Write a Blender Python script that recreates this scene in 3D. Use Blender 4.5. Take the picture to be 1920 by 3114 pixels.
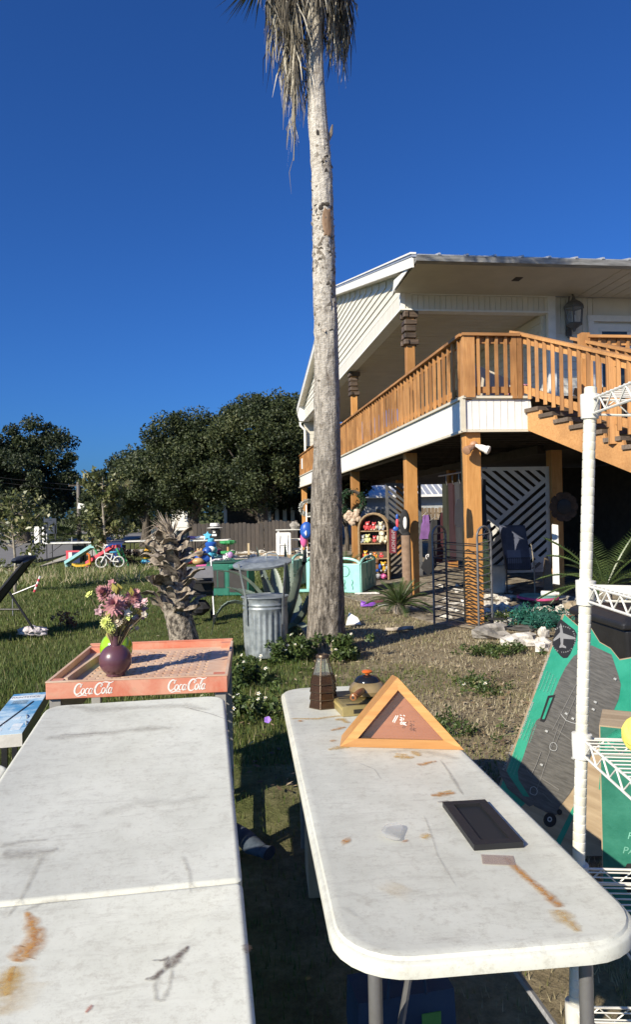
import bpy, bmesh, math, random
import numpy as np
from mathutils import Vector, Matrix, Euler, noise
for o in list(bpy.data.objects): bpy.data.objects.remove(o)
random.seed(7); rng = np.random.default_rng(7)
SC = bpy.context.scene; C = SC.collection
R = math.radians
# ------------------------------------------------------------------ camera
FPX, EYE, ROLL = 2160.0, 1.65, 0.021           # focal length in photo pixels (1920 wide), eye height, roll
cr, sr = math.cos(ROLL), math.sin(ROLL)
cam_d = bpy.data.cameras.new('camera'); cam = bpy.data.objects.new('camera', cam_d); C.objects.link(cam)
cam_d.sensor_fit = 'HORIZONTAL'; cam_d.sensor_width = 36; cam_d.lens = 36*FPX/1920
cam_d.clip_start = .05; cam_d.clip_end = 2000
cam.matrix_world = Matrix(((cr, sr, 0, 0), (0, 0, -1, 0), (-sr, cr, 0, EYE), (0, 0, 0, 1)))
SC.camera = cam
# ------------------------------------------------------------------ sky and sun
SUN_EL = R(30.5); SUN_AZ = R(221.5)               # azimuth clockwise from +Y: behind the camera, to the left
w = bpy.data.worlds.new('World'); SC.world = w; w.use_nodes = True
nt = w.node_tree; nt.nodes.clear()
sk = nt.nodes.new('ShaderNodeTexSky'); sk.sky_type = 'NISHITA'; sk.sun_disc = False
sk.sun_elevation = SUN_EL; sk.sun_rotation = SUN_AZ
sk.altitude = 0; sk.air_density = 1.0; sk.dust_density = 1.3; sk.ozone_density = 4.0
hs = nt.nodes.new('ShaderNodeMix'); hs.data_type = 'RGBA'; hs.blend_type = 'MULTIPLY'; hs.inputs[0].default_value = 1; hs.inputs[7].default_value = (.215,.51,1,1)
bg = nt.nodes.new('ShaderNodeBackground'); bg.inputs[1].default_value = .085
wo = nt.nodes.new('ShaderNodeOutputWorld')
nt.links.new(sk.outputs[0], hs.inputs[6]); nt.links.new(hs.outputs[2], bg.inputs[0]); nt.links.new(bg.outputs[0], wo.inputs[0])
sd = bpy.data.lights.new('sun', 'SUN'); sd.energy = 5.0; sd.angle = R(.5); sd.color = (1, .905, .735)
sun = bpy.data.objects.new('sun', sd); C.objects.link(sun)
sdir = Vector((math.sin(SUN_AZ)*math.cos(SUN_EL), math.cos(SUN_AZ)*math.cos(SUN_EL), math.sin(SUN_EL)))
sun.rotation_euler = sdir.to_track_quat('Z', 'Y').to_euler(); sun.location = (-20, -20, 20)
SC.view_settings.view_transform = 'Standard'; SC.view_settings.look = 'None'
SC.view_settings.exposure = 0.54; SC.view_settings.gamma = 1
# ------------------------------------------------------------------ measuring helpers
def ray(u, v):
    a = (u-960)/FPX; b = (1557-v)/FPX
    return Vector((a*cr+b*sr, 1, -a*sr+b*cr))
def at(u, v, d): return Vector((0, 0, EYE))+ray(u, v)*d
def onz(u, v, z):
    q = ray(u, v); return at(u, v, (z-EYE)/q.z)
def G(u, v): return onz(u, v, 0)
# ------------------------------------------------------------------ mesh helpers
class MB:
    def __init__(s): s.v = []; s.f = []; s.mi = []; s.m = 0
    def add(s, vs, fs, M=None):
        o = len(s.v)
        s.v += [tuple(M @ Vector(p)) if M else tuple(p) for p in vs]
        s.f += [tuple(i+o for i in q) for q in fs]; s.mi += [s.m]*len(fs); return s
    def box(s, c, d, M=None):
        x, y, z = c; a, b, e = d[0]/2, d[1]/2, d[2]/2
        vs = [(x+i*a, y+j*b, z+k*e) for k in (-1, 1) for j in (-1, 1) for i in (-1, 1)]
        return s.add(vs, [(0,2,3,1),(4,5,7,6),(0,1,5,4),(2,6,7,3),(0,4,6,2),(1,3,7,5)], M)
    def bar(s, p, q, w, h, up=(0,0,1)):
        p, q = Vector(p), Vector(q); t = (q-p).normalized(); up = Vector(up)
        if abs(t.dot(up)) > .98: up = Vector((0,1,0))
        a = t.cross(up).normalized(); b = a.cross(t).normalized()
        vs = [e+a*(i*w/2)+b*(k*h/2) for e in (p, q) for k in (-1, 1) for i in (-1, 1)]
        return s.add(vs, [(0,2,3,1),(4,5,7,6),(0,1,5,4),(2,6,7,3),(0,4,6,2),(1,3,7,5)])
    def tube(s, pts, rad, n=8, cap=True, flat=1.0):
        pts = [Vector(p) for p in pts]
        if not hasattr(rad, '__len__'): rad = [rad]*len(pts)
        t0 = (pts[1]-pts[0]).normalized(); a = t0.cross(Vector((0,0,1)))
        if a.length < .05: a = t0.cross(Vector((0,1,0)))
        a.normalize(); vs = []; m = len(pts)
        for i, p in enumerate(pts):
            t = (pts[min(i+1, m-1)]-pts[max(i-1, 0)]).normalized()
            a = (a-t*a.dot(t)).normalized(); b = t.cross(a)
            for k in range(n):
                g = 2*math.pi*k/n; vs.append(p+(a*math.cos(g)+b*math.sin(g)*flat)*rad[i])
        fs = [(i*n+k, i*n+(k+1) % n, (i+1)*n+(k+1) % n, (i+1)*n+k) for i in range(m-1) for k in range(n)]
        if cap: fs += [tuple(range(n-1, -1, -1)), tuple((m-1)*n+k for k in range(n))]
        return s.add(vs, fs)
    def lathe(s, prof, n=24, M=None):
        vs = [(r*math.cos(2*math.pi*k/n), r*math.sin(2*math.pi*k/n), z) for r, z in prof for k in range(n)]
        m = len(prof)
        fs = [(i*n+k, i*n+(k+1) % n, (i+1)*n+(k+1) % n, (i+1)*n+k) for i in range(m-1) for k in range(n)]
        fs += [tuple(range(n-1, -1, -1)), tuple((m-1)*n+k for k in range(n))]
        return s.add(vs, fs, M)
    def prism(s, out, z0, z1, M=None):
        n = len(out)
        vs = [(x, y, z0) for x, y in out]+[(x, y, z1) for x, y in out]
        fs = [tuple(range(n-1, -1, -1)), tuple(range(n, 2*n))]+[(i, (i+1) % n, n+(i+1) % n, n+i) for i in range(n)]
        return s.add(vs, fs, M)
    def rings(s, rs, M=None, cap=True):
        n = len(rs[0]); m = len(rs); vs = [p for r in rs for p in r]
        fs = [(i*n+k, i*n+(k+1) % n, (i+1)*n+(k+1) % n, (i+1)*n+k) for i in range(m-1) for k in range(n)]
        if cap: fs += [tuple(range(n-1, -1, -1)), tuple((m-1)*n+k for k in range(n))]
        return s.add(vs, fs, M)
    def blob(s, c, r, n=10, m=6, j=0.0, M=None, sc=3.0):
        c = Vector(c)
        if not hasattr(r, '__len__'): r = (r, r, r)
        vs = []
        for i in range(m+1):
            th = math.pi*i/m
            for k in range(n):
                g = 2*math.pi*k/n; d = Vector((math.sin(th)*math.cos(g), math.sin(th)*math.sin(g), math.cos(th)))
                q = 1+(j*noise.noise(d*sc+c*7) if j else 0)
                vs.append(c+Vector((d.x*r[0], d.y*r[1], d.z*r[2]))*q)
        fs = [(i*n+k, (i+1)*n+k, (i+1)*n+(k+1) % n, i*n+(k+1) % n) for i in range(m) for k in range(n)]
        return s.add(vs, fs, M)
    def quad(s, *p): return s.add(p, [tuple(range(len(p)))])
    def build(s, name, mat, parent=None, smooth=False, M=None, bevel=0, tint=None):
        me = bpy.data.meshes.new(name); me.from_pydata([tuple(p) for p in s.v], [], s.f)
        ms = mat if isinstance(mat, (list, tuple)) else [mat]
        for m in ms: me.materials.append(m)
        if len(ms) > 1: me.polygons.foreach_set('material_index', s.mi)
        if smooth:
            me.polygons.foreach_set('use_smooth', [True]*len(me.polygons)); me.set_sharp_from_angle(angle=R(38))
        me.update(); o = bpy.data.objects.new(name, me); C.objects.link(o)
        if parent: o.parent = parent
        if M: o.matrix_local = M
        if name in ('stems','leaf_sprays','withered_fronds','spokes','shelf_wires','broken_stalk','wire_basket','front_basket','ribbon'): o['kind'] = 'stuff'
        if bevel:
            b = o.modifiers.new('bevel', 'BEVEL'); b.width = bevel; b.segments = 2; b.limit_method = 'ANGLE'
        return o
def np_mesh(name, V, F, mat, parent=None, tint=None):
    me = bpy.data.meshes.new(name); n = len(V); m, k = F.shape
    me.vertices.add(n); me.vertices.foreach_set('co', np.ascontiguousarray(V, np.float32).ravel())
    me.loops.add(m*k); me.loops.foreach_set('vertex_index', np.ascontiguousarray(F, np.int32).ravel())
    me.polygons.add(m); me.polygons.foreach_set('loop_start', np.arange(0, m*k, k, dtype=np.int32))
    me.materials.append(mat); me.update(calc_edges=True)
    if tint is not None:
        at_ = me.attributes.new('tint', 'FLOAT', 'POINT'); at_.data.foreach_set('value', np.ascontiguousarray(tint, np.float32))
    o = bpy.data.objects.new(name, me); C.objects.link(o)
    if parent: o.parent = parent
    return o
def tag(o, label, cat, group=None, kind=None):
    if label: o['label'] = label
    if cat: o['category'] = cat
    if group: o['group'] = group
    if kind: o['kind'] = kind
    return o
def thing(name, label, cat, loc=(0,0,0), rz=0, group=None, M=None):
    o = bpy.data.objects.new(name, None); C.objects.link(o); o.empty_display_size = .1
    if M: o.matrix_world = M
    else: o.location = loc; o.rotation_euler = (0,0,rz)
    return tag(o, label, cat, group)
def struct(o): o['kind'] = 'structure'; return o
def clone(o, parent, M):
    c = o.copy(); C.objects.link(c); c.parent = parent; c.matrix_local = M; return c
def F3(o, x, y=None, z=None):          # matrix from an origin and axes
    return Matrix(((x[0], y[0], z[0], o[0]), (x[1], y[1], z[1], o[1]), (x[2], y[2], z[2], o[2]), (0,0,0,1)))
def T(x, y, z): return Matrix.Translation((x, y, z))
def RX(a): return Matrix.Rotation(a, 4, 'X')
def RY(a): return Matrix.Rotation(a, 4, 'Y')
def RZ(a): return Matrix.Rotation(a, 4, 'Z')
# ------------------------------------------------------------------ materials
def newmat(name):
    m = bpy.data.materials.new(name); m.use_nodes = True; n = m.node_tree.nodes
    return m, n, m.node_tree.links, n['Principled BSDF']
def coords(n, l, stretch=(1,1,1), rand=True, kind='Object'):
    tc = n.new('ShaderNodeTexCoord'); mp = n.new('ShaderNodeMapping'); mp.inputs['Scale'].default_value = stretch
    l.new(tc.outputs[kind], mp.inputs[0])
    if rand:
        oi = n.new('ShaderNodeObjectInfo'); vm = n.new('ShaderNodeVectorMath'); vm.operation = 'SCALE'
        vm.inputs[0].default_value = (13, 7, 11); l.new(oi.outputs['Random'], vm.inputs['Scale']); l.new(vm.outputs[0], mp.inputs['Location'])
    return mp.outputs[0]
def ramp(n, l, fac, stops):
    r = n.new('ShaderNodeValToRGB'); e = r.color_ramp.elements
    while len(e) < len(stops): e.new(.5)
    for q, (p, c) in zip(e, stops): q.position = p; q.color = (*c, 1) if len(c) == 3 else c
    l.new(fac, r.inputs[0]); return r.outputs[0]
def nz(n, l, vec, scale, detail=5, rough=.6, dist=0):
    t = n.new('ShaderNodeTexNoise'); t.inputs['Scale'].default_value = scale; t.inputs['Detail'].default_value = detail
    t.inputs['Roughness'].default_value = rough; t.inputs['Distortion'].default_value = dist; l.new(vec, t.inputs['Vector']); return t.outputs[0]
def mix(n, l, fac, a, b, mode='MIX'):
    m = n.new('ShaderNodeMix'); m.data_type = 'RGBA'; m.blend_type = mode
    for s, x in ((0, fac), (6, a), (7, b)):
        if isinstance(x, (int, float)): m.inputs[s].default_value = x
        elif isinstance(x, (tuple, list)): m.inputs[s].default_value = (*x, 1)
        else: l.new(x, m.inputs[s])
    return m.outputs[2]
def bump(n, l, p, h, st, dist=.01):
    b = n.new('ShaderNodeBump'); b.inputs['Strength'].default_value = st; b.inputs['Distance'].default_value = dist
    l.new(h, b.inputs['Height']); l.new(b.outputs[0], p.inputs['Normal'])
def mat(name, c, c2=None, scale=6, rough=.6, bmp=.15, bs=40, metal=0, stretch=(1,1,1), bd=.01, var=.14, coat=0, trans=0, lo=.35, hi=.65):
    m, n, l, p = newmat(name)
    v = coords(n, l, stretch)
    if c2 is None: c, c2 = tuple(x*(1-var) for x in c), tuple(min(1, x*(1+var)) for x in c)
    l.new(ramp(n, l, nz(n, l, v, scale), [(lo, c), (hi, c2)]), p.inputs['Base Color'])
    p.inputs['Roughness'].default_value = rough; p.inputs['Metallic'].default_value = metal
    p.inputs['Coat Weight'].default_value = coat; p.inputs['Transmission Weight'].default_value = trans
    if bmp: bump(n, l, p, nz(n, l, v, bs, 4), bmp, bd)
    return m
def wood(name, c, c2, ax=2, scale=3.0, rough=.6, grain=14, dark=.55):
    m, n, l, p = newmat(name); st = [grain, grain, grain]; st[ax] = 1.0
    v = coords(n, l, st); a = nz(n, l, v, scale, 6, .65, .6)
    v2 = coords(n, l, (1,1,1)); b = nz(n, l, v2, 1.3, 3)
    k = ramp(n, l, a, [(.3, c), (.7, c2)])
    k = mix(n, l, ramp(n, l, b, [(.45, (0,0,0)), (.8, (1,1,1))]), k, tuple(x*dark for x in c))
    oi = n.new('ShaderNodeObjectInfo'); k = mix(n, l, 1.0, k, ramp(n, l, oi.outputs['Random'], [(0,(.66,.62,.58)),(.5,(1,1,1)),(1,(1.22,1.20,1.16))]), 'MULTIPLY')
    kn = nz(n, l, coords(n, l, tuple(4 if i != ax else 1.6 for i in range(3))), 4.5, 2); k = mix(n, l, ramp(n, l, kn, [(.70,(0,0,0)),(.78,(.6,.6,.6))]), k, tuple(x*.32 for x in c))
    l.new(k, p.inputs['Base Color']); p.inputs['Roughness'].default_value = rough
    bump(n, l, p, a, .25, .004); return m
def leafmat(name, stops, rough=.5, transl=.25):
    m, n, l, p = newmat(name)
    a = n.new('ShaderNodeAttribute'); a.attribute_name = 'tint'
    k = ramp(n, l, a.outputs['Fac'], stops); l.new(k, p.inputs['Base Color']); p.inputs['Roughness'].default_value = rough
    t = n.new('ShaderNodeBsdfTranslucent'); l.new(k, t.inputs[0]); x = n.new('ShaderNodeMixShader'); x.inputs[0].default_value = transl
    l.new(p.outputs[0], x.inputs[1]); l.new(t.outputs[0], x.inputs[2]); l.new(x.outputs[0], n['Material Output'].inputs[0]); return m
def glass(name, c, rough=.05, alpha=.35):
    m, n, l, p = newmat(name); p.inputs['Base Color'].default_value = (*c, 1); p.inputs['Roughness'].default_value = rough
    t = n.new('ShaderNodeBsdfTransparent'); t.inputs[0].default_value = (*[min(1, x*1.6+.12) for x in c], 1)
    x = n.new('ShaderNodeMixShader'); x.inputs[0].default_value = alpha
    l.new(t.outputs[0], x.inputs[1]); l.new(p.outputs[0], x.inputs[2]); l.new(x.outputs[0], n['Material Output'].inputs[0]); return m
def decal(name, c, c2):
    m, n, l, p = newmat(name); v = coords(n, l)
    q = nz(n, l, v, 45, 6, .7); l.new(ramp(n, l, q, [(.35, c), (.65, c2)]), p.inputs['Base Color']); p.inputs['Roughness'].default_value = .8
    a = n.new('ShaderNodeAttribute'); a.attribute_name = 'tint'
    mt = n.new('ShaderNodeMath'); mt.operation = 'MULTIPLY'; l.new(a.outputs['Fac'], mt.inputs[0])
    l.new(ramp(n, l, nz(n, l, v, 80, 5, .7), [(.3, (.25,)*3), (.6, (1,)*3)]), mt.inputs[1])
    t = n.new('ShaderNodeBsdfTransparent'); x = n.new('ShaderNodeMixShader')
    l.new(mt.outputs[0], x.inputs[0]); l.new(t.outputs[0], x.inputs[1]); l.new(p.outputs[0], x.inputs[2]); l.new(x.outputs[0], n['Material Output'].inputs[0]); return m
cedar = wood('stained_cedar', (.36,.165,.055), (.56,.30,.115), 2)
cedar_y = wood('stained_cedar_rail', (.36,.165,.055), (.56,.30,.115), 1)
cedar_x = wood('stained_cedar_stair', (.42,.20,.07), (.60,.33,.13), 0)
pillarwood = wood('pillar_wood', (.43,.20,.055), (.58,.30,.10), 2, grain=9, dark=.8)
greywood = wood('weathered_wood', (.10,.075,.055), (.22,.17,.13), 0, dark=.5)
bracketwood = wood('carved_bracket_wood', (.028,.020,.015), (.17,.12,.085), 0, dark=.35)
vinyl = mat('white_vinyl', (.80,.79,.75), var=.05, rough=.45, bmp=.05)
cream = mat('cream_siding', (.70,.67,.59), var=.05, scale=2, rough=.5, bmp=.05)
soffit = mat('soffit_panel', (.60,.555,.46), var=.06, scale=2, rough=.6, bmp=.05)
trim = mat('tan_trim', (.62,.57,.46), var=.05, rough=.5, bmp=.05)
whitepaint = mat('white_paint', (.78,.77,.73), var=.05, rough=.5, bmp=.05)
dirtywhite = mat('dirty_white', (.5,.5,.46), (.78,.77,.72), scale=9, rough=.6)
greymetal = mat('grey_metal', (.30,.30,.30), var=.25, scale=5, rough=.42, metal=.7)
gutterm = mat('weathered_gutter', (.20,.20,.195), (.42,.42,.41), scale=3, rough=.5, metal=.3, stretch=(1,6,6))
roofmetal = mat('roof_metal', (.55,.57,.58), var=.1, rough=.35, metal=.5)
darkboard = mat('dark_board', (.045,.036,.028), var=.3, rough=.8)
blackplastic = mat('black_plastic', (.018,.018,.019), var=.2, rough=.45)
blackfabric = mat('black_fabric', (.02,.02,.022), var=.2, rough=.9, bs=120)
blackmetal = mat('black_metal', (.03,.03,.03), var=.2, rough=.45, metal=.4)
# ------------------------------------------------------------------ house frame (used by the ground too)
HO = Vector((2.136, 10.138, 0)); HA = R(7.5)
HB = Vector((math.cos(HA), math.sin(HA), 0)); HAx = Vector((-math.sin(HA), math.cos(HA), 0))
def H(x, y, z=0): return HO+HB*x+HAx*y+Vector((0,0,z))
# ------------------------------------------------------------------ ground
def ground_mat():
    m, n, l, p = newmat('lawn_soil'); v = coords(n, l, rand=False)
    sp = n.new('ShaderNodeSeparateXYZ'); l.new(v, sp.inputs[0])
    big = nz(n, l, v, .55, 5, .6); fine = nz(n, l, v, 22, 6, .75); mid = nz(n, l, v, 3.5, 5, .65)
    def math_(op, a, b):
        k = n.new('ShaderNodeMath'); k.operation = op
        for i, x in enumerate((a, b)):
            if isinstance(x, (int, float)): k.inputs[i].default_value = x
            else: l.new(x, k.inputs[i])
        return k.outputs[0]
    dry = math_('MULTIPLY', math_('ADD', math_('ADD', sp.outputs[0], math_('MULTIPLY', big, 3.0)), -.75), .7)
    dry = math_('MINIMUM', math_('MAXIMUM', dry, 0.12), .9)
    green = ramp(n, l, mix(n, l, .5, fine, mid), [(.3, (.032,.048,.012)), (.55, (.095,.118,.030)), (.72, (.20,.185,.075))])
    straw = ramp(n, l, mix(n, l, .45, fine, mid), [(.3, (.095,.075,.048)), (.5, (.255,.205,.135)), (.7, (.43,.365,.255))])
    l.new(mix(n, l, dry, green, straw), p.inputs['Base Color']); p.inputs['Roughness'].default_value = .95
    p.inputs['Specular IOR Level'].default_value = .1
    bump(n, l, p, fine, .8, .03); return m
gm = MB()
xs = [-900,-300,-120,-60,-40]+list(np.arange(-30, 31, 1.5))+[40,60,120,300,900]
ys = [-60,-10]+list(np.arange(-4, 46, 1.5))+[60,90,150,300,900]
for y in ys:
    for x in xs:
        q = .035*noise.noise(Vector((x*.35, y*.35, 2))) if 5 < y < 34 and -26 < x < 1.0-(y-8)*.1 else 0
        gm.v.append((x, y, q-.02))
nx = len(xs)
gm.f = [(j*nx+i, j*nx+i+1, (j+1)*nx+i+1, (j+1)*nx+i) for j in range(len(ys)-1) for i in range(nx-1)]; gm.mi = [0]*len(gm.f)
ground = struct(gm.build('ground', ground_mat(), smooth=True))
def sheet(name, pts, m, z):
    b = MB(); b.prism([(p[0], p[1]) for p in pts], -.05, z); return struct(b.build(name, m))
asphalt = mat('asphalt', (.17,.165,.16), var=.15, scale=2, rough=.9, bs=200)
shell = mat('crushed_shell', (.30,.27,.22), (.60,.56,.47), scale=14, rough=.95, bs=60, bmp=.5, bd=.02)
def gp(*uv): return [G(u, v) for u, v in uv]
sheet('road', gp((-700,1752),(-300,1752),(60,1722),(190,1690),(300,1663),(380,1644),(470,1629),(620,1618),(620,1609),(380,1622),(260,1637),(120,1643),(-700,1650)), asphalt, .034)
sheet('road_verge', gp((120,1725),(230,1697),(340,1688),(470,1684),(560,1681),(560,1671),(455,1672),(350,1674),(250,1673),(230,1680)), shell, .04)
sheet('far_verge', gp((-100,1634),(140,1627),(280,1623),(390,1616),(560,1608),(640,1607),(640,1603),(400,1608),(280,1615),(130,1618),(-100,1622)), shell, .042)
sheet('driveway', gp((400,1607),(520,1603),(640,1601),(640,1596),(500,1597),(400,1601)), mat('brick_paving', (.30,.16,.10), (.42,.26,.17), scale=20, rough=.9), .05)
sheet('gravel_bed', gp((700,1705),(800,1712),(930,1705),(930,1676),(800,1668),(690,1672)), shell, .03)
dirt = mat('sandy_dirt', (.075,.058,.04), (.36,.31,.235), scale=7, rough=.95, bs=50, bmp=.5, bd=.02)
sheet('underhouse_ground', [H(-.35,.2),H(.5,-.7),H(1.6,-1.0),H(6,-.9),H(12,-.6),H(12,24),H(-.3,24),H(-.5,9),H(-1.2,4.5),H(-.8,2.2)], dirt, -.012)
# ------------------------------------------------------------------ grass
grassm = leafmat('grass_blades', [(0,(.026,.055,.010)),(.3,(.078,.125,.022)),(.55,(.155,.175,.045)),(.75,(.27,.235,.12)),(1,(.46,.40,.27))], .6, .25)
def lawn(N):
    d = np.exp(rng.uniform(math.log(2.0), math.log(34), N)); x = rng.uniform(-.66, .66, N)*d+rng.uniform(-.5, .5, N)
    lx = (x-HO.x)*HB.x+(d-HO.y)*HB.y; ly = (x-HO.x)*HAx.x+(d-HO.y)*HAx.y
    keep = ~((lx > -.5) & (ly > -.4)) & ~((x < -6) & (d > 25+(x+14)*.25))
    dz_ = np.array([noise.noise(Vector((a*.9, b*.9, 21))) for a, b in zip(x, d)]); keep &= ~((x > .2) & (d < 15) & (rng.random(N) < .55+.9*dz_));
    keep &= ~((x > -3) & (d > 25.5)); keep &= ~((x > -1.45) & (x < 1.0) & (d < 4.7) & (rng.random(N) < .93))
    x, d = x[keep], d[keep]; n = len(x)
    pn = np.array([noise.noise(Vector((a*.8, b*.8, 3))) for a, b in zip(x, d)])
    pn2 = np.array([noise.noise(Vector((a*.25, b*.25, 9))) for a, b in zip(x, d)])
    dry = np.clip((x+.15+pn*1.6)*.6, 0, 1)*np.clip((16-d)/4, 0, 1)
    tint = np.clip(.31+.20*pn+.20*pn2+rng.normal(0, .17, n)+dry*.62, 0, 1)
    hgt = (.015+.019*rng.random(n)+.016*np.clip(pn, 0, 1))*(1-.5*dry)*np.clip(.8+d*.02, .9, 1.25); bare = (np.abs(x) < 1.5) & (d < 5.2); hgt[bare] *= .6
    tall = rng.random(n) < .015; hgt[tall & (x < 0)] *= 2.6; tint[tall & (x < 0)] += .25
    wd = .0022+.00050*d
    g = rng.uniform(0, 2*math.pi, n); ln = rng.uniform(.2, 1.1, n)*(1+1.6*dry)
    g2 = rng.uniform(0, 2*math.pi, n)
    V = np.zeros((n, 3, 3)); z0 = -.035
    V[:, 0] = np.c_[x-np.cos(g)*wd, d-np.sin(g)*wd, np.full(n, z0)]
    V[:, 1] = np.c_[x+np.cos(g)*wd, d+np.sin(g)*wd, np.full(n, z0)]
    V[:, 2] = np.c_[x+np.cos(g2)*hgt*ln, d+np.sin(g2)*hgt*ln, hgt+.005]
    o = np_mesh('lawn_grass', V.reshape(-1, 3), np.arange(n*3).reshape(n, 3), grassm, tint=np.repeat(np.clip(tint, 0, 1), 3))
    return tag(o, 'short green and straw coloured lawn grass', 'grass', kind='stuff')
lawn(330000)
# taller dry grass beside the road
def tall_grass():
    n = 1700; x = rng.uniform(-11.5, -4.5, n); y = 17.5+rng.random(n)*5+rng.normal(0, .4, n)
    x = x*(y/22); k = np.array([noise.noise(Vector((a*.7, b*.7, 1))) for a, b in zip(x, y)]) > -.05; x, y = x[k], y[k]; n = len(x)
    h = rng.uniform(.08, .30, n); g = rng.uniform(0, 6.28, n); l = rng.uniform(0, .3, n)
    V = np.zeros((n, 3, 3)); V[:, 0] = np.c_[x-.012, y, x*0-.03]; V[:, 1] = np.c_[x+.012, y, x*0-.03]
    V[:, 2] = np.c_[x+np.cos(g)*l, y+np.sin(g)*l, h]
    o = np_mesh('tall_grass', V.reshape(-1, 3), np.arange(n*3).reshape(n, 3), grassm, tint=np.repeat(rng.uniform(.25, 1, n), 3))
    tag(o, 'tall dry seed grass growing beside the road', 'grass', kind='stuff')
tall_grass()
litm = leafmat('leaf_litter', [(0,(.05,.034,.022)),(.5,(.16,.105,.06)),(.85,(.33,.25,.15)),(1,(.50,.42,.30))], .8, .1)
def litter(n):
    y = np.exp(rng.uniform(math.log(4.2), math.log(16), n)); x = rng.uniform(-.25, .5, n)*y; k = (x > -.2)|(rng.random(n) < .25); x, y = x[k], y[k]; n = len(x)
    g = rng.uniform(0, 6.28, n); s = rng.uniform(.010, .030, n); a = np.c_[np.cos(g), np.sin(g), rng.normal(0,.25,n)]*s[:,None]; b_ = np.c_[-np.sin(g), np.cos(g), rng.normal(0,.25,n)]*s[:,None]*.42; p = np.c_[x, y, rng.uniform(.0,.02,n)]
    V = np.stack([p-a, p+b_, p+a, p-b_], 1).reshape(-1, 3); o = np_mesh('leaf_litter', V, np.arange(n*4).reshape(n, 4), litm, tint=np.repeat(rng.random(n), 4)); tag(o, 'dry leaf litter scattered over the worn lawn', 'leaf litter', kind='stuff')
litter(7000)
# ------------------------------------------------------------------ trees
oakm = leafmat('oak_leaves', [(0,(.012,.022,.008)),(.45,(.034,.050,.016)),(.8,(.070,.088,.028)),(1,(.12,.13,.05))], .60, .25)
bark = mat('oak_bark', (.035,.028,.022), (.12,.10,.08), scale=10, rough=.95, bmp=.8, bs=20, bd=.03, stretch=(1,1,.3))
def leaves(name, cen, rad, per, size, m, parent, asp=.5, tb=.5, up=.0):
    K = len(cen); n = K*per; c = np.repeat(cen, per, 0); r = np.repeat(rad, per, 0)
    d = rng.normal(0, 1, (n, 3)); d /= np.linalg.norm(d, axis=1)[:, None]
    p = c+d*(r*(rng.random(n)**.45)[:, None])
    a = rng.normal(0, 1, (n, 3)); a[:, 2] -= .2; a /= np.linalg.norm(a, axis=1)[:, None]
    b = np.cross(a, rng.normal(0, 1, (n, 3))+np.array([0,0,up])); b /= np.linalg.norm(b, axis=1)[:, None]
    s = (size*rng.uniform(.6, 1.35, n))[:, None]
    V = np.stack([p-a*s, p+b*s*asp, p+a*s, p-b*s*asp], 1).reshape(-1, 3)
    t = np.clip(np.repeat(rng.normal(tb, .13, K), per)+rng.normal(0, .2, n), 0, 1)
    return np_mesh(name, V, np.arange(n*4).reshape(n, 4), m, parent, np.repeat(t, 4))
def tree(name, label, x, y, lobes, nclump, per, size, tr, group=None, leafm=None, cl=(.38,.95), tb=.45, lean=0, low=1.6):
    t = thing(name, label, 'tree', (x, y, 0), group=group)
    cen = []; rad = []
    wts = np.array([a[3]*a[4]*a[5] for a in lobes]); wts = wts/wts.sum()
    for i in range(nclump):
        L = lobes[rng.choice(len(lobes), p=wts)]
        d = rng.normal(0, 1, 3); d /= np.linalg.norm(d); q = rng.random()**.36
        cen.append((L[0]+d[0]*L[3]*q, L[1]+d[1]*L[4]*q, L[2]+d[2]*L[5]*q)); r = rng.uniform(*cl); rad.append((r, r, r*.75))
    cen = np.array(cen); rad = np.array(rad)
    leaves('crown', cen, rad, per, size, leafm or oakm, t, tb=tb)
    tk = MB(); cx = np.mean([L[0] for L in lobes]); zc = np.mean([L[2] for L in lobes])
    tk.tube([(0,0,-.1),(.05,0,.5),(cx*.2+lean,.05,low),(cx*.5+lean,0,zc)], [tr*1.35,tr,tr*.85,tr*.3], 10)
    for i in rng.choice(len(cen), min(22, len(cen)), replace=False):
        e = Vector(cen[i]); s = Vector((cx*.25+lean*.9, 0, rng.uniform(low*.75, zc*.9))); m_ = s.lerp(e, .5)+Vector((rng.normal(0,.3), rng.normal(0,.3), rng.uniform(0,.5)))
        tk.tube([s, m_, e], [tr*.42, tr*.25, tr*.06], 6)
    tk.build('trunk', bark, t, smooth=True); return t
def px(u, y): return (u-960)/FPX*y
Y = 46.
tree('oak_tree', 'dark rounded oak tree standing across the road beside the utility pole', px(70,Y), Y,
     [(0,0,4.6,3.8,3.4,3.0),(1.0,0,6.6,2.3,2.4,1.6),(-3.2,0,5.0,3.2,3,2.6),(-1.2,.5,3.0,4.6,3.4,1.8),(2.0,0,4.0,2.0,2,2.0)], 200, 330, .10, .42, tb=.25, low=1.4)
Y = 35.
tree('oak_tree', 'tall spreading oak rising above the wooden fence beside the gravel bed', px(590,Y), Y,
     [(-.2,0,4.6,2.5,2.5,1.9),(-1.2,0,5.5,1.3,1.5,1.1),(.9,0,5.3,1.6,1.6,1.2),(-.6,0,3.2,3.3,2.6,1.3)], 160, 400, .076, .3, 'oaks along the wooden fence', tb=.5, low=1.5)
Y = 33.
tree('oak_tree', 'wide oak overhanging the fence next to the raised house', px(795,Y), Y,
     [(.3,0,5.0,2.4,2.4,1.9),(1.3,0,6.3,1.4,1.4,1.0),(-.9,0,5.6,1.6,1.6,1.0),(-.6,-.3,3.4,2.4,2.2,1.3),(1.6,0,4.2,1.4,1.6,1.3)], 175, 420, .072, .28, 'oaks along the wooden fence', tb=.52, low=1.9)
Y = 38.
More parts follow.
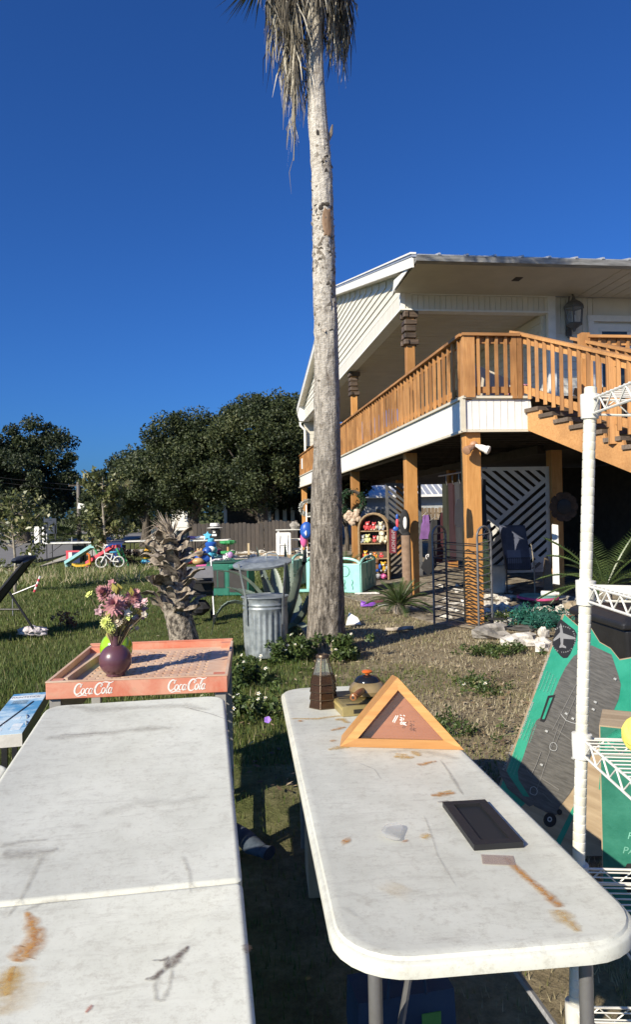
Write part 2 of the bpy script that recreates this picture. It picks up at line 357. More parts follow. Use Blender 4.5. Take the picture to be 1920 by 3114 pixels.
tree('oak_tree', 'low broad oak at the end of the fence near the driveway', px(440,Y), Y,
     [(0,0,3.6,2.5,2.3,1.4),(.8,0,4.5,1.5,1.5,.9),(-1.0,0,3.0,1.7,1.7,1.3),(1.8,0,3.0,1.9,1.9,1.5)], 130, 330, .08, .26, 'oaks along the wooden fence', tb=.42, low=1.1)
Y = 44.
tree('oak_tree', 'thin airy tree behind the utility pole with sky between its leaves', px(300,Y), Y,
     [(0,0,1.8,1.5,2,1.3),(1.5,0,2.4,1.5,1.6,1.2)], 60, 260, .085, .2, tb=.5, low=1.0)
Y = 41.
tree('oak_tree', 'dark oak behind the white porch columns of the neighbouring building', px(930,Y), Y,
     [(0,0,4.4,2.8,2.5,2.4),(-2.0,0,3.6,2.2,2,1.8)], 90, 300, .09, .3, tb=.3, low=1.5)
Y = 30.
tree('oak_tree', 'small oak seen behind the palm trunk under the deck edge', px(1052,Y), Y,
     [(0,0,2.4,.75,.8,1.0),(.1,0,3.3,.8,.8,.6)], 34, 170, .085, .1, tb=.4, low=.9)
# a distant wood closing the view
cen = np.array([(rng.uniform(-75, 75), rng.uniform(62, 85), rng.uniform(.4, 5.2)) for i in range(430)]); rad = np.full((430, 3), 2.1)
wd_ = leaves('distant_wood', cen, rad, 90, .32, oakm, None, tb=.3); tag(wd_, 'distant dark wood closing the far side of the road', 'trees', kind='stuff')
# young fruit trees with sparse larger leaves
fruitm = leafmat('sapling_leaves', [(0,(.045,.060,.022)),(.5,(.13,.15,.055)),(.85,(.25,.25,.11)),(1,(.38,.34,.19))], .32, .3)
palebark = mat('pale_bark', (.20,.17,.13), (.38,.34,.27), scale=12, rough=.9)
def sapling(label, u, v, ht, spread, nl, size, group, cz=.55):
    p = G(u, v); t = thing('fruit_tree', label, 'tree', p, group=group); tk = MB(); cen = []
    tk.tube([(0,0,-.05),(.03,0,ht*.3),(-.03,0,ht*.7),(0,0,ht*.95)], [ht*.017,ht*.015,ht*.009,ht*.003], 7)
    for i in range(34):
        z = ht*(.18+.72*rng.random()); g = rng.uniform(0, 6.28); r = spread*(.35+.65*rng.random())*(1.15-abs(z/ht-cz)*1.2)
        e = Vector((math.cos(g)*r, math.sin(g)*r, min(ht, z+r*.6))); s = Vector((0,0,z))
        m_ = s.lerp(e, .5)+Vector((0,0,-.05)); tk.tube([s, m_, e], [ht*.006, ht*.004, ht*.002], 5)
        for f in (.45,.65,.82,1): cen.append(s.lerp(e, f))
    tk.build('trunk', palebark, t, smooth=True)
    cen = np.array([tuple(c) for c in cen]); rad = np.full((len(cen), 3), spread*.16)
    leaves('crown', cen, rad, nl, size, fruitm, t, asp=.45, tb=.5, up=.6)
sapling('sparse young fruit tree growing behind the toy slides and bicycle', 318, 1722, 3.15, 1.05, 26, .078, 'young fruit trees', .45)
sapling('sparse young fruit tree growing behind the dark blue lounge chair', 45, 1800, 2.15, 1.0, 13, .062, 'young fruit trees', .5)
# palmetto across the road
def pinnate(b, base, d, L, droop, n, ll, wdt=.012, vee=.35):
    base = Vector(base); d = Vector(d).normalized(); h = Vector((d.x, d.y, 0)); h = h.normalized() if h.length > 1e-3 else Vector((1,0,0)); pts = []
    p = base.copy(); cur = d.copy()
    for i in range(n+1):
        pts.append(p.copy()); p += cur*(L/n); cur = (cur+Vector((0,0,-droop/n))).normalized()
    b.tube(pts[::max(1, n//6)]+[pts[-1]], [.010*L+.002]*(len(pts[::max(1, n//6)]))+[.002], 4)
    for i in range(1, n+1):
        t = (pts[i]-pts[i-1]).normalized(); s = t.cross(Vector((0,0,1)))
        s = s.normalized() if s.length > 1e-3 else Vector((0,1,0)); u = s.cross(t)
        f = i/n; k = ll*math.sin(math.pi*(.12+.83*f))**.7
        for q in (-1, 1):
            e = pts[i]+(s*q+t*.45+u*vee).normalized()*k; o = t*wdt
            b.quad(pts[i]-o*.5, pts[i]+o*.5, e+Vector((0,0,-k*.12)))
def fan(b, c, d, n, L, w_, spread=2.6, droop=.2):
    c = Vector(c); d = Vector(d).normalized(); s = d.cross(Vector((0,0,1)))
    s = s.normalized() if s.length > 1e-3 else Vector((1,0,0))
    for i in range(n):
        a = (i/(n-1)-.5)*spread; e = c+(d*math.cos(a)+s*math.sin(a))*L*random.uniform(.85,1.05)+Vector((0,0,-droop*L*random.uniform(.5,1.3)))
        k = (e-c).cross(Vector((0,0,1))).normalized()*w_; m_ = c.lerp(e, .5)+Vector((0,0,.04*L))
        b.quad(c, m_+k, e, m_-k)
palmgreen = mat('palm_green', (.045,.075,.025), (.11,.14,.05), scale=8, rough=.5, bmp=0)
sagogreen = mat('sago_green', (.030,.060,.018), (.09,.125,.038), scale=6, rough=.38, bmp=0)
t = thing('palmetto_shrub', 'bushy green palmetto growing across the road', 'palmetto', px(190,43)*Vector((1,0,0))+Vector((0,43,0)))
b = MB()
for i in range(26):
    g = rng.uniform(0, 6.28); e = rng.uniform(.25, 1.3); dd = Vector((math.cos(g)*math.cos(e), math.sin(g)*math.cos(e), math.sin(e)))
    b.tube([(0,0,0), dd*.8], .012, 4); fan(b, dd*.8, dd, 13, .75, .035)
b.build('crown', palmgreen, t); MB().tube([(0,0,-.1),(0,0,.35)], [.12,.1], 8).build('trunk', bark, t)
# ------------------------------------------------------------------ raised house
house = thing('raised_house', 'cream raised house on tall orange timber pillars with wraparound deck', 'house', HO, HA)
SB, ST, DK, RT = 2.76, 3.24, 3.27, 4.15          # skirt bottom, skirt top, deck floor, rail top
def hb(name, c, d, m, parent=None, bevel=0):
    return MB().box(c, d).build(name, m, parent or house, bevel=bevel)
PIL = [(.16,.16),(.24,3.8),(.26,9.75),(.26,15.7),(.2,21.6),(3.05,3.45),(3.05,9.75),(3.05,15.7),(6.4,.25),(6.4,3.45),(6.4,9.75)]
for x, y in PIL: hb('pillar', (x, y, SB/2-.05), (.225,.225,SB+.1), pillarwood, bevel=.008)
# deck floor and joists underneath
deck = hb('deck_floor', (4.95,1.9,DK-.02), (9.85,3.75,.04), greywood)
hb('deck_floor', (1.55,12.95,DK-.02), (3.05,18.3,.04), greywood)
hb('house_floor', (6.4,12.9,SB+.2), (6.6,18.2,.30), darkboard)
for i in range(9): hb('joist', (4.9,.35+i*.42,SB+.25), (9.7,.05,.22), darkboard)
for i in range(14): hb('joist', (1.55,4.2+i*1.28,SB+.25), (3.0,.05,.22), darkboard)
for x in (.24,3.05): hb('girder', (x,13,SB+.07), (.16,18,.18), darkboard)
# white vertical board skirt, every board its own piece
sk_ = hb('deck_skirt', (.045,11.0,(SB+ST)/2), (.02,21.9,ST-SB-.02), vinyl)
bw = .152; proto = MB().box((0,0,0), (.016,bw-.012,ST-SB-.05)).build('skirt_board', vinyl, sk_)
for i in range(143):
    y = .09+i*bw; M_ = T(.030, y, (SB+ST)/2)
    if i == 0: proto.matrix_local = M_
    else: clone(proto, sk_, M_)
skf = hb('deck_skirt', (.50,.030,(SB+ST)/2), (.93,.02,ST-SB-.02), vinyl)
proto = MB().box((0,0,0), (.098,.016,ST-SB-.05)).build('skirt_board', vinyl, skf)
for i in range(9):
    M_ = T(.085+i*.107, .012, (SB+ST)/2)
    if i == 0: proto.matrix_local = M_
    else: clone(proto, skf, M_)
b = MB(); b.prism([(.95,SB+.012),(1.26,SB+.012),(1.05,SB+.14),(1.02,ST-.03),(.95,ST-.03)], -.012, .012, Matrix(((1,0,0,0),(0,0,1,.02),(0,1,0,0),(0,0,0,1))))
b.build('skirt_end', vinyl, house)
for z in (SB, ST): 
    hb('skirt_trim', (.008,10.95,z), (.05,22.0,.035), trim); hb('skirt_trim', (.53,-.012,z), (1.02,.05,.035), trim)
hb('skirt_corner', (0,0,(SB+ST)/2), (.06,.06,ST-SB), trim)
hb('deck_rim', (4.9,.10,SB+.22), (7.6,.05,.3), darkboard)
# railing along the left side
def rail_group(name, pts_fn, n, L, bal_fn, mtl, mtop):
    pass
side = MB().box((.03,10.95,RT-.02), (.14,21.9,.04)).box((.06,10.95,RT-.09), (.04,21.8,.09)).box((.06,10.95,ST+.13), (.04,21.8,.09)).build('railing', cedar_y, house)
proto = MB().box((0,0,0), (.042,.042,RT-ST-.06)).build('baluster', cedar, side)
nb = int(21.6/.235)
for i in range(nb):
    M_ = T(.018+random.uniform(-.004,.004), .2+i*.235+random.uniform(-.012,.012), (RT+ST)/2+.0)@RX(random.uniform(-.012,.012))
    if i == 0: proto.matrix_local = M_
    else: clone(proto, side, M_)
for y in (0.055, 3.75, 9.7, 15.7, 21.7): hb('railing_post', (.07,y,(RT+DK)/2-.04), (.115,.115,RT-DK+.06), cedar)
hb('railing_post', (.09,-.005,(RT+ST)/2-.02), (.17,.09,RT-ST-.03), cedar)
front = MB().box((.42,.0,RT-.02), (.86,.15,.04)).box((.45,.03,RT-.09), (.72,.04,.09)).box((.45,.03,ST+.11), (.72,.04,.09)).build('railing', cedar_x, house)
proto = MB().box((0,0,0), (.042,.042,RT-ST-.06)).build('baluster', cedar, front)
for i in range(4):
    M_ = T(.235+i*.137, -.012, (RT+ST)/2)
    if i == 0: proto.matrix_local = M_
    else: clone(proto, front, M_)
for x in (.765,.845): hb('railing_post', (x,-.008,(RT+ST)/2-.03), (.072,.07,RT-ST-.02), cedar)
# right hand deck railing beyond the stair
fr2 = MB().box((4.6,.03,RT-.02), (5.4,.15,.04)).box((4.6,.05,RT-.09), (5.4,.04,.09)).box((4.6,.05,ST+.11), (5.4,.04,.09)).build('railing', cedar_x, house)
proto = MB().box((0,0,0), (.042,.042,RT-ST-.06)).build('baluster', cedar, fr2)
for i in range(30):
    M_ = T(2.1+i*.15, .02, (RT+ST)/2)
    if i == 0: proto.matrix_local = M_
    else: clone(proto, fr2, M_)
hb('railing_post', (1.87,.03,(RT+ST)/2), (.13,.13,RT-ST+.06), cedar)
# ------------------------------------------------------------------ stair down from the deck (its own direction)
sdv = Vector((.37,-.93,0)).normalized(); sperp = Vector((.93,.37,0)).normalized()
ihm = Matrix.Translation(HO)@RZ(HA); ihm = ihm.inverted()
stair = thing('deck_stair', 'orange timber stair with open dark treads descending from the deck', 'stair', (3.1,10.23,0))
S0 = Vector((0,0,0)); PIT = .385
def sp_(t, w_, z): return sdv*t+sperp*w_+Vector((0,0,z-PIT*t))
LEN = 7.2
for w_ in (0, .92):
    b = MB(); n = 24; out = []
    run = .30
    top = []
    for i in range(n):                                   # saw-tooth upper edge for the treads
        t0 = i*run; z0 = ST-.225-PIT*t0
        top += [(t0, z0), (t0+run-.03, z0)]
    low = [(LEN, max(0,2.76-PIT*LEN)), (0, SB)]
    vs = []; poly = top+low
    for s_ in (-.02, .02): vs += [sdv*t+sperp*(w_+s_)+Vector((0,0,z)) for t, z in poly]
    m_ = len(poly); b.add(vs, [tuple(range(m_)), tuple(range(2*m_-1, m_-1, -1))]+[(i, m_+i, m_+(i+1) % m_, (i+1) % m_) for i in range(m_)])
    b.build('stringer', cedar_x, stair)
tread = MB().add([sperp*a+sdv*c+Vector((0,0,e)) for e in (-.034,.02) for c in (-.02,.27) for a in (-.05,.97)], [(0,2,3,1),(4,5,7,6),(0,1,5,4),(2,6,7,3),(0,4,6,2),(1,3,7,5)]).build('tread', greywood, stair)
for i in range(23):
    M_ = T(*(sdv*(i*.30-.01)+Vector((0,0,ST-.19-PIT*i*.30))))@RZ(random.uniform(-.015,.015))
    if i == 0: tread.matrix_local = M_
    else: clone(tread, stair, M_)
for w_, t1 in ((-.02, -.28), (.94, -.1)):
    b = MB(); d_ = sp_(1,0,0)-sp_(0,0,0)
    for z, ww, hh in ((RT-.02,.15,.04),(RT-.10,.045,.10),(ST+.10,.045,.10)):
        b.bar(sp_(t1, w_, z), sp_(LEN, w_, z), ww, hh)
    rl = b.build('railing', cedar_x, stair)
    bl = MB().box((0,0,0), (.045,.045,RT-ST-.02)).build('baluster', cedar, rl)
    for i in range(40):
        p = sp_(t1+.22+i*.165, w_-.04, (RT+ST)/2-.02); M_ = T(*p)@RZ(HA-.3)
        if i == 0: bl.matrix_local = M_
        else: clone(bl, rl, M_)
    for t in (1.62, 3.6, 5.6, 7.1):
        zt = RT-PIT*t; zb = 0 if t > 5 else zt-1.12
        MB().box((0,0,0), (.11,.11,zt-.02-zb)).build('newel_post', cedar, stair, M=T(*(sdv*t+sperp*w_+Vector((0,0,(zt-.02+zb)/2))))@RZ(HA-.3))
# ------------------------------------------------------------------ upper storey
EZ, RZ_, RY_ = 5.87, 8.32, 11.45                # soffit height, ridge height, ridge y
for y in (3.8, 9.75):
    hb('porch_post', (.28,y,(5.54+DK)/2), (.165,.165,5.54-DK), pillarwood, bevel=.006)
    for z, s_, q in ((5.46,.30,.12),(5.31,.235,.09),(5.19,.225,.12),(5.05,.235,.10),(4.92,.29,.10)):
        for k in (-1, 1):
            MB().box((0,0,0), (s_*random.uniform(.95,1.08),.085,q)).build('bracket_block', bracketwood, house, M=T(.28+random.uniform(-.012,.012),y+k*.083,z)@RZ(random.uniform(-.05,.05)), bevel=.012)
        MB().box((0,0,0), (.085,s_*random.uniform(.95,1.08),q*.97)).build('bracket_block', bracketwood, house, M=T(.28-.086,y,z)@RZ(random.uniform(-.05,.05)), bevel=.012)
# beams with vertical boards
bm1 = hb('porch_beam', (.22,12.3,5.71), (.20,17.2,.32), cream)
proto = MB().box((0,0,0), (.012,.135,.31)).build('beam_board', cream, bm1)
for i in range(119):
    M_ = T(.112,3.80+i*.143,5.715)
    if i == 0: proto.matrix_local = M_
    else: clone(proto, bm1, M_)
hb('beam_trim', (.20,12.3,5.545), (.26,17.3,.03), vinyl)
bm2 = hb('porch_beam', (1.72,3.80,5.71), (2.80,.16,.32), cream)
proto = MB().box((0,0,0), (.105,.012,.28)).build('beam_board', cream, bm2)
for i in range(25):
    M_ = T(.38+i*.113,3.712,5.70)
    if i == 0: proto.matrix_local = M_
    else: clone(proto, bm2, M_)
hb('beam_trim', (1.72,3.79,5.545), (2.86,.21,.035), vinyl); hb('beam_trim', (1.72,3.70,5.862), (2.86,.03,.03), vinyl)
hb('corner_trim', (.13,3.73,5.70), (.09,.10,.36), vinyl)
# porch ceiling of narrow boards
cl = hb('porch_ceiling', (1.65,12.3,5.585), (2.75,17.0,.03), soffit)
for i in range(70): hb('ceiling_board', (1.65,3.98+i*.243,5.566), (2.7,.225,.014), soffit, cl)
# gable wall with lapped siding
def rake_z(y): return (RZ_-.18)-(RY_-y)*.247 if y < RY_ else (RZ_-.18)-(y-RY_)*.222
gw = MB(); gw.prism([(3.75,5.87),(20.9,5.87),(20.9,rake_z(20.9)),(RY_,rake_z(RY_)),(3.75,rake_z(3.75))], .14, .24, Matrix(((0,0,1,0),(1,0,0,0),(0,1,0,0),(0,0,0,1))))
gw = gw.build('gable_wall', cream, house)
z = 5.88
while z < RZ_-.3:
    y0 = 3.76; y1 = 20.9
    zt = z+.16
    if zt > rake_z(3.76): y0 = RY_-((RZ_-.18)-zt)/.247
    if zt > rake_z(20.9): y1 = RY_+((RZ_-.18)-zt)/.222
    if y1-y0 > .3:
        b = MB(); b.add([(.139,y0,z),(.139,y1,z),(.105,y0,z),(.105,y1,z),(.139,y0,zt),(.139,y1,zt),(.13,y0,zt),(.13,y1,zt)], [(0,1,5,4),(2,6,7,3),(0,2,3,1),(4,5,7,6),(0,4,6,2),(1,3,7,5)])
        b.build('siding_board', cream, gw)
    z += .172
# roof
def roof_pt(y, up): return (RZ_-(RY_-y)*.247 if y < RY_ else RZ_-(y-RY_)*.228)+up
X0, X1 = -.11, 13.0
def slope(name, y0, y1, zo, th, m, x0=X0, x1=X1):
    b = MB(); vs = [(x, y, roof_pt(y, zo)+k) for x in (x0, x1) for y in (y0, y1) for k in (0, th)]
    b.add(vs, [(0,1,3,2),(4,6,7,5),(0,4,5,1),(2,3,7,6),(0,2,6,4),(1,5,7,3)]); return b.build(name, m, house)
rf = slope('roof', 2.03, RY_-.005, -.02, .045, roofmetal, X0-.03); slope('roof', RY_+.005, 20.95, -.02, .045, roofmetal, X0-.03)
b0 = None
for i in range(26):
    b = MB(); x = .35+i*.5
    b.add([(x-.025,2.0,roof_pt(2.0,.026)),(x+.025,2.0,roof_pt(2.0,.026)),(x-.012,2.0,roof_pt(2.0,.058)),(x+.012,2.0,roof_pt(2.0,.058)),(x-.025,RY_-.01,roof_pt(RY_-.01,.026)),(x+.025,RY_-.01,roof_pt(RY_-.01,.026)),(x-.012,RY_-.01,roof_pt(RY_-.01,.058)),(x+.012,RY_-.01,roof_pt(RY_-.01,.058))],[(0,1,3,2),(4,6,7,5),(0,2,6,4),(1,5,7,3),(2,3,7,6),(0,4,5,1)])
    b.build('roof_rib', roofmetal, rf)
# rake boards and soffit under the gable overhang
slope('rake_board', 2.05, RY_-.005, -.20, .175, vinyl, X0-.02, X0+.015); slope('rake_board', RY_+.005, 20.93, -.20, .175, vinyl, X0-.02, X0+.015)
slope('rake_cap', 2.02, RY_, .026, .03, vinyl, X0-.05, X0+.05)
slope('rake_soffit', 3.4, RY_-.005, -.185, .02, soffit, X0+.016, .14); slope('rake_soffit', RY_+.005, 20.9, -.185, .02, soffit, X0+.016, .14)
# wide front eave: soffit, weathered gutter, torn corner return
b = MB(); b.box((6.45,2.88,EZ+.005), (13.0,1.62,.02)); sf = b.build('eave_soffit', soffit, house)
for i in range(24): hb('soffit_board', (3.85+i*.24,2.88,EZ-.008), (.225,1.60,.012), soffit, sf)
hb('soffit_vent', (2.05,2.72,EZ-.008), (.14,.20,.012), darkboard); 
b = MB(); prof = [(0,.0),(-.10,.02),(-.125,.11),(-.11,.115),(-.085,.04),(-.01,.03),(-.005,.17),(.012,.17)]
for x in (-.08,):
    vs = [(xx, 2.05+p[0], EZ-.01+p[1]) for xx in (-.08,13) for p in prof]; k = len(prof)
    b.add(vs, [(i, (i+1) % k, k+(i+1) % k, k+i) for i in range(k)]+[tuple(range(k-1,-1,-1)), tuple(range(k,2*k))])
b.build('gutter', gutterm, house)
b = MB(); b.add([(-.10,2.10,EZ+.02),(-.10,3.45,EZ-.02),(-.10,3.62,EZ-.10),(-.10,3.45,EZ+.16),(-.085,2.10,EZ+.02),(-.085,3.45,EZ-.02),(-.085,3.62,EZ-.10),(-.085,3.45,EZ+.16)], [(0,1,2,3),(7,6,5,4),(0,4,5,1),(1,5,6,2),(2,6,7,3),(3,7,4,0)])
b.build('eave_return', vinyl, house)
hb('eave_return_frame', (-.075,2.8,EZ+.03), (.03,1.45,.05), bracketwood)
b = MB(); b.prism([(20.2,EZ-.35),(20.95,EZ-.02),(20.95,EZ+.14),(20.2,EZ+.30)], -.10, .14, Matrix(((0,0,1,0),(1,0,0,0),(0,1,0,0),(0,0,0,1)))); b.build('eave_return', vinyl, house)
# far end walls and downspout
hb('end_wall', (1.7,21.0,4.6), (2.9,.15,2.0), cream) if False else None
b = MB(); b.tube([(-.02,20.6,EZ-.35),(-.02,20.55,EZ-.5),(.16,20.5,EZ-.7),(.16,20.5,4.2),(.02,20.4,3.9),(.02,20.4,3.5)], .05, 6); b.build('downspout', vinyl, house)
fw = hb('corner_wall', (.55,20.75,5.1), (.75,.2,1.2), cream)
for i in range(6): hb('siding_board', (.55,20.64,4.58+i*.17), (.76,.02,.16), cream, fw); 
for i in range(6): hb('siding_board', (.165,20.75,4.58+i*.17), (.02,.2,.16), cream, fw)
# enclosed rooms right of the porch
fw = hb('front_wall', (8.1,3.86,4.57), (9.9,.16,2.62), cream)
for i in range(16):
    zz = DK+.08+i*.163
    if zz+.08 < 5.15: hb('siding_board', (3.52,3.772,zz), (.62,.02,.15), cream, fw); 
    hb('siding_board', (7.4,3.772,zz), (4.4,.02,.15), cream, fw)
hb('corner_board', (3.19,3.74,4.58), (.16,.09,2.6), vinyl); 
for i in range(8): hb('wall_panel', (3.35+i*.115,3.765,5.5), (.105,.02,.70), cream, fw)
rw = hb('porch_wall', (3.11,9.3,4.57), (.08,10.9,2.62), cream)
for i in range(16): hb('siding_board', (3.065,9.3,DK+.08+i*.163), (.02,10.8,.15), cream, rw)
dr = hb('door', (4.53,3.752,4.30), (.86,.05,2.06), vinyl)
dglass = mat('dark_window_glass', (.05,.07,.08), rough=.08, bmp=0)
hb('pane', (4.53,3.722,4.60), (.56,.012,1.16), dglass, dr)
for a, c_ in (((4.53,3.715,5.21),(.66,.02,.06)),((4.53,3.715,4.0),(.66,.02,.06)),((4.23,3.715,4.6),(.05,.02,1.2)),((4.83,3.715,4.6),(.05,.02,1.2))): hb('pane_frame', a, c_, vinyl, dr)
for a, c_ in (((4.03,3.735,4.35),(.12,.07,2.2)),((5.03,3.735,4.35),(.12,.07,2.2)),((4.53,3.735,5.44),(1.14,.08,.12))): hb('door_frame', a, c_, vinyl)
# lantern on the wall by the door
ln = thing('wall_lantern', 'grey metal wall lantern with glass panes hanging beside the upstairs door', 'lantern', M=T(*H(3.56,3.51,5.26))@RZ(HA)@Matrix.Scale(1.2,4))
ironm = mat('lantern_iron', (.15,.145,.14), var=.3, rough=.55, metal=.3); clear = glass('lantern_glass', (.75,.78,.8), alpha=.16)
b = MB(); 
for i in range(6):
    g0, g1 = i*math.pi/3, (i+1)*math.pi/3
    p0, p1 = Vector((math.cos(g0)*.13, math.sin(g0)*.13, 0)), Vector((math.cos(g0)*.155, math.sin(g0)*.155, .27))
    q0, q1 = Vector((math.cos(g1)*.13, math.sin(g1)*.13, 0)), Vector((math.cos(g1)*.155, math.sin(g1)*.155, .27))
    b.bar(p0, p1, .018, .018); b.bar(p0, q0, .02, .02); b.bar(p1, q1, .022, .022)
b.build('cage', ironm, ln)
b = MB(); b.lathe([(.18,.27),(.17,.30),(.11,.36),(.04,.40),(.02,.46)], 6); b.build('cap', ironm, ln)
b = MB(); b.lathe([(.02,-.12),(.04,-.07),(.10,-.03),(.145,0)], 6); b.build('base', ironm, ln)
b = MB(); b.lathe([(.122,.005),(.148,.265)], 6); b.build('pane', clear, ln)
b = MB(); b.tube([(0,0,.02),(0,0,.15)], .02, 8); b.build('candle', dirtywhite, ln)
b = MB(); b.tube([(0,.0,.46),(0,.06,.54),(0,.14,.52),(0,.17,.40),(-.02,.17,.1),(-.02,.17,-.18)], .016, 6); b.tube([(-.02,.16,-.18),(.02,.10,-.24),(.06,.12,-.20),(.05,.16,-.18)], .012, 6); b.box((0,.185,.1),(.1,.02,.5)); b.build('bracket', ironm, ln)
# flood light on the near pillar
fl = thing('floodlight', 'twin white floodlight fixed to the corner pillar below the deck', 'floodlight', H(.16,-.0,2.56), HA)
copper = mat('floodlight_base', (.36,.20,.12), var=.2, rough=.5)
b = MB(); b.blob((0,.03,0), (.06,.05,.06), 12, 8); b.build('base', copper, fl, smooth=True)
for s_, m_ in ((-1, copper), (1, whitepaint)):
    b = MB(); d_ = Vector((s_*.75,-.55,-.42)).normalized(); M_ = d_.to_track_quat('Z', 'Y').to_matrix().to_4x4()
    b.lathe([(.022,.02),(.028,.06),(.045,.10),(.052,.18),(.062,.19),(.062,.225),(.05,.232)], 14, M_); b.build('lamp_head', m_ if s_ < 0 else whitepaint, fl, smooth=True)
# things on the deck
o = MB(); o.prism([(0,0),(.86,0),(.80,.25),(.42,.45),(.02,.62)], -.03, .03, T(*H(.30,.55,DK))@RZ(HA)@RX(R(80))); tag(o.build('beige_headboard', mat('beige_panel', (.55,.48,.38), var=.05)), 'pale beige headboard leaning behind the deck railing', 'headboard')
b = MB()
for i in range(9): b.blob((random.uniform(-.18,.18), random.uniform(-.1,.1), .10+random.random()*.16), (.10,.08,.06), 8, 5, .4)
b.box((0,0,.035),(.4,.25,.07)); tag(b.build('clothes_pile', mat('pink_cloth', (.30,.07,.12), (.55,.25,.32), scale=9, rough=.9), M=T(*H(1.05,.6,DK))), 'pink clothes heaped on the deck at the stair head', 'clothes')
# lower storey: dark storage walls under the right half
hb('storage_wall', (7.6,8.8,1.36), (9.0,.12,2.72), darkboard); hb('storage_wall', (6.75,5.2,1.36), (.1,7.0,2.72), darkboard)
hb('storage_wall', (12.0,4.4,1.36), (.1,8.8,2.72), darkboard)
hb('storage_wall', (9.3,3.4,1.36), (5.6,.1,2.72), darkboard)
# diagonal lattice panels
def lattice(M, W_, Hh, m, par, sw=.068, gap=.055):
    lt = MB(); e = .07
    for a, c_ in (((W_/2,0,e/2),(W_,.03,e)),((W_/2,0,Hh-e/2),(W_,.03,e)),((e/2,0,Hh/2),(e,.03,Hh-2*e)),((W_-e/2,0,Hh/2),(e,.03,Hh-2*e))): lt.box(a, c_)
    lt = lt.build('lattice_panel', m, par, M=M)
    def clip(poly, f):
        out = []
        for i in range(len(poly)):
            p, q = poly[i], poly[(i+1) % len(poly)]; a, c_ = f(p), f(q)
            if a >= 0: out.append(p)
            if (a >= 0) != (c_ >= 0): k = a/(a-c_); out.append((p[0]+(q[0]-p[0])*k, p[1]+(q[1]-p[1])*k))
        return out
    def slat(c, ang, extra, y):
        d = Vector((math.cos(ang), math.sin(ang))); nn = Vector((-d.y, d.x)); c = Vector(c); L = 3
        poly = [tuple(c+d*L*a+nn*sw/2*s_) for a, s_ in ((-1,-1),(1,-1),(1,1),(-1,1))]
        for f in [lambda p: p[0]-e, lambda p: W_-e-p[0], lambda p: p[1]-e, lambda p: Hh-e-p[1]]+extra:
            poly = clip(poly, f)
            if len(poly) < 3: return
        b = MB(); b.prism(poly, -.009, .009, Matrix(((1,0,0,0),(0,0,-1,y),(0,1,0,0),(0,0,0,1)))); b.build('slat', m, lt)
    # a long spine falling to the right; boards meet it at right angles above and below
    p0 = Vector((0, Hh*.60)); d = Vector((1,-.82)).normalized(); nn = Vector((.82,1)).normalized()
    q0 = Vector((W_*.02, Hh*.50)); d2 = Vector((1,.80)).normalized(); n2 = Vector((-.8,1)).normalized()
    above = lambda p: (Vector(p)-p0).dot(nn)-sw/2; below = lambda p: -(Vector(p)-p0).dot(nn)-sw/2
    a1 = math.atan2(d2.y, d2.x); a0 = math.atan2(d.y, d.x); k = sw+gap
    slat(p0, a0, [], 0)
    cut = lambda p: (Vector(p)-(p0+d*.42)).dot(n2)-sw*.5; cut2 = lambda p: -((Vector(p)-(p0+d*.42)).dot(n2))+sw*.5
    for i in range(-14, 15):
        slat(p0+d*.42+n2*(k*i), a1, [above, cut2], 0) if i <= 0 else None
        if i > 0: slat(p0+nn*(k*i), a0, [above, cut], 0)
        slat(p0+d*.1+n2*(k*i), a1, [below], 0)
    return lt
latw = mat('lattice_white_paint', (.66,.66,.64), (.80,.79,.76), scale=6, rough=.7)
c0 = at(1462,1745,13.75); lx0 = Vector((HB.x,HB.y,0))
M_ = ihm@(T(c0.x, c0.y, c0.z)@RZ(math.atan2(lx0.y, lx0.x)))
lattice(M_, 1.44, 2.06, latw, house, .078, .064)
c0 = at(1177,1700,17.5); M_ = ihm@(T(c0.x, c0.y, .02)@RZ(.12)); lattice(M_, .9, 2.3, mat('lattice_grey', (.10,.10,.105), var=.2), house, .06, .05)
# ------------------------------------------------------------------ tall palm
def palm_bark():
    m, n, l, p = newmat('palm_bark'); v = coords(n, l, (1,1,.22), rand=False); v1 = coords(n, l, (1,1,1.6), rand=False)
    fis = nz(n, l, v, 26, 6, .7, .8); ring = nz(n, l, v1, 16, 5, .7); blo = nz(n, l, v1, 5, 5, .65)
    tc = n.new('ShaderNodeTexCoord'); sp = n.new('ShaderNodeSeparateXYZ'); l.new(tc.outputs['Object'], sp.inputs[0])
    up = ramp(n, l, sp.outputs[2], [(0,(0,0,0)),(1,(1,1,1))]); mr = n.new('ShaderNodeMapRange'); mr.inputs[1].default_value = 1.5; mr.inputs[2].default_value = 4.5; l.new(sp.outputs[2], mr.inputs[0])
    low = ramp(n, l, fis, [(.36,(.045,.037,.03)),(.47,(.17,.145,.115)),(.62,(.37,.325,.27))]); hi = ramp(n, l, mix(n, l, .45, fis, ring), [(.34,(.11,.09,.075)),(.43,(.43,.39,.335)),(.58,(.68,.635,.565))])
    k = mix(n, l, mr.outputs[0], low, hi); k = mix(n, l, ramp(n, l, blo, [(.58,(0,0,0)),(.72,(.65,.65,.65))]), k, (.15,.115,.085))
    l.new(k, p.inputs['Base Color']); p.inputs['Roughness'].default_value = .95
    bump(n, l, p, mix(n, l, .5, fis, ring), 1.0, .06); return m
pbark = palm_bark(); D0 = 8.3; pb = at(990,1985,D0); pb.z = 0
palm = thing('palm_tree', 'tall slender palm with a hanging skirt of dead fronds in the yard', 'palm tree', pb)
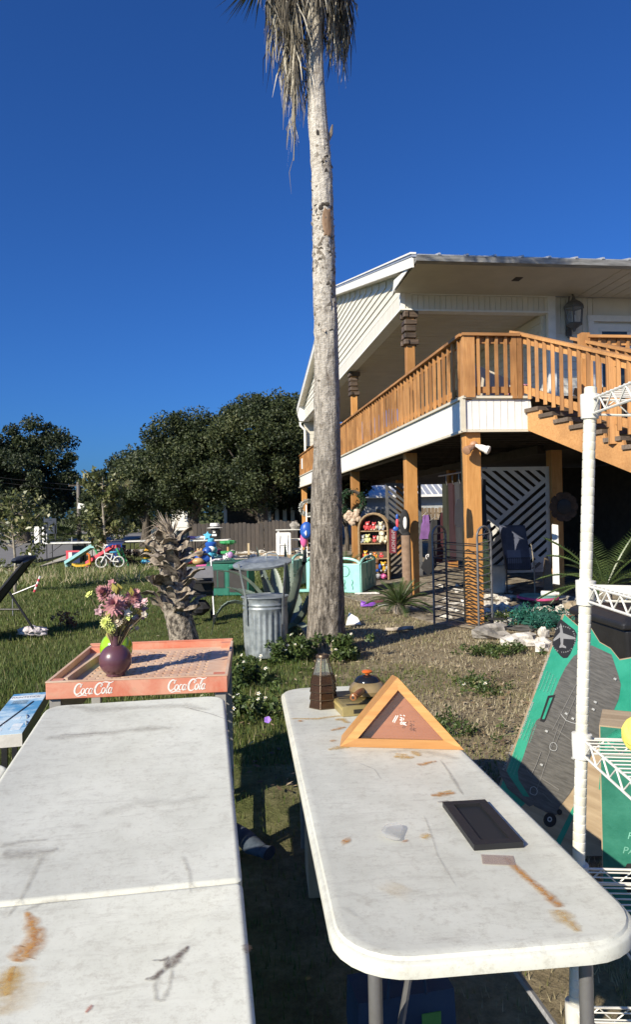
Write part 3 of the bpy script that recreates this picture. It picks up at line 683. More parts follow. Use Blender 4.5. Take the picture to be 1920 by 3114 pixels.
prof = [(990,2004,150),(990,1985,126),(992,1900,114),(994,1800,106),(994,1700,102),(993,1550,95),(995,1400,84),(995,1250,79),(994,1100,75),(992,980,71),(987,880,69),(985,760,66),(982,640,63),(979,520,62),(973,435,60),(966,350,57),(961,260,54),(958,180,50),(956,60,48),(955,-150,46)]
pts = []; rr = []
for i in range(len(prof)-1):
    for k in range(8):
        f = k/8; a = [prof[i][j]+(prof[i+1][j]-prof[i][j])*f for j in range(3)]
        pts.append(at(a[0], a[1], D0)-pb); rr.append(a[2]/2*D0/FPX)
for i, p in enumerate(pts):
    if p.z < 0.02: p.z = -.06+i*.012
b = MB(); n = 40; vs = []
for i, (p, r) in enumerate(zip(pts, rr)):
    for k in range(n):
        g = 2*math.pi*k/n; d = Vector((math.cos(g), math.sin(g), 0)); q = Vector((d.x*2.2, d.y*2.2, p.z*1.3))
        rough_ = .012 if 3.6 < p.z < 5.9 else .005
        e = r*(1+.05*noise.noise(q))+rough_*noise.noise(Vector((d.x*9, d.y*9, p.z*14)))+.008*noise.noise(Vector((d.x*7, d.y*7, p.z*2.2+3)))
        vs.append(p+d*e)
b.add(vs, [(i*n+k, i*n+(k+1) % n, (i+1)*n+(k+1) % n, (i+1)*n+k) for i in range(len(pts)-1) for k in range(n)])
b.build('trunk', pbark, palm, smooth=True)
def on_trunk(z):
    i = min(range(len(pts)), key=lambda j: abs(pts[j].z-z)); return pts[i], rr[i]
bootm = mat('old_leaf_base', (.13,.105,.08), (.40,.35,.29), scale=9, rough=.9, bmp=.5)
b = MB()
for i in range(330):
    z = random.choice((random.uniform(3.7,5.9), random.uniform(3.9,4.9), random.uniform(4.4,5.2), random.uniform(1.5,5.9))); p, r = on_trunk(z); g = random.uniform(0, 6.28); d = Vector((math.cos(g), math.sin(g), 0)); s = Vector((-d.y, d.x, 0))
    w_ = random.uniform(.012,.034); h_ = random.uniform(.02,.065); o_ = random.uniform(.004,.034); p = Vector((p.x, p.y, z))+d*(r-.006)
    up = Vector((0,0,1))*random.choice((1,1,-1))+s*random.uniform(-.6,.6)
    b.quad(p-s*w_, p+s*w_, p+s*w_*.6+up*h_*.6+d*o_*.6, p+up*h_+d*o_, p-s*w_*.7+up*h_*.5+d*o_*.5)
o = b.build('bark_flakes', bootm, palm); o['kind'] = 'stuff'
bare = wood('bare_wood', (.24,.135,.075), (.47,.33,.21), 2, dark=.6)
b = MB(); rnd2 = random.Random(5)
nzz, ngg = 12, 8; vs = []
for a in range(nzz+1):
    z = 4.80+.36*a/nzz; p, r = on_trunk(z)
    w_ = .62*math.sin(math.pi*(a+.6)/(nzz+1.2))**.5*(1+.25*noise.noise(Vector((a*.9,1,4))))
    for c_ in range(ngg+1):
        g = -math.pi/2+.38+(c_/ngg-.5)*1.15*w_*1.6+.10*noise.noise(Vector((a*.7,c_,9))); q = r+.010+.006*noise.noise(Vector((a*1.3,c_*1.1,2))); q = q if 0 < c_ < ngg and 0 < a < nzz else r-.012
        vs.append((p.x+math.cos(g)*q, p.y+math.sin(g)*q, z+.02*noise.noise(Vector((c_*1.3,a*.2,7)))))
b.add(vs, [(a*(ngg+1)+c_, a*(ngg+1)+c_+1, (a+1)*(ngg+1)+c_+1, (a+1)*(ngg+1)+c_) for a in range(nzz) for c_ in range(ngg)]); b.build('bare_wood_patch', bare, palm, smooth=True)
for z, g, sx, sz in ((5.19,-1.35,.05,.022),(5.15,-1.75,.03,.03),(6.02,-1.75,.018,.03)):
    p, r = on_trunk(z); b = MB(); b.blob((p.x+math.cos(g)*r, p.y+math.sin(g)*r, z), (sx,.016,sz), 10, 6, .6, sc=4); b.build('bark_hole', darkboard, palm)
p, r = on_trunk(6.12); b = MB(); b.tube([(p.x+r*.8,p.y,5.98),(p.x+r+.03,p.y-.01,6.06),(p.x+r+.05,p.y-.01,6.16)], [.035,.025,.008], 6); b.build('leaf_stub', bootm, palm)
deadm = leafmat('dead_frond', [(0,(.020,.017,.013)),(.4,(.095,.080,.058)),(.75,(.30,.265,.20)),(1,(.62,.57,.46))], .8, .12)
topz = 8.35
def dead_frond(g, z0, out, zlow, n, ln, w_=.008, spread=.2, tb=.5):
    p, r = on_trunk(z0); d = Vector((math.cos(g), math.sin(g), 0)); s = Vector((-d.y, d.x, 0))
    V = []; t_ = []
    a = Vector((p.x, p.y, z0))+d*r; c = a+d*out+Vector((0,0,.05)); e = c+d*.05+Vector((0,0,-(z0-zlow-ln*.5)))
    base = [a, c, c.lerp(e, .5), e]
    bb = MB(); bb.tube(base, [.016,.014,.01,.006], 5)
    V += [Vector(v) for v in bb.v]; Fq = [f for f in bb.f if len(f) == 4]; t_ += [.75]*len(V)
    for i in range(n):
        f = random.random(); st = c.lerp(e, f) if f > .1 else c; sd = random.uniform(-1, 1)
        L = ln*random.uniform(.5,1.1); m_ = st+s*sd*spread*.6+d*random.uniform(-.06,.10)+Vector((0,0,-L*.45)); en = m_+s*sd*spread*.35+d*random.uniform(-.08,.05)+Vector((0,0,-L*.55))
        ax = (s*math.cos(i)+d*math.sin(i))*w_*random.uniform(.5,1.3); k = len(V)
        V += [st-ax*.4, st+ax*.4, m_+ax, m_-ax, en+ax*.15, en-ax*.15]; Fq += [(k,k+1,k+2,k+3),(k+3,k+2,k+4,k+5)]
        q = min(1, max(0, random.gauss(tb,.34))); t_ += [q]*6
    np_mesh('dead_frond', np.array([tuple(v) for v in V]), np.array(Fq), deadm, palm, np.array(t_))
for i in range(64):
    z0 = random.uniform(7.65, 8.8); g = i*2.399; kx = 1.0 if math.cos(g) < .2 else .62
    dead_frond(g, z0, random.uniform(.22,.46)*(1 if z0 > 7.6 else .55)*kx, z0-random.uniform(.60,1.05)*(1 if kx == 1 else .85), 46, random.uniform(.40,.7))
for i, (g, zl) in enumerate(((3.3,6.35),(3.6,6.25),(2.9,6.5),(3.9,6.5),(.2,7.1),(5.9,7.05),(3.1,6.6))): dead_frond(g, 7.5, random.uniform(.10,.20), zl, 44, .65, spread=.12)
for g in (3.2,3.5): dead_frond(g, 7.1, .14, 5.85, 16, .5, .0055, .07, .8)
dead_frond(3.35, 6.8, .13, 5.45, 9, .45, .004, .05, .85)
palmleaf = leafmat('fan_palm_leaf', [(0,(.03,.055,.02)),(.6,(.06,.095,.035)),(1,(.13,.16,.07))], .45, .25)
for i in range(16):
    g = i*2.4+.55; e = .05+.11*i; d = Vector((math.cos(g)*math.cos(e), math.sin(g)*math.cos(e), math.sin(e)))
    if i == 0: d = Vector((-1,-.05,.05)).normalized()
    bb = MB(); st = Vector((pts[-1].x, pts[-1].y, topz+.1)); hub = st+d*(.75 if i else .42); bb.tube([st, hub], .014, 4)
    if i: fan(bb, hub, d, 26, .72, .018, 3.6, .35)
    else: fan(bb, hub, d, 34, .80, .012, 3.4, .42)
    bb.build('green_frond', palmgreen, palm)
hub = at(800,-75,8.2)-pb; bb = MB(); bb.tube([Vector((pts[-1].x, pts[-1].y, topz-.1)), hub], .012, 4)
fan(bb, hub, Vector((-1,-.15,-.12)), 32, .60, .010, 2.9, .42); bb.build('green_frond', palmgreen, palm)
# ------------------------------------------------------------------ cut cabbage palm with old leaf bases
D1 = 8.0; cb = at(577,2030,D1); cb.z = 0
cut = thing('cabbage_palm_stump', 'short cut palm with curled grey leaf bases and a withered top', 'palm tree', cb)
cp = [at(u, v, D1)-cb for u, v in ((580,2040),(577,2010),(562,1950),(544,1875),(530,1800),(522,1720),(518,1660),(516,1615))]; cp[0].z = -.05
crad = [.185,.175,.162,.150,.150,.140,.115,.06]
def rough_trunk(pts_, rad, n, amp):
    b = MB(); P = []; Q = []
    for i in range(len(pts_)-1):
        for k in range(6): P.append(pts_[i].lerp(pts_[i+1], k/6)); Q.append(rad[i]+(rad[i+1]-rad[i])*k/6)
    rs = []
    for p, r in zip(P, Q):
        rs.append([p+Vector((math.cos(2*math.pi*k/n), math.sin(2*math.pi*k/n), 0))*(r+amp*noise.noise(Vector((math.cos(2*math.pi*k/n)*6, math.sin(2*math.pi*k/n)*6, p.z*16)))) for k in range(n)])
    b.rings(rs); return b
sab = mat('cabbage_palm_bark', (.05,.04,.03), (.36,.31,.245), scale=22, rough=.95, bmp=1.0, bs=30, bd=.03, stretch=(1,1,.8), lo=.4, hi=.6)
rough_trunk(cp, crad, 28, .012).build('trunk', sab, cut, smooth=True)
def cpos(f):
    x = f*(len(cp)-1); i = min(int(x), len(cp)-2); k = x-i; return cp[i].lerp(cp[i+1], k), crad[i]+(crad[i+1]-crad[i])*k
bootg = mat('curled_leaf_base', (.065,.048,.035), (.46,.385,.295), scale=6, rough=.85, bmp=.5, bs=25, stretch=(3,3,1))
for i in range(66):
    f = .44+.48*(i/66)+random.uniform(-.02,.02); p, r = cpos(f); g = i*2.399+random.uniform(-.5,.5); d = Vector((math.cos(g), math.sin(g), 0)); s = Vector((-d.y, d.x, 0))
    L = random.uniform(.13,.34)*(1.0 if f < .78 else .7); w0 = random.uniform(.045,.10); dr = random.uniform(.9,3.2); tw = random.uniform(-.8,.8)
    rs = []; cur = (d*.75+Vector((0,0,random.uniform(.15,.8)))+s*tw*.7).normalized(); q = p+d*(r-.03)
    for k in range(6):
        t_ = k/5; wv = w0*(1-.5*t_); nn = cur.cross(s).normalized(); sw = (s*math.cos(tw*t_*2)+nn*math.sin(tw*t_*2))
        th = .014*(1-.5*t_)
        rs.append([q-sw*wv, q+nn*(th+wv*.35), q+sw*wv, q+nn*(wv*.35-th)]); q = q+cur*(L/5); cur = (cur+Vector((0,0,-dr/5*(1 if t_ > .3 else -.6)))+d*.03).normalized()
    b = MB(); b.rings(rs); b.build('leaf_base', bootg, cut, smooth=True)
b = MB(); top, _ = cpos(.93)
for i in range(46):
    g = random.uniform(0, 6.28); d = Vector((math.cos(g)*.7-.12, math.sin(g)*.7, random.uniform(.6,1.9))).normalized(); L = random.uniform(.12,.34); q = top+d*.02
    b.tube([q, q+d*L*.5, q+d*L+Vector((-.03,0,-.05*random.random()))], [.016,.012,.003], 5, flat=.4)
for i in range(26):
    d = Vector((-1, random.uniform(-.4,.4), random.uniform(.0,.5))).normalized(); L = random.uniform(.2,.42); q = top+Vector((0,0,random.uniform(-.12,.05)))
    b.tube([q, q+d*L*.5+Vector((0,0,.05)), q+d*L+Vector((0,0,-.10-.06*random.random()))], [.014,.009,.002], 5, flat=.4)
b.build('withered_fronds', bootg, cut)
b = MB()
for (u0,v0,u1,v1) in ((520,1722,446,1724),(520,1760,470,1752),(515,1800,462,1776)):
    a_ = at(u0,v0,D1-.1)-cb; e_ = at(u1,v1,D1-.2)-cb; b.tube([a_, a_.lerp(e_, .5)+Vector((0,0,.02)), e_], [.02,.016,.008], 6, flat=.5)
b.build('broken_stalk', bootg, cut)
# ------------------------------------------------------------------ galvanised bin with raised lid
galv = mat('galvanised_steel', (.17,.195,.21), (.36,.395,.405), scale=7, rough=.42, metal=.35, bs=18, bmp=.12)
g0 = G(810,1990)
bin_ = thing('galvanised_bin', 'ribbed galvanised steel bin with its lid raised on straps beside the palm', 'trash can', M=T(*g0)@Matrix.Scale(1.05,4))
b = MB(); n = 120; rs = []
for z, r, amp in ((0,.225,0),(.03,.232,0),(.06,.232,.0),(.10,.233,.009),(.46,.243,.009),(.50,.243,0),(.53,.252,0),(.55,.242,0),(.57,.252,0),(.60,.243,0),(.63,.254,0),(.655,.256,0),(.66,.248,0),(.60,.238,0),(.05,.225,0)):
    rs.append([(math.cos(2*math.pi*k/n)*(r+amp*math.sin(k*2*math.pi*24/n*1.0)), math.sin(2*math.pi*k/n)*(r+amp*math.sin(k*2*math.pi*24/n)), z) for k in range(n)])
b.rings(rs); b.build('body', galv, bin_, smooth=True)
b = MB(); b.lathe([(.30,.0),(.325,.01),(.33,.03),(.318,.035),(.20,.065),(.19,.06),(.10,.075),(.001,.08),(.001,.06),(.2,.045),(.31,.012)], 48, T(-.02,0,.995)@RX(R(7))@RY(R(-3.5))); b.build('lid', galv, bin_, smooth=True)
b = MB(); b.tube([(.02,-.02,1.07),(.03,-.02,1.115),(.06,-.01,1.125),(.14,.0,1.115),(.16,.0,1.07)], .009, 6); b.build('lid_handle', galv, bin_, smooth=True)
for s_, a in ((-1, 3.9), (1, 5.62)):
    x, y = math.cos(a), math.sin(a); b = MB()
    b.bar((x*.262,y*.262,.36), (x*.272,y*.272,.66), .035, .006, (x,y,0)); b.bar((x*.272,y*.272,.66), (x*.335-.02,y*.335,1.03), .03, .006, (x,y,0)); b.build('strap', galv, bin_)
b = MB(); b.lathe([(.262,.640),(.268,.648),(.262,.656)], 48); b.build('rim_band', galv, bin_, smooth=True)
# ------------------------------------------------------------------ agave
agm = mat('agave_skin', (.075,.105,.085), (.19,.23,.19), scale=4, rough=.45, bmp=.1, stretch=(1,1,.6))
agb = G(858,1935); ag = thing('agave_plant', 'large blue green agave with broad spiny leaves behind the steel bin', 'agave', agb)
def agave_leaf(tip, mid, wd, base=(0,0,.02)):
    base, tip, mid = Vector(base), Vector(tip), Vector(mid); n = 10; rs = []; m_ = mid*2-(base+tip)*.5
    for i in range(n+1):
        t_ = i/n; p = base*(1-t_)**2+m_*2*t_*(1-t_)+tip*t_*t_; tg = ((m_-base)*(1-t_)+(tip-m_)*t_).normalized()
        o_ = Vector((p.x, p.y, 0)); o_ = o_.normalized() if o_.length > .02 else Vector((mid.x, mid.y, .01)).normalized(); s = tg.cross(Vector((0,0,1))); s = s.normalized() if s.length > .2 else tg.cross(o_).normalized()
        nn = s.cross(tg).normalized(); k = wd*(.55+.9*t_-.2*t_*t_ if t_ < .4 else 1.0*(1-((t_-.4)/.6)**1.7)*.88)+.004; th = .028*(1-t_)+.004
        rs.append([p-s*k+nn*k*.45, p-s*k*.5+nn*.10*k, p, p+s*k*.5+nn*.10*k, p+s*k+nn*k*.45, p+s*k*.5+nn*(k*.1-th), p-nn*th, p-s*k*.5+nn*(k*.1-th)])
    b = MB(); b.rings(rs)
    for i in range(1, n*2):                                   # marginal teeth
        a = i/(n*2); j = int(a*n); f = a*n-j
        for q in (0, 4):
            p = rs[j][q].lerp(rs[j+1][q], f); c = rs[j][2].lerp(rs[j+1][2], f); d = (p-c).normalized(); tg = (rs[j+1][2]-rs[j][2]).normalized()
            b.quad(p-tg*.008, p+tg*.008, p+d*.014+tg*.006)
    b.build('leaf', agm, ag, smooth=True)
def rel(u, v, d): return at(u, v, d)-agb
dA = agb.y
for u, v, d, mu, mv, md, wd in ((780,1662,dA+.35,812,1800,dA+.2,.085),(866,1650,dA-.1,868,1800,dA-.05,.075),(885,1688,dA+.1,878,1820,dA+.1,.085),(930,1655,dA-.25,905,1790,dA-.2,.10),(905,1800,dA+.6,900,1860,dA+.3,.09),(955,1770,dA-.3,925,1870,dA-.2,.085),(938,1805,dA+.3,915,1880,dA+.2,.09),
        (662,1738,dA-.15,770,1778,dA-.1,.06),(690,1785,dA+.3,770,1830,dA+.2,.09),(642,1930,dA-.25,715,1830,dA-.2,.055),(830,1720,dA+.5,840,1790,dA+.35,.10),(800,1745,dA+.2,815,1810,dA+.15,.11),(935,1955,dA-.4,910,1900,dA-.25,.08),(720,1790,dA+.8,790,1830,dA+.45,.09)):
    agave_leaf(rel(u,v,d), rel(mu,mv,md), wd)
# ------------------------------------------------------------------ flowering weeds round the palm foot
weedm = leafmat('weed_leaves', [(0,(.025,.050,.012)),(.5,(.065,.105,.025)),(.85,(.13,.165,.045)),(1,(.24,.23,.09))], .5, .25)
petal = mat('white_petal', (.80,.80,.74), var=.04, rough=.6, bmp=0); yolk = mat('yellow_flower_eye', (.65,.42,.05), rough=.6, bmp=0)
def weed(label, x, y, rx, ry, hh, nc, nf, per=34, size=.026):
    t = thing('flowering_weed', label, 'weed', (x, y, 0), group='white flowering weeds around the yard')
    cen = np.array([(rng.normal(0, rx*.5), rng.normal(0, ry*.5), hh*rng.random()**1.3) for i in range(nc)]); rad = np.full((nc, 3), .055)
    leaves('foliage', cen, rad, per, size, weedm, t, asp=.42, tb=.45)
    st = MB()
    for c in cen[::2]: st.tube([(c[0]*.6, c[1]*.6, -.03), tuple(c)], .003, 4)
    st.build('stems', palmgreen, t)
    for i in range(nf):
        c = Vector((rng.normal(0, rx*.55), rng.normal(0, ry*.5), hh*rng.uniform(.55,1.15))); b = MB(); r = rng.uniform(.010,.016); d = Vector((rng.normal(-.3,.5), rng.normal(-.8,.4), 1)).normalized(); M_ = T(*c)@d.to_track_quat('Z','Y').to_matrix().to_4x4()
        for k in range(5):
            g = k*2*math.pi/5; b.add([(0,0,0),(math.cos(g-.35)*r,math.sin(g-.35)*r,.004),(math.cos(g)*r*1.4,math.sin(g)*r*1.4,.002),(math.cos(g+.35)*r,math.sin(g+.35)*r,.004)], [(0,1,2,3)], M_)
        b.m = 1; b.blob((0,0,.004), r*.35, 6, 4, M=M_); b.build('flower', [petal, yolk], t)
weed('leafy weed with small white flowers at the left foot of the tall palm', pb.x-.38, pb.y-.30, .30, .20, .24, 60, 8)
weed('leafy weed with small white flowers at the right foot of the tall palm', pb.x+.22, pb.y-.34, .22, .16, .24, 46, 6)
p = G(735,2075); weed('white flowering weed beside the red plastic tray', p.x, p.y, .22, .30, .22, 50, 10)
p = G(745,2165); weed('low white flowering weed between the two folding tables', p.x, p.y, .28, .35, .13, 50, 14)
p = G(1450,2090); weed('low green weed in dry grass behind the green luggage carton', p.x, p.y, .20, .35, .07, 30, 2, 22, .018)
p = G(1500,1985); weed('low green weed in front of the flat white stones', p.x, p.y, .45, .22, .09, 60, 0, 26, .02)
p = G(1590,1890); weed('leafy weed growing between the stones by the iron rack', p.x, p.y, .6, .26, .14, 70, 0, 26, .02)
p = G(1350,2225); weed('green grass tuft growing beside the wooden flag case', p.x, p.y, .4, .28, .07, 50, 0, 24, .018)
p = G(640,2265) ; 
# ------------------------------------------------------------------ sago palms
def sago(label, x, y, n, L, ll, z0=.12, group=None, trunk=True, el=(.1,1.25), m=None):
    t = thing('sago_palm', label, 'sago palm', (x, y, 0), group=group)
    for i in range(n):
        g = i*2.399; e = el[0]+(el[1]-el[0])*(i/n)**.8; b = MB()
        d = Vector((math.cos(g)*math.cos(e), math.sin(g)*math.cos(e), math.sin(e)))
        pinnate(b, (d.x*.04, d.y*.04, z0), d, L*random.uniform(.8,1.1), random.uniform(.7,1.3), 26, ll, .011, .3); b.build('frond', m or sagogreen, t)
    MB().lathe([(.09,-.05),(.11,.05),(.08,z0+.02),(.02,z0+.07)], 12).build('trunk', bootm, t, smooth=True); return t
p = G(1215,1862); sago('round bushy sago palm on dry grass in front of the brown pillar', p.x, p.y, 46, .56, .13)
p = at(1840,1720,9.6); sago('sago palm in deep shade beside the timber pillar under the stair', p.x, p.y, 22, 1.0, .22, .55, el=(.05,1.2))
p = G(1052,1745)
sago('small upright cycad standing behind the mint green play panel', px(1052,16.2), 16.2, 16, .5, .12, .30, el=(.75,1.45), m=palmgreen)
# ------------------------------------------------------------------ the two folding tables
def plastic():
    m, n, l, p = newmat('table_plastic'); v = coords(n, l, rand=True); vs_ = coords(n, l, (.5,2.6,1)); 
    a = nz(n, l, v, 3.2, 6, .7, .2); b = nz(n, l, v, 34, 8, .85, .1); c = nz(n, l, v, 130, 3, .7); d = nz(n, l, vs_, 9, 10, .85, .15)
    k = ramp(n, l, a, [(.3,(.53,.53,.455)),(.6,(.64,.642,.56))])
    k = mix(n, l, ramp(n, l, b, [(.50,(0,0,0)),(.72,(.75,.75,.75))]), k, (.36,.335,.275)); k = mix(n, l, ramp(n, l, d, [(.52,(0,0,0)),(.72,(.65,.65,.65))]), k, (.34,.32,.27))
    k = mix(n, l, ramp(n, l, c, [(.62,(0,0,0)),(.74,(.45,.45,.45))]), k, (.36,.33,.28))
    l.new(k, p.inputs['Base Color']); p.inputs['Roughness'].default_value = .5; bump(n, l, p, c, .10, .002); return m
tplast = plastic()
def rrect(w_, l_, r, ins, seg=7):
    out = []
    for cx, cy, a0 in ((w_-r,l_-r,0),(r,l_-r,90),(r,r,180),(w_-r,r,270)):
        for k in range(seg+1):
            a = R(a0+90*k/seg); out.append((cx+math.cos(a)*(r-ins), cy+math.sin(a)*(r-ins)))
    return out
def slab(w_, l_, r, prof, M=None):
    b = MB(); b.rings([[(x, y, z) for x, y in rrect(w_, l_, r, i)] for i, z in prof], M); return b
class Tbl: pass
def frame_of(Ldir, corner, uv_right=None):
    f = Tbl(); f.L = Ldir.normalized(); f.W = f.L.cross(Vector((0,0,1))).normalized(); f.N = f.W.cross(f.L).normalized(); f.P = corner; return f
def hit(f, u, v, off=0):
    q = ray(u, v); o = Vector((0,0,EYE)); k = (f.P+f.N*off-o).dot(f.N)/q.dot(f.N); return o+q*k
t1 = frame_of(ray(618,1435), onz(683,2112,.86)); a = hit(t1,166,2112); W1 = abs((t1.P-a).dot(t1.W))+.0
s1 = hit(t1,747,2674); half1 = (t1.P-s1).dot(t1.L)
t2 = frame_of(ray(761,1657), onz(852,2092,.72)); a = hit(t2,1222,2095); W2 = (a-t2.P).dot(t2.W); s2 = hit(t2,1035,2935); len2 = (t2.P-s2).dot(t2.L)
print('tables', W1, half1, W2, len2, s2, t2.P)
prof_t = [(.034,-.001),(.026,0),(.014,-.002),(.010,-.008),(.003,-.010),(0,-.014),(0,-.036),(.008,-.040),(.02,-.040)]
# frames: x to the right, y away, z up; origin at the near left corner
NEAR1 = 1.05
M1 = F3(t1.P-t1.W*W1-t1.L*(half1+NEAR1), t1.W, t1.L, t1.N); M2 = F3(t2.P-t2.L*len2, t2.W, t2.L, t2.N)
tb1 = thing('folding_table', 'white centre fold plastic table with rust stains next to the red tray', 'table', M=M1, group=None)
tb2 = thing('folding_table', 'narrow white plastic table holding the lantern, flag case and black frame', 'table', M=M2)
pr1 = [(.016,-.001),(.012,0),(.006,-.002),(0,-.008),(0,-.038),(.01,-.042)]
def half(y0, l_, r_far, r_near):
    b = MB(); out = []
    def rr_(ins):
        o = []
        for cx, cy, a0, r in ((W1,y0+l_,0,r_far),(0,y0+l_,90,r_far),(0,y0,180,r_near),(W1,y0,270,r_near)):
            sx = -1 if cx else 1; sy = -1 if cy > y0 else 1
            for k in range(7):
                a = R(a0+90*k/6); o.append((cx+sx*r+math.cos(a)*(r-ins), cy+sy*r+math.sin(a)*(r-ins)))
        return o
    b.rings([[(x,y,z) for x, y in rr_(i)] for i, z in pr1]); return b
half(NEAR1+.003, half1-.003, .075, .018).build('table_top', tplast, tb1, smooth=True)
half(0, NEAR1-.003, .018, .075).build('table_top', tplast, tb1, smooth=True)
steel = mat('grey_leg_steel', (.22,.22,.225), var=.2, rough=.45, metal=.5)
def legs(tb, Mx, w_, ys, ht):
    inv = Mx.inverted()
    for y in ys:
        b = MB()
        for x in (.09, w_-.09):
            top = Mx@Vector((x, y, -.045)); b.tube([Vector((x, y, -.045)), inv@Vector((top.x, top.y, .0))], .0145, 10)
        b.tube([(.09, y, -.10),(w_-.09, y, -.10)], .010, 8); lo = [inv@Vector(((Mx@Vector((x,y,0))).x, (Mx@Vector((x,y,0))).y, .10)) for x in (.09, w_-.09)]; b.tube(lo, .010, 8)
        b.build('leg', steel, tb, smooth=True)
        d = .42 if y < 1.2 else -.42; b = MB()
        for x in (.12, w_-.12): p = Vector((x, y, -.30)); b.tube([p, Vector((w_/2, y+d, -.05))], .008, 6)
        b.build('leg_brace', steel, tb)
legs(tb1, M1, W1, (.25, half1+NEAR1-.3), .75); legs(tb2, M2, W2, (.14, len2-.28), .75)
slab(W2, len2, .145, prof_t).build('table_top', tplast, tb2, smooth=True)
inv1, inv2 = M1.inverted(), M2.inverted()
# a third table stands against the left one, only its corner in view
W3, L3 = .74, 1.85; c3 = t1.P-t1.W*(W1+.004)-t1.L*((t1.P-hit(t1,0,2361)).dot(t1.L)-.17); c3.z -= .02
M3 = F3(c3-t1.W*W3-t1.L*L3, t1.W, t1.L, t1.N); tb3 = thing('folding_table', 'white folding table pushed against the left side of the rust stained table', 'table', M=M3)
slab(W3, L3, .075, pr1).build('table_top', tplast, tb3, smooth=True); legs(tb3, M3, W3, (.25, L3-.25), .75)
# rust marks, dirt smears (thin films with soft edges lying on the plastic)
rust = decal('rust_stain', (.38,.14,.015), (.56,.27,.04)); rust2 = decal('pale_rust', (.50,.29,.07), (.60,.42,.15)); grime = decal('grime', (.15,.12,.10), (.30,.27,.23)); darkgr = decal('dark_paint', (.07,.045,.035), (.16,.11,.09))
dcount = [0]
def film(tb, f, inv, path, wds, m, name='rust_stain', al=1.0):
    P = [inv@hit(f, u, v) for u, v in path]; V = []; Fq = []; tt = []; dcount[0] += 1; z = .0006+.00003*dcount[0]; Q = []; Wd = []
    for i in range(len(P)-1):
        for k in range(6):
            x = k/6; Q.append(P[i].lerp(P[i+1], x)); Wd.append(wds[i]+(wds[i+1]-wds[i])*x)
    Q.append(P[-1]); Wd.append(wds[-1])
    for i, p in enumerate(Q):
        t_ = (Q[min(i+1,len(Q)-1)]-Q[max(i-1,0)]).normalized(); s = Vector((-t_.y, t_.x, 0)); en = 0 if i in (0, len(Q)-1) else 1
        k = 1.25*Wd[i]*(1+.35*noise.noise(Vector((i*.6, dcount[0]*3.1, 0)))); c = p+s*Wd[i]*.4*noise.noise(Vector((i*.4, dcount[0]*1.7, 5)))
        for a, al_ in ((-1.25,0),(-.5,.55),(0,.85),(.5,.55),(1.25,0)):
            e = c+s*k*a; V.append((e.x, e.y, z)); tt.append(al*al_*en)
    m_ = len(Q)
    for i in range(m_-1):
        for k in range(4): Fq.append((i*5+k, i*5+k+1, (i+1)*5+k+1, (i+1)*5+k))
    o = np_mesh(name, np.array(V), np.array(Fq), m, tb, np.array(tt)); return o
A1 = (tb1, t1, inv1); A2 = (tb2, t2, inv2)
film(*A1, [(78,2770),(96,2800),(106,2840),(95,2880),(62,2905),(45,2925)], [.004,.012,.016,.022,.024,.01], rust)
film(*A1, [(42,2935),(30,2970),(20,3000),(12,3030)], [.006,.018,.02,.008], rust2); film(*A1, [(36,2955),(28,2985)], [.005,.004], rust)
film(*A1, [(70,2930),(30,3000),(20,3090)], [.02,.05,.03], rust2, al=.35)
film(*A1, [(575,2875),(545,2905),(525,2925),(500,2945),(465,2975),(440,2975)], [.003,.010,.012,.007,.005,.003], darkgr, 'dirt_mark'); film(*A1, [(515,2915),(490,2920),(460,2920)], [.008,.003,.002], darkgr, 'dirt_mark', .7)
film(*A1, [(525,2940),(515,3000),(495,3042),(475,3040),(470,3000),(480,2965)], [.004]*6, grime, 'dirt_mark', 0.43)
film(*A1, [(745,2870),(752,2885),(748,2900)], [.006,.008,.003], darkgr, 'dirt_mark', .8)
film(*A1, [(282,3055),(270,3068),(260,3080)], [.003,.004,.002], decal('red_scratch', (.35,.08,.05), (.45,.14,.09)), 'dirt_mark')
film(*A1, [(130,2600),(95,2670),(60,2740),(20,2790)], [.008,.006,.005,.004], grime, 'dirt_mark', 0.37)
film(*A1, [(0,2600),(60,2595),(140,2590),(180,2580)], [.02,.025,.018,.006], grime, 'dirt_mark', 0.46); film(*A1, [(0,2570),(70,2560),(150,2552)], [.012,.008,.004], grime, 'dirt_mark', 0.37)
film(*A1, [(70,2770),(130,2745),(210,2735)], [.003,.008,.003], grime, 'dirt_mark', 0.37)
film(*A1, [(200,2145),(300,2160),(420,2150),(560,2145),(640,2160)], [.015,.03,.02,.025,.01], grime, 'dirt_mark', 0.31); film(*A1, [(135,2245),(220,2238),(330,2228),(450,2215),(530,2212)], [.02,.03,.02,.03,.01], grime, 'dirt_mark', 0.34)
film(*A1, [(180,2235),(260,2232),(350,2225)], [.004,.003,.002], darkgr, 'dirt_mark', .5); film(*A1, [(560,2150),(640,2170),(690,2188)], [.003,.003,.002], darkgr, 'dirt_mark', .6)
film(*A1, [(300,2480),(420,2440),(520,2440),(640,2420)], [.015,.025,.02,.01], grime, 'dirt_mark', 0.19); film(*A1, [(555,2600),(575,2650),(580,2720)], [.006,.005,.003], grime, 'dirt_mark', 0.31)
film(*A2, [(1535,2605),(1580,2650),(1640,2700),(1680,2735),(1706,2760)], [0.0062,0.0093,0.0093,0.0109,0.0093], rust); film(*A2, [(1700,2765),(1715,2790),(1740,2810),(1762,2835)], [0.0155,0.0186,0.0124,0.0062], rust2, al=.8)
film(*A2, [(880,2185),(960,2186),(1020,2178),(1060,2176)], [0.0062,0.0124,0.0093,0.0047], rust2); film(*A2, [(1005,2222),(1030,2216),(1052,2210)], [0.0047,0.0124,0.0062], rust)
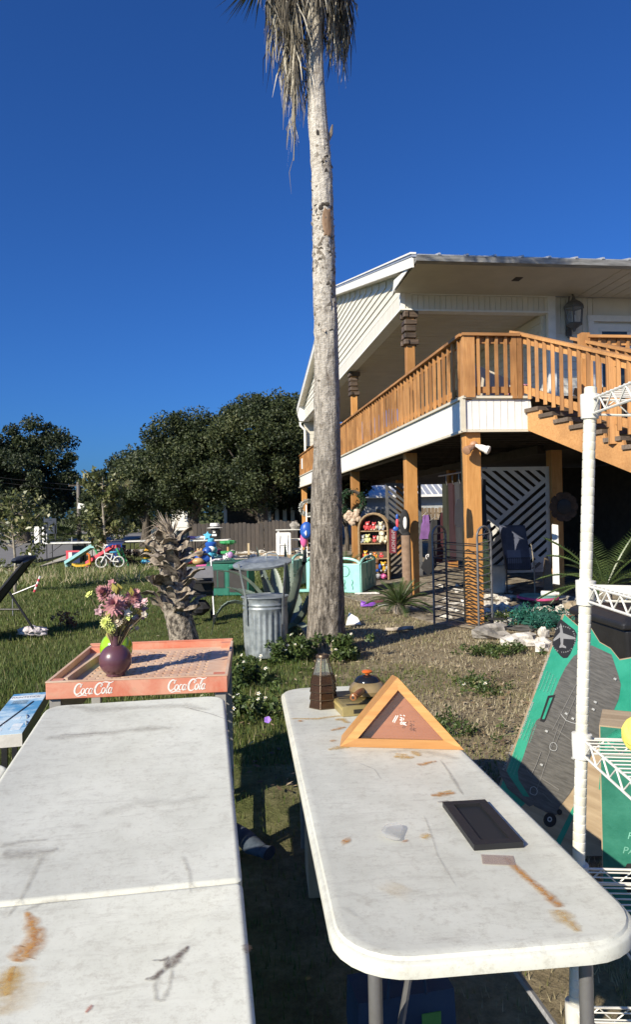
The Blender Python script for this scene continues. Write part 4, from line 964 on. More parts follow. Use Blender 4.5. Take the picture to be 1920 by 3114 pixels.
film(*A2, [(996,2280),(1030,2274),(1066,2272)], [0.0062,0.0186,0.0062], rust2); film(*A2, [(1020,2190),(1040,2186),(1062,2200)], [0.0093,0.0186,0.0062], rust2); film(*A2, [(1005,2255),(1022,2250)], [0.0062,0.0093], rust)
film(*A2, [(1196,2300),(1230,2302),(1262,2304)], [0.0124,0.0217,0.0093], rust2); film(*A2, [(1200,2292),(1240,2295)], [0.0062,0.0062], rust2); film(*A2, [(1252,2284),(1268,2292),(1276,2300)], [0.0062,0.0155,0.0062], rust2)
film(*A2, [(1272,2328),(1300,2320),(1330,2314)], [0.0124,0.0093,0.0047], rust); film(*A2, [(1310,2420),(1340,2416),(1388,2410)], [0.0062,0.0155,0.0062], rust); film(*A2, [(1330,2412),(1378,2404)], [0.0047,0.0047], rust2)
film(*A2, [(1040,2556),(1054,2558),(1066,2560)], [0.0093,0.0217,0.0078], rust); film(*A2, [(1228,2556),(1238,2560)], [0.0109,0.0062], rust); film(*A2, [(1284,2550),(1296,2542),(1306,2536)], [0.0062,0.0124,0.0062], rust2)
film(*A2, [(1340,2310),(1380,2370),(1410,2420)], [.003,.006,.003], grime, 'dirt_mark', 0.50); film(*A2, [(1170,2290),(1250,2280),(1330,2292),(1400,2310)], [.01,.02,.02,.01], grime, 'dirt_mark', 0.28)
film(*A2, [(1330,2440),(1360,2436),(1384,2442)], [.006,.004,.004], darkgr, 'dirt_mark', .8); film(*A2, [(1290,2480),(1310,2530),(1330,2600),(1390,2700)], [.002,.003,.002,.002], grime, 'dirt_mark', 0.31)
film(*A2, [(910,2190),(918,2195)], [0.0109,0.0093], rust); film(*A2, [(1090,2320),(1140,2340),(1160,2370)], [.002,.002,.002], grime, 'dirt_mark', 0.37)
film(*A2, [(1050,2760),(1090,2790)], [.008,.004], grime, 'dirt_mark', 0.25); film(*A2, [(1180,2720),(1230,2690)], [0.0310,0.0310], rust2, al=.25)
# ------------------------------------------------------------------ text helper
def text(s, size, m, parent, M, name='lettering', ext=.0004, shear=0, align='LEFT', sx=1):
    cu = bpy.data.curves.new('lettering', 'FONT'); cu.body = s; cu.size = size; cu.extrude = ext; cu.shear = shear; cu.align_x = align; cu.resolution_u = 3
    ob = bpy.data.objects.new('tmp', cu); C.objects.link(ob); dg = bpy.context.evaluated_depsgraph_get()
    me = bpy.data.meshes.new_from_object(ob.evaluated_get(dg)); bpy.data.objects.remove(ob); bpy.data.curves.remove(cu)
    me.name = name; me.materials.clear(); me.materials.append(m); o = bpy.data.objects.new(name, me); C.objects.link(o); o.parent = parent; o.matrix_local = M@Matrix.Diagonal((sx,1,1,1)); return o
def stroke(b, pts_, wds, z=.0, M=None, sub=6):
    P = [Vector((p[0], p[1], 0)) for p in pts_]; Q = []; Wd = []; n = len(P)
    for i in range(n-1):
        p0, p1, p2, p3 = P[max(i-1,0)], P[i], P[i+1], P[min(i+2,n-1)]
        for k in range(sub):
            t_ = k/sub; Q.append(.5*((2*p1)+(p2-p0)*t_+(2*p0-5*p1+4*p2-p3)*t_**2+(3*p1-p0-3*p2+p3)*t_**3)); Wd.append(wds[i]+(wds[i+1]-wds[i])*t_)
    Q.append(P[-1]); Wd.append(wds[-1]); vs = []
    for i, p in enumerate(Q):
        t_ = (Q[min(i+1,len(Q)-1)]-Q[max(i-1,0)]).normalized(); s = Vector((-t_.y, t_.x, 0)); vs += [p-s*Wd[i]/2+Vector((0,0,z)), p+s*Wd[i]/2+Vector((0,0,z))]
    b.add(vs, [(2*i, 2*i+1, 2*i+3, 2*i+2) for i in range(len(Q)-1)], M)
# ------------------------------------------------------------------ red plastic tray rack
def faded(name, c, c2):
    m, n, l, p = newmat(name); v = coords(n, l); a = nz(n, l, v, 4, 6, .7, .6); b = nz(n, l, v, 25, 5, .7)
    k = ramp(n, l, a, [(.38,c),(.60,c2)]); k = mix(n, l, ramp(n, l, b, [(.55,(0,0,0)),(.75,(.4,.4,.4))]), k, (.40,.28,.18)); l.new(k, p.inputs['Base Color']); p.inputs['Roughness'].default_value = .6; return m
redp = faded('faded_red_plastic', (.56,.17,.10), (.64,.31,.21)); bleached = faded('bleached_plastic', (.56,.34,.22), (.64,.47,.34))
TX, TY, TZ, TW, TD = -.805, 3.30, .885, .825, .90; YAW = R(5.0)
MT = T(-1.262, TY-.0, 0)@RZ(YAW)
tray = thing('display_rack', 'faded red plastic drink display rack with square holes and white script lettering', 'rack', M=MT)
b = MB(); hx, hy = 15, 12; x0, x1, y0, y1 = .13, TW-.10, .06, TD-.10; cx, cy = (x1-x0)/hx, (y1-y0)/hy; zz = TZ-.03
def q_(a, c_, e, f): b.box(((a+c_)/2,(e+f)/2,zz), (c_-a,f-e,.008))
for j in range(hy+1):
    ya = y0+j*cy-cy*.30 if j else .012; yb = y0+j*cy+cy*.30 if j < hy else TD-.02
    q_(.012, TW-.012, ya, yb)
for j in range(hy):
    ya, yb = y0+j*cy+cy*.30, y0+(j+1)*cy-cy*.30
    for i in range(hx+1):
        xa = x0+i*cx-cx*.27 if i else .012; xb = x0+i*cx+cx*.27 if i < hx else TW-.012
        q_(xa, xb, ya, yb)
b.build('perforated_deck', bleached, tray)
MB().box((TW/2,-.008,TZ-.037),(TW+.01,.016,.078)).build('front_panel', redp, tray, bevel=.003)
MB().box((TW/2,-.008,TZ+.004),(TW+.012,.02,.005)).build('front_lip', bleached, tray)
MB().box((TW/2,TD,TZ-.014),(TW,.014,.05)).box((TW/2,TD,TZ+.014),(TW+.01,.02,.005)).build('back_panel', redp, tray)
for x in (.0, TW): MB().box((x,TD/2-.001,TZ-.03),(.014,TD-.02,.07)).build('side_panel', bleached, tray)
for x in (.035, TW-.035):
    for y in (.035, TD-.04): MB().box((x,y,TZ-.012),(.055,.055,.03)).build('corner_socket', redp, tray)
b = MB(); rs = []
for i in range(13):
    f = i/12; y = .05+f*(TD-.13); x = .070+.07*f**3+.012*math.sin(f*math.pi)
    rs.append([(x-.012,y,TZ-.026),(x+.012,y,TZ-.026),(x+.008,y,TZ+.008),(x-.008,y,TZ+.008)])
b.rings(rs); b.build('curved_guide', bleached, tray)
greypl = mat('grey_rack_side', (.30,.29,.27), var=.15)
for x in (.03, TW-.03):
    for y in (.03, TD-.03): MB().box((x,y,(TZ-.08)/2),(.05,.05,TZ-.08)).build('leg', greypl, tray)
for x in (.03, TW-.03): [MB().box((x,TD/2,z_),(.02,TD-.1,h_)).build('side_rail', greypl, tray) for z_, h_ in ((TZ-.16,.14),(.12,.04))]
scr = mat('white_print', (.78,.74,.69), var=.05, rough=.6, bmp=0)
def coke(M):
    b = MB(); sl = .28
    def S(pts_, wd): stroke(b, [(x+y*sl, y) for x, y in pts_], wd, 0, M)
    def ell(cx_, cy_, rx, ry, a0, a1, w0, w1, n=12):
        p = []; q = []
        for i in range(n+1):
            a = R(a0+(a1-a0)*i/n); p.append((cx_+rx*math.cos(a), cy_+ry*math.sin(a))); q.append(w0+(w1-w0)*abs(math.sin(math.pi*i/n)))
        S(p, q)
    ell(.42,.50,.32,.48,40,330,.05,.17); S([(.66,.80),(.62,.66),(.56,.72),(.66,.95),(.74,.88)], [.05,.06,.05,.05,.04])
    ell(.90,.28,.15,.25,90,450,.06,.13); S([(1.0,.50),(1.12,.44),(1.18,.50)], [.04,.04,.03])
    ell(1.30,.28,.15,.25,50,320,.06,.13)
    ell(1.62,.28,.14,.25,60,400,.06,.13); S([(1.77,.52),(1.75,.2),(1.79,.04),(1.90,.10)], [.10,.11,.10,.04])
    S([(1.90,.45),(2.06,.47)], [.09,.09])
    ell(2.38,.46,.36,.52,35,325,.05,.18); S([(2.62,.80),(2.54,.62),(2.48,.74),(2.62,1.02),(2.95,1.05),(3.35,.98),(3.60,1.10)], [.05,.06,.05,.06,.11,.10,.03])
    ell(2.84,.28,.15,.25,90,450,.06,.13)
    S([(3.04,.25),(3.22,.60),(3.28,.88),(3.18,.90),(3.13,.55),(3.14,.12),(3.20,.02),(3.30,.12)], [.04,.05,.07,.08,.10,.11,.09,.04])
    ell(3.46,.28,.14,.25,60,400,.06,.13); S([(3.60,.52),(3.58,.2),(3.62,.04),(3.74,.10)], [.10,.11,.10,.03])
    S([(.30,-.06),(.60,-.14),(.95,-.06),(1.25,-.10),(1.45,-.18)], [.03,.10,.09,.07,.02])
    return b
for x in (.115, .545):
    s_ = .051; Mf = T(x, -.0172, TZ-.058)@Matrix(((s_*.95,0,0,0),(0,0,-1,0),(0,s_,0,0),(0,0,0,1)))
    o = coke(Mf).build('script_lettering', scr, tray)
# ------------------------------------------------------------------ vases and flowers on the rack
def tray_at(u, v, z=TZ-.026): return onz(u, v, z)
purple = mat('frosted_purple_glass', (.075,.030,.045), (.125,.055,.07), scale=5, rough=.32, bmp=.06, bs=14, coat=.3)
p = tray_at(352,2054); vb = p
vase = thing('bottle_vase', 'round purple frosted bottle vase with narrow neck on the red rack', 'vase', p)
r_ = .079; prof_v = [(.028,0),(.045,.003)]+[(r_*math.sin(R(a)), r_*(1-math.cos(R(a)))+.0) for a in range(36,164,8)]+[(.022,.150),(.0215,.182),(.024,.197),(.020,.199),(.017,.18)]
MB().lathe(prof_v, 40).build('glass_body', purple, vase, smooth=True)
p2 = tray_at(355,2018); lime = mat('lime_glaze', (.30,.52,.012), var=.06, rough=.16, bmp=0, coat=.5)
lv = thing('lime_vase', 'shiny lime green round vase standing behind the purple bottle', 'vase', p2); r2 = .086
MB().lathe([(.03,0)]+[(r2*math.sin(R(a)), r2*(1-math.cos(R(a)))) for a in range(28,166,8)]+[(.016,.155),(.012,.15)], 40).build('glazed_body', lime, lv, smooth=True)
def pet(b, M, n, r, w_, lift, z=0, off=0):
    for k in range(n):
        g = k*2*math.pi/n+off; c, s = math.cos(g), math.sin(g)
        b.add([(0,0,z),(c*r*.55-s*w_,s*r*.55+c*w_,z+lift*.5),(c*r,s*r,z+lift*.8),(c*r*.55+s*w_,s*r*.55-c*w_,z+lift*.5)], [(0,1,2,3)], M)
mauve = mat('mauve_petal', (.34,.13,.15), (.54,.29,.29), scale=30, rough=.7, bmp=0); pinkp = mat('dusty_pink_petal', (.48,.26,.29), (.62,.42,.42), scale=30, rough=.7, bmp=0)
creamp = mat('cream_petal', (.55,.46,.34), (.66,.60,.50), scale=30, rough=.7, bmp=0); limep = mat('yellow_green_petal', (.46,.52,.10), (.60,.64,.22), scale=30, rough=.7, bmp=0); mustard = mat('mustard_leaf', (.28,.24,.045), (.42,.36,.09), scale=30, rough=.6, bmp=0)
bq = thing('flower_bouquet', 'bouquet of dusty pink and cream artificial flowers in the purple vase', 'flowers', vb+Vector((0,0,.12)))
dV = vb.y
def bqp(u, v, dd=0): return at(u, v, dV+dd)-(vb+Vector((0,0,.12)))
st = MB()
def bloom(u, v, dd, r, layers, m, cm=None, d=None):
    c = bqp(u, v, dd); d = Vector(d or (random.uniform(-.5,.5), random.uniform(-1,-.2), random.uniform(.3,1))).normalized(); M_ = T(*c)@d.to_track_quat('Z','Y').to_matrix().to_4x4(); b = MB()
    for i in range(layers): pet(b, M_, 14-i if layers > 2 else 5, r*(1-i*.8/layers), r*.15*(1 if layers > 2 else 2.3), r*.10+r*.22*i, z=i*r*.07, off=i*.5)
    if cm: b.m = 1; pet(b, M_, 9, r*.35, r*.06, r*.45, z=r*.22)
    b.build('bloom', [m, cm] if cm else m, bq); st.tube([Vector((0,0,-.02)), c*.5+Vector((0,0,.02)), c], .0022, 5)
bloom(350,1842,-.05,.062,5,mauve,creamp,(.1,-.9,.5)); bloom(322,1806,0,.054,5,mauve,None,(-.5,-.6,.6)); bloom(405,1822,.03,.056,5,mauve,creamp,(.4,-.4,.8))
for i in range(28):
    u = random.gauss(345,36); v = random.gauss(1838,24); bloom(u, v, random.uniform(-.05,.07), random.uniform(.017,.026), 2, random.choice((pinkp,pinkp,mauve,creamp,limep)))
for i in range(14): bloom(random.uniform(395,450), random.uniform(1815,1880), random.uniform(-.02,.08), random.uniform(.016,.024), 2, random.choice((creamp,creamp,pinkp)))
for i in range(12): bloom(random.uniform(375,420), random.uniform(1870,1920), random.uniform(0,.08), random.uniform(.012,.02), 2, creamp)
bloom(303,1795,0,.02,2,creamp); bloom(322,1893,-.06,.034,3,limep,limep,(-.2,-1,.3)); bloom(338,1905,-.05,.030,3,limep,limep); bloom(330,1918,-.04,.022,2,limep); bloom(440,1828,0,.022,2,pinkp); bloom(300,1860,-.02,.026,2,pinkp); bloom(360,1895,-.03,.030,3,creamp)
b = MB()
for u, v in ((348,1790),(356,1796),(364,1788),(352,1802),(328,1868),(335,1880),(345,1915),(330,1930),(400,1800),(372,1905),(318,1815),(425,1862)):
    c = bqp(u, v, random.uniform(-.03,.03)); d = Vector((random.uniform(-.6,.6), random.uniform(-.6,.2), 1)).normalized(); s = d.cross(Vector((0,1,0))).normalized(); L = random.uniform(.04,.06)
    b.quad(c-d*L*.5, c+s*L*.28, c+d*L*.6, c-s*L*.28); st.tube([Vector((0,0,-.02)), c], .0015, 4)
b.build('leaf_sprays', mustard, bq); st.build('stems', mat('dry_stem', (.14,.11,.06)), bq)
b = MB(); b.blob((.0,0,.105), (.017,.017,.014), 8, 5, .3); b.build('stem_wrap', dirtywhite, bq)
# ------------------------------------------------------------------ things on the narrow table
def on2(p, yaw=0): return F3(p, t2.W, t2.L, t2.N)@RZ(yaw)
leadm = mat('dark_came', (.10,.07,.045), var=.3, rough=.4, metal=.6); amber = glass('smoked_amber_glass', (.10,.055,.03), .08, .38); clearg = glass('clear_pane', (.75,.78,.78), .03, .10)
lt = thing('glass_lantern', 'hexagonal leaded glass candle lantern with amber tiers on the narrow table', 'lantern', M=on2(hit(t2,985,2148), .2))
def hexr(r, z): return [Vector((math.cos(i*math.pi/3)*r, math.sin(i*math.pi/3)*r, z)) for i in range(6)]
tiers = [(.069,.002,.060,.040),(.066,.040,.058,.075),(.064,.075,.055,.110),(.061,.110,.052,.148),(.050,.150,.029,.228)]
for ti, (ra, za, rb, zb) in enumerate(tiers):
    A_, B_ = hexr(ra, za), hexr(rb, zb); b = MB(); g = MB()
    for i in range(6):
        j = (i+1) % 6; b.bar(A_[i], A_[j], .004, .004); b.bar(A_[i], B_[i], .004, .004); b.bar(B_[i], B_[j], .0035, .0035)
    b.build('came_frame', leadm, lt)
    for i in range(6):
        j = (i+1) % 6; MB().quad(A_[i]*.99, A_[j]*.99, B_[j]*.99, B_[i]*.99).build('pane', amber if ti < 4 else clearg, lt)
MB().lathe([(.069,0),(.069,.004),(.001,.004)], 6).build('base_plate', leadm, lt)
MB().lathe([(.026,.226),(.031,.229),(.031,.236),(.027,.242),(.022,.242),(.022,.230)], 20).build('rim', leadm, lt, smooth=True)
b = MB(); b.lathe([(.024,.006),(.024,.07),(.02,.074),(.002,.072)], 14); b.build('candle', mat('amber_wax', (.30,.17,.07)), lt, smooth=True)
# boxed saucepan
ob = hit(t2,1043,2180); bx_ = thing('pan_carton', 'flat olive brown carton with dark print lying under the saucepan', 'carton', M=on2(ob, .10))
olive = mat('olive_carton', (.17,.13,.045), (.30,.24,.10), scale=5, rough=.45)
MB().box((.15,.165,.022),(.30,.33,.044)).build('box_body', olive, bx_, bevel=.002)
prn = mat('dark_print', (.02,.017,.012), rough=.5, bmp=0); goldp = mat('gold_print', (.42,.33,.13), rough=.5, bmp=0)
for x, y, w_, h_ in ((.055,.20,.07,.022),(.055,.165,.07,.022),(.08,.03,.11,.02)): MB().box((x,y,.0445),(w_,h_,.001)).build('printed_label', prn, bx_)
for y in (.13,.11,.09): MB().box((.07,y,.0444),(.10,.003,.0008)).build('printed_line', prn, bx_)
MB().box((.12,-.0005,.02),(.14,.001,.018)).build('printed_label', prn, bx_)
MB().box((-.0006,.165,.032),(.0012,.33,.010)).build('printed_edge', goldp, bx_)
pan = thing('saucepan', 'brown glazed saucepan with black lid, orange knob and turned wooden handle', 'saucepan', M=on2(ob, .10)@T(.165,.185,.0445))
glaze = mat('brown_stoneware', (.16,.115,.05), (.30,.22,.11), scale=7, rough=.25, bmp=.05, coat=.4); blackgl = mat('black_enamel', (.012,.012,.014), rough=.12, bmp=0)
MB().lathe([(.060,0),(.082,.012),(.088,.030),(.080,.052),(.066,.066),(.060,.068)], 36).build('pot_body', glaze, pan, smooth=True)
MB().lathe([(.062,.066),(.060,.076),(.045,.090),(.022,.097),(.001,.098)], 36).build('lid', blackgl, pan, smooth=True)
b = MB(); b.lathe([(.010,.095),(.010,.104),(.024,.108),(.026,.114),(.018,.119),(.001,.120)], 18); b.build('knob', mat('orange_knob', (.62,.13,.02), rough=.3, bmp=0), pan, smooth=True)
b = MB(); d_ = Vector((-.50,-.80,-.02)).normalized(); s0 = Vector((-.036,-.062,.042)); b.tube([s0+d_*x for x in (0,.02,.03,.06,.10,.125,.128,.138,.141,.155,.158)], [.011,.012,.0145,.016,.0150,.0125,.016,.016,.0125,.015,.011], 16); b.build('handle', wood('turned_handle', (.24,.09,.03), (.40,.17,.06), 0, rough=.3), pan, smooth=True)
b = MB(); e_ = s0+d_*.1585; b.tube([e_, e_+d_*.002], .006, 10); b.build('handle_hole', prn, pan)
# triangular flag case
fa, fb = hit(t2,1034,2270), hit(t2,1412,2280); ex = (fb-fa); FW = ex.length; ex.normalize(); ey = t2.N.cross(ex).normalized(); MF = F3(fa, ex, ey, t2.N)
SHR = -ey.x/ex.x-.02
fc = thing('flag_case', 'triangular oak display case with glass front standing on the narrow table', 'display case', M=MF@RX(R(-7)))
oak = wood('golden_oak', (.44,.20,.055), (.62,.33,.11), 0, scale=2.2, rough=.38, grain=22, dark=.7); FH = .255; FD = .16
Aq, Bq, Cq = Vector((0,0)), Vector((FW,0)), Vector((FW*.485,FH)); la, lb, lc = (Bq-Cq).length, (Aq-Cq).length, (Aq-Bq).length; I = (Aq*la+Bq*lb+Cq*lc)/(la+lb+lc)
inr = FH*FW/(la+lb+lc)
def ins(p, w_): return I+(p-I)*(1-w_/inr)
XZ = lambda y0: Matrix(((1,0,SHR,0),(0,0,1,y0),(0,1,0,0),(0,0,0,1)))
for p, q, nm in ((Aq,Bq,'bottom_rail'),(Bq,Cq,'side_rail'),(Cq,Aq,'side_rail')):
    b = MB(); k = .0006; b.prism([tuple(p), tuple(q), tuple(ins(q,.031)), tuple(ins(p,.031))], 0, .022, XZ(0)); b.prism([tuple(p), tuple(q), tuple(ins(q,.016)), tuple(ins(p,.016))], .022, FD, XZ(0))
    o = b.build(nm, oak, fc)
b = MB(); b.prism([tuple(ins(x,.017)) for x in (Aq,Bq,Cq)], .050, .056, XZ(0)); b.build('back_panel', wood('red_plywood', (.40,.15,.075), (.50,.21,.11), 0, scale=1.5, rough=.5), fc)
b = MB(); b.prism([tuple(ins(x,.030)) for x in (Aq,Bq,Cq)], .010, .013, XZ(0)); b.build('glass_front', glass('case_glass', (.5,.5,.5), .04, .035), fc)
b = MB(); whit = mat('white_marker', (.85,.85,.82), bmp=0)
for sgm in ([(-.030,.012),(-.016,.036)],[(-.024,.010),(-.009,.036)],[(-.002,.038),(.004,.036)],[(.010,.038),(.016,.034)],[(-.002,.030),(.006,.026),(-.003,.020),(.008,.020)],[(.010,.028),(.012,.020)],[(-.002,.008),(.004,.014),(.008,.006),(-.002,.006)],[(.012,.014),(.012,.002)],[(.020,.012),(.012,.007),(.021,.001)]):
    stroke(b, [(FW*.50+x, FH*.40+z-.02) for x, z in sgm], [.0022]*len(sgm), -.0095, XZ(0), 3)
b.build('marker_writing', whit, fc)
SHR = 0
# black picture frame
c_ = [hit(t2,u,v,.014) for u, v in ((1443,2586),(1600,2580),(1480,2444),(1344,2450))]; ex = ((c_[1]-c_[0])+(c_[2]-c_[3])).normalized(); ey = t2.N.cross(ex).normalized()
PW = ((c_[1]-c_[0]).length+(c_[2]-c_[3]).length)/2; PH = ((c_[3]-c_[0]).dot(ey)+(c_[2]-c_[1]).dot(ey))/2; sh = (c_[3]-c_[0]).dot(ex)
ey2 = ((c_[3]-c_[0])+(c_[2]-c_[1])).normalized(); ang = math.atan2(ey2.dot(t2.L), ey2.dot(t2.W)); ey = ey2; ex = ey.cross(t2.N).normalized(); PH = (c_[3]-c_[0]).length; o_ = hit(t2,1443,2586); 
pf = thing('picture_frame', 'empty black rectangular picture frame lying on the narrow table', 'picture frame', M=F3(o_, ex, ey, t2.N)); fw_ = .026; blk = mat('black_frame_paint', (.013,.013,.014), var=.2, rough=.5, bmp=.08)
PW = (c_[1]-c_[0]).dot(ex)
for a, d in (((PW/2,fw_/2,.007),(PW,fw_,.014)),((PW/2,PH-fw_/2,.007),(PW,fw_,.014)),((fw_/2,PH/2,.0069),(fw_,PH-2*fw_,.0136)),((PW-fw_/2,PH/2,.0069),(fw_,PH-2*fw_,.0136))): MB().box(a, d).build('frame_rail', blk, pf)
MB().box((PW/2,PH/2,.004),(PW-2*fw_,PH-2*fw_,.006)).build('backing', mat('black_backing', (.012,.013,.014), rough=.6, bmp=0), pf)

# crystal dish and clear sticker
gp_ = hit(t2,1195,2535); gl = glass('crystal', (.55,.56,.55), .05, .3); b = MB()
rs = []
for z, k in ((0,.8),(.004,1),(.010,1.02),(.012,.9)): rs.append([((.028*math.cos(g)+.005*math.sin(3*g))*k, (.046*math.sin(g)+.005*math.cos(2*g))*k, z+.004*math.sin(g*2)*(z > .005)) for g in np.linspace(0, 2*math.pi, 22, endpoint=False)])
b.rings(rs); tag(b.build('crystal_dish', gl, smooth=True, M=on2(gp_)), 'small clear faceted crystal dish lying on the white table', 'dish')
MB().box((0,0,.0009),(.075,.05,.0006)).build('clear_label', glass('sticker_film', (.5,.45,.42), .3, .35), tb2, M=inv2@on2(hit(t2,1515,2615), -.25)@T(0,0,.0006))
# ------------------------------------------------------------------ white wire shelving
cream_w = mat('chipped_white_coating', (.58,.55,.43), (.75,.73,.64), scale=14, rough=.5, lo=.3, hi=.55); wirew = mat('white_wire', (.66,.65,.60), var=.06, rough=.45, bmp=0)
pT, pB = at(1797,1180,2.0), at(1743,3325,2.0); ax = (pT-pB).normalized(); PL = (pT-pB).length
shf = thing('wire_shelf', 'white wire shelving unit with round ringed posts at the end of the tables', 'shelf', pB)
MP = ax.to_track_quat('Z','Y').to_matrix().to_4x4()
def post(off):
    b = MB(); pr = [(.0165,0)]; z = .0
    while z < PL-.02:
        pr += [(.0172,z+.002),(.0172,z+.0225),(.0160,z+.0235),(.0160,z+.0250)]; z += .0255
    pr += [(.0172,PL-.006),(.0150,PL)]
    b.lathe(pr, 20, T(*off)@MP); b.build('post', cream_w, shf, smooth=True)
SX, SY = Vector((1,0,-.045)), Vector((0,-1,0)); SX.normalize(); SWd, SDp = .92, .46
for ox, oy in ((0,0),(SWd,0),(0,SDp),(SWd,SDp)): post(tuple(SX*ox+SY*oy))
for li, vlev in enumerate((1235,1800,2265,2660,3080)):
    q0 = at(1797-(vlev-1180)*.0252, vlev, 2.0)-pB; o = q0
    for ox, oy in ((0,0),(SWd,0),(0,SDp),(SWd,SDp)):
        b = MB(); b.lathe([(.0178,-.038),(.0235,-.036),(.0265,.004),(.0275,.032),(.0185,.034)], 20, T(*(o+SX*ox+SY*oy))@MP); b.build('collar', wirew, shf, smooth=True)
    b = MB()
    for (a0, a1) in (((0,0),(SWd,0)),((0,SDp),(SWd,SDp)),((0,0),(0,SDp)),((SWd,0),(SWd,SDp))):
        A_ = o+SX*a0[0]+SY*a0[1]; B_ = o+SX*a1[0]+SY*a1[1]; L = (B_-A_).length; d = (B_-A_)/L; A_ = A_+d*.024; B_ = B_-d*.024
        for dz in (.018,-.024): b.tube([A_+ax*dz, B_+ax*dz], .0036, 6)
        n_ = int(L/.045); zz_ = [A_.lerp(B_, i/n_)+ax*(.016 if i % 2 else -.022) for i in range(n_+1)]; b.tube(zz_, .0026, 5)
    b.build('shelf_truss', wirew, shf)
    b = MB()
    for i in range(1, 17): y = SDp*i/17; b.tube([o+SY*y+ax*.022, o+SX*SWd+SY*y+ax*.022], .0022, 5)
    for x in (.2,.46,.72): b.tube([o+SX*x+ax*.017, o+SX*x+SY*SDp+ax*.017], .0030, 5)
    b.build('shelf_wires', wirew, shf)
o = at(1797-(2265-1180)*.0252, 2265, 2.0)
b = MB(); b.blob((0,0,0), (.062,.055,.055), 20, 12, .12); tag(b.build('yellow_cushion', mat('yellow_plush', (.70,.62,.12), rough=.9), M=T(*(o+SX*.112+SY*.16+Vector((0,0,.080))))), 'soft yellow round toy resting on the white wire shelf', 'toy')
# ------------------------------------------------------------------ green luggage cartons
kraft = mat('kraft_cardboard', (.32,.235,.145), (.44,.34,.22), scale=4, rough=.85, stretch=(1,8,1)); teal = mat('teal_print', (.015,.25,.155), (.035,.33,.215), scale=7, rough=.5)
bagm = mat('printed_bag_grey', (.075,.072,.066), (.135,.13,.12), scale=18, rough=.55, stretch=(1,6,1)); blackp = mat('printed_black', (.015,.015,.016), rough=.5, bmp=0); pale = mat('printed_pale_grey', (.42,.43,.42), bmp=0); palegr = mat('printed_pale_green', (.16,.42,.32), bmp=0)
TLc = at(1717,1866,3.58); eyc = Vector((.42,.16,.90)).normalized(); nrm = Vector((-.05,-1,.20)); nrm = (nrm-eyc*nrm.dot(eyc)).normalized(); exc = eyc.cross(nrm).normalized()
CL = 1.09; CWd = .62; O_c = TLc-eyc*CL; low = O_c+exc*CWd
dz = low.z; 
MC = F3(O_c, exc, eyc, nrm); car = thing('luggage_carton', 'tilted teal carton printed with a black wheeled bag and aeroplane badge', 'carton', M=MC)
invC = MC.inverted()
def face(u, v):
    q = ray(u, v); o = Vector((0,0,EYE)); k = (O_c-o).dot(nrm)/q.dot(nrm); p = invC@(o+q*k); return (p.x, p.y)
xa = min(CWd, -O_c.z/exc.z); yb = max(0, -(O_c.z+exc.z*CWd)/eyc.z); out = [(0,0),(xa,0),(CWd,yb),(CWd,CL-.13)]; rnd = random.Random(3)
for i in range(9): out.append((CWd-.03-(CWd-.06)*(i+.5)/9.5, CL-.10+.09*(i/9)+rnd.uniform(-.022,.022)-(.05 if i == 4 else 0)))
out.append((0,CL)); b = MB(); b.prism(out, -.035, 0); b.build('carton_body', kraft, car)
lay = [0]
def pr(uv, m, name='printed_shape', loc=False):
    lay[0] += 1; z = .0005+.00035*lay[0]; b = MB(); P = uv if loc else [face(*p) for p in uv]
    area = sum(P[i][0]*P[(i+1) % len(P)][1]-P[(i+1) % len(P)][0]*P[i][1] for i in range(len(P)))
    if area < 0: P = P[::-1]
    b.prism(P, 0.0001, z); return b.build(name, m, car)
fBL, fcr = face(1655,2560), face(1590,2440)
pr([(.0015,.0015+.14),(.10,.10),(.235,.345),(.47,.75),(CWd-.002,.60),(CWd-.002,CL-.135)]+[(x, y-.004) for x, y in out[4:-1]]+[(.0015,CL-.003)], teal, 'teal_panel', True)
pr([(1640,2660),(1770,2400),(1785,2400),(1690,2600)], teal, 'teal_stripe'); pr([(1822,2400),(1832,2280),(1850,2240),(1842,2400)], teal, 'teal_stripe')
badge = []
for cu, cv, a0 in ((1708,1886,0),(1752,1918,0),(1742,1975,0),(1718,2000,0),(1690,1978,0),(1682,1945,0)): badge.append((cu, cv))
pr([(1706,1882),(1716,1890),(1748,1915),(1755,1928),(1752,1948),(1735,1988),(1726,2000),(1714,2001),(1706,1995),(1686,1972),(1680,1958),(1682,1945),(1698,1892)], blackp, 'badge')
grp = mat('printed_plane_grey', (.25,.25,.25), bmp=0)
pr([(1706,1895),(1710,1905),(1713,1925),(1750,1938),(1752,1944),(1714,1942),(1713,1960),(1722,1966),(1722,1971),(1710,1968),(1702,1970),(1702,1966),(1706,1958),(1704,1938),(1684,1950),(1684,1944),(1704,1922),(1703,1905)], grp, 'plane_emblem')
cxy = face(1713,1944); 
s_ = 'Aprobado Por Las Lineas Aereas  -  '
for i, ch in enumerate(s_):
    if ch == ' ': continue
    a = R(150)-i*2*math.pi/len(s_); rr_ = .056; lay[0] += 0
    text(ch, .012, pale, car, T(cxy[0]+math.cos(a)*rr_, cxy[1]+math.sin(a)*rr_*1.1, .004)@RZ(a-math.pi/2), align='CENTER', ext=.0001)
bagp = [(1800,1962),(1860,1990),(1880,2050),(1888,2080),(1885,2110),(1880,2130),(1830,2240),(1752,2380),(1735,2410),(1700,2455),(1703,2470),(1690,2478),(1660,2468),(1625,2450),(1610,2420),(1578,2370),(1575,2345),(1592,2300),(1618,2220),(1632,2190),(1660,2170),(1676,2130),(1700,2070),(1720,2030),(1745,1995),(1762,1985)]
pr(bagp, bagm, 'printed_bag')
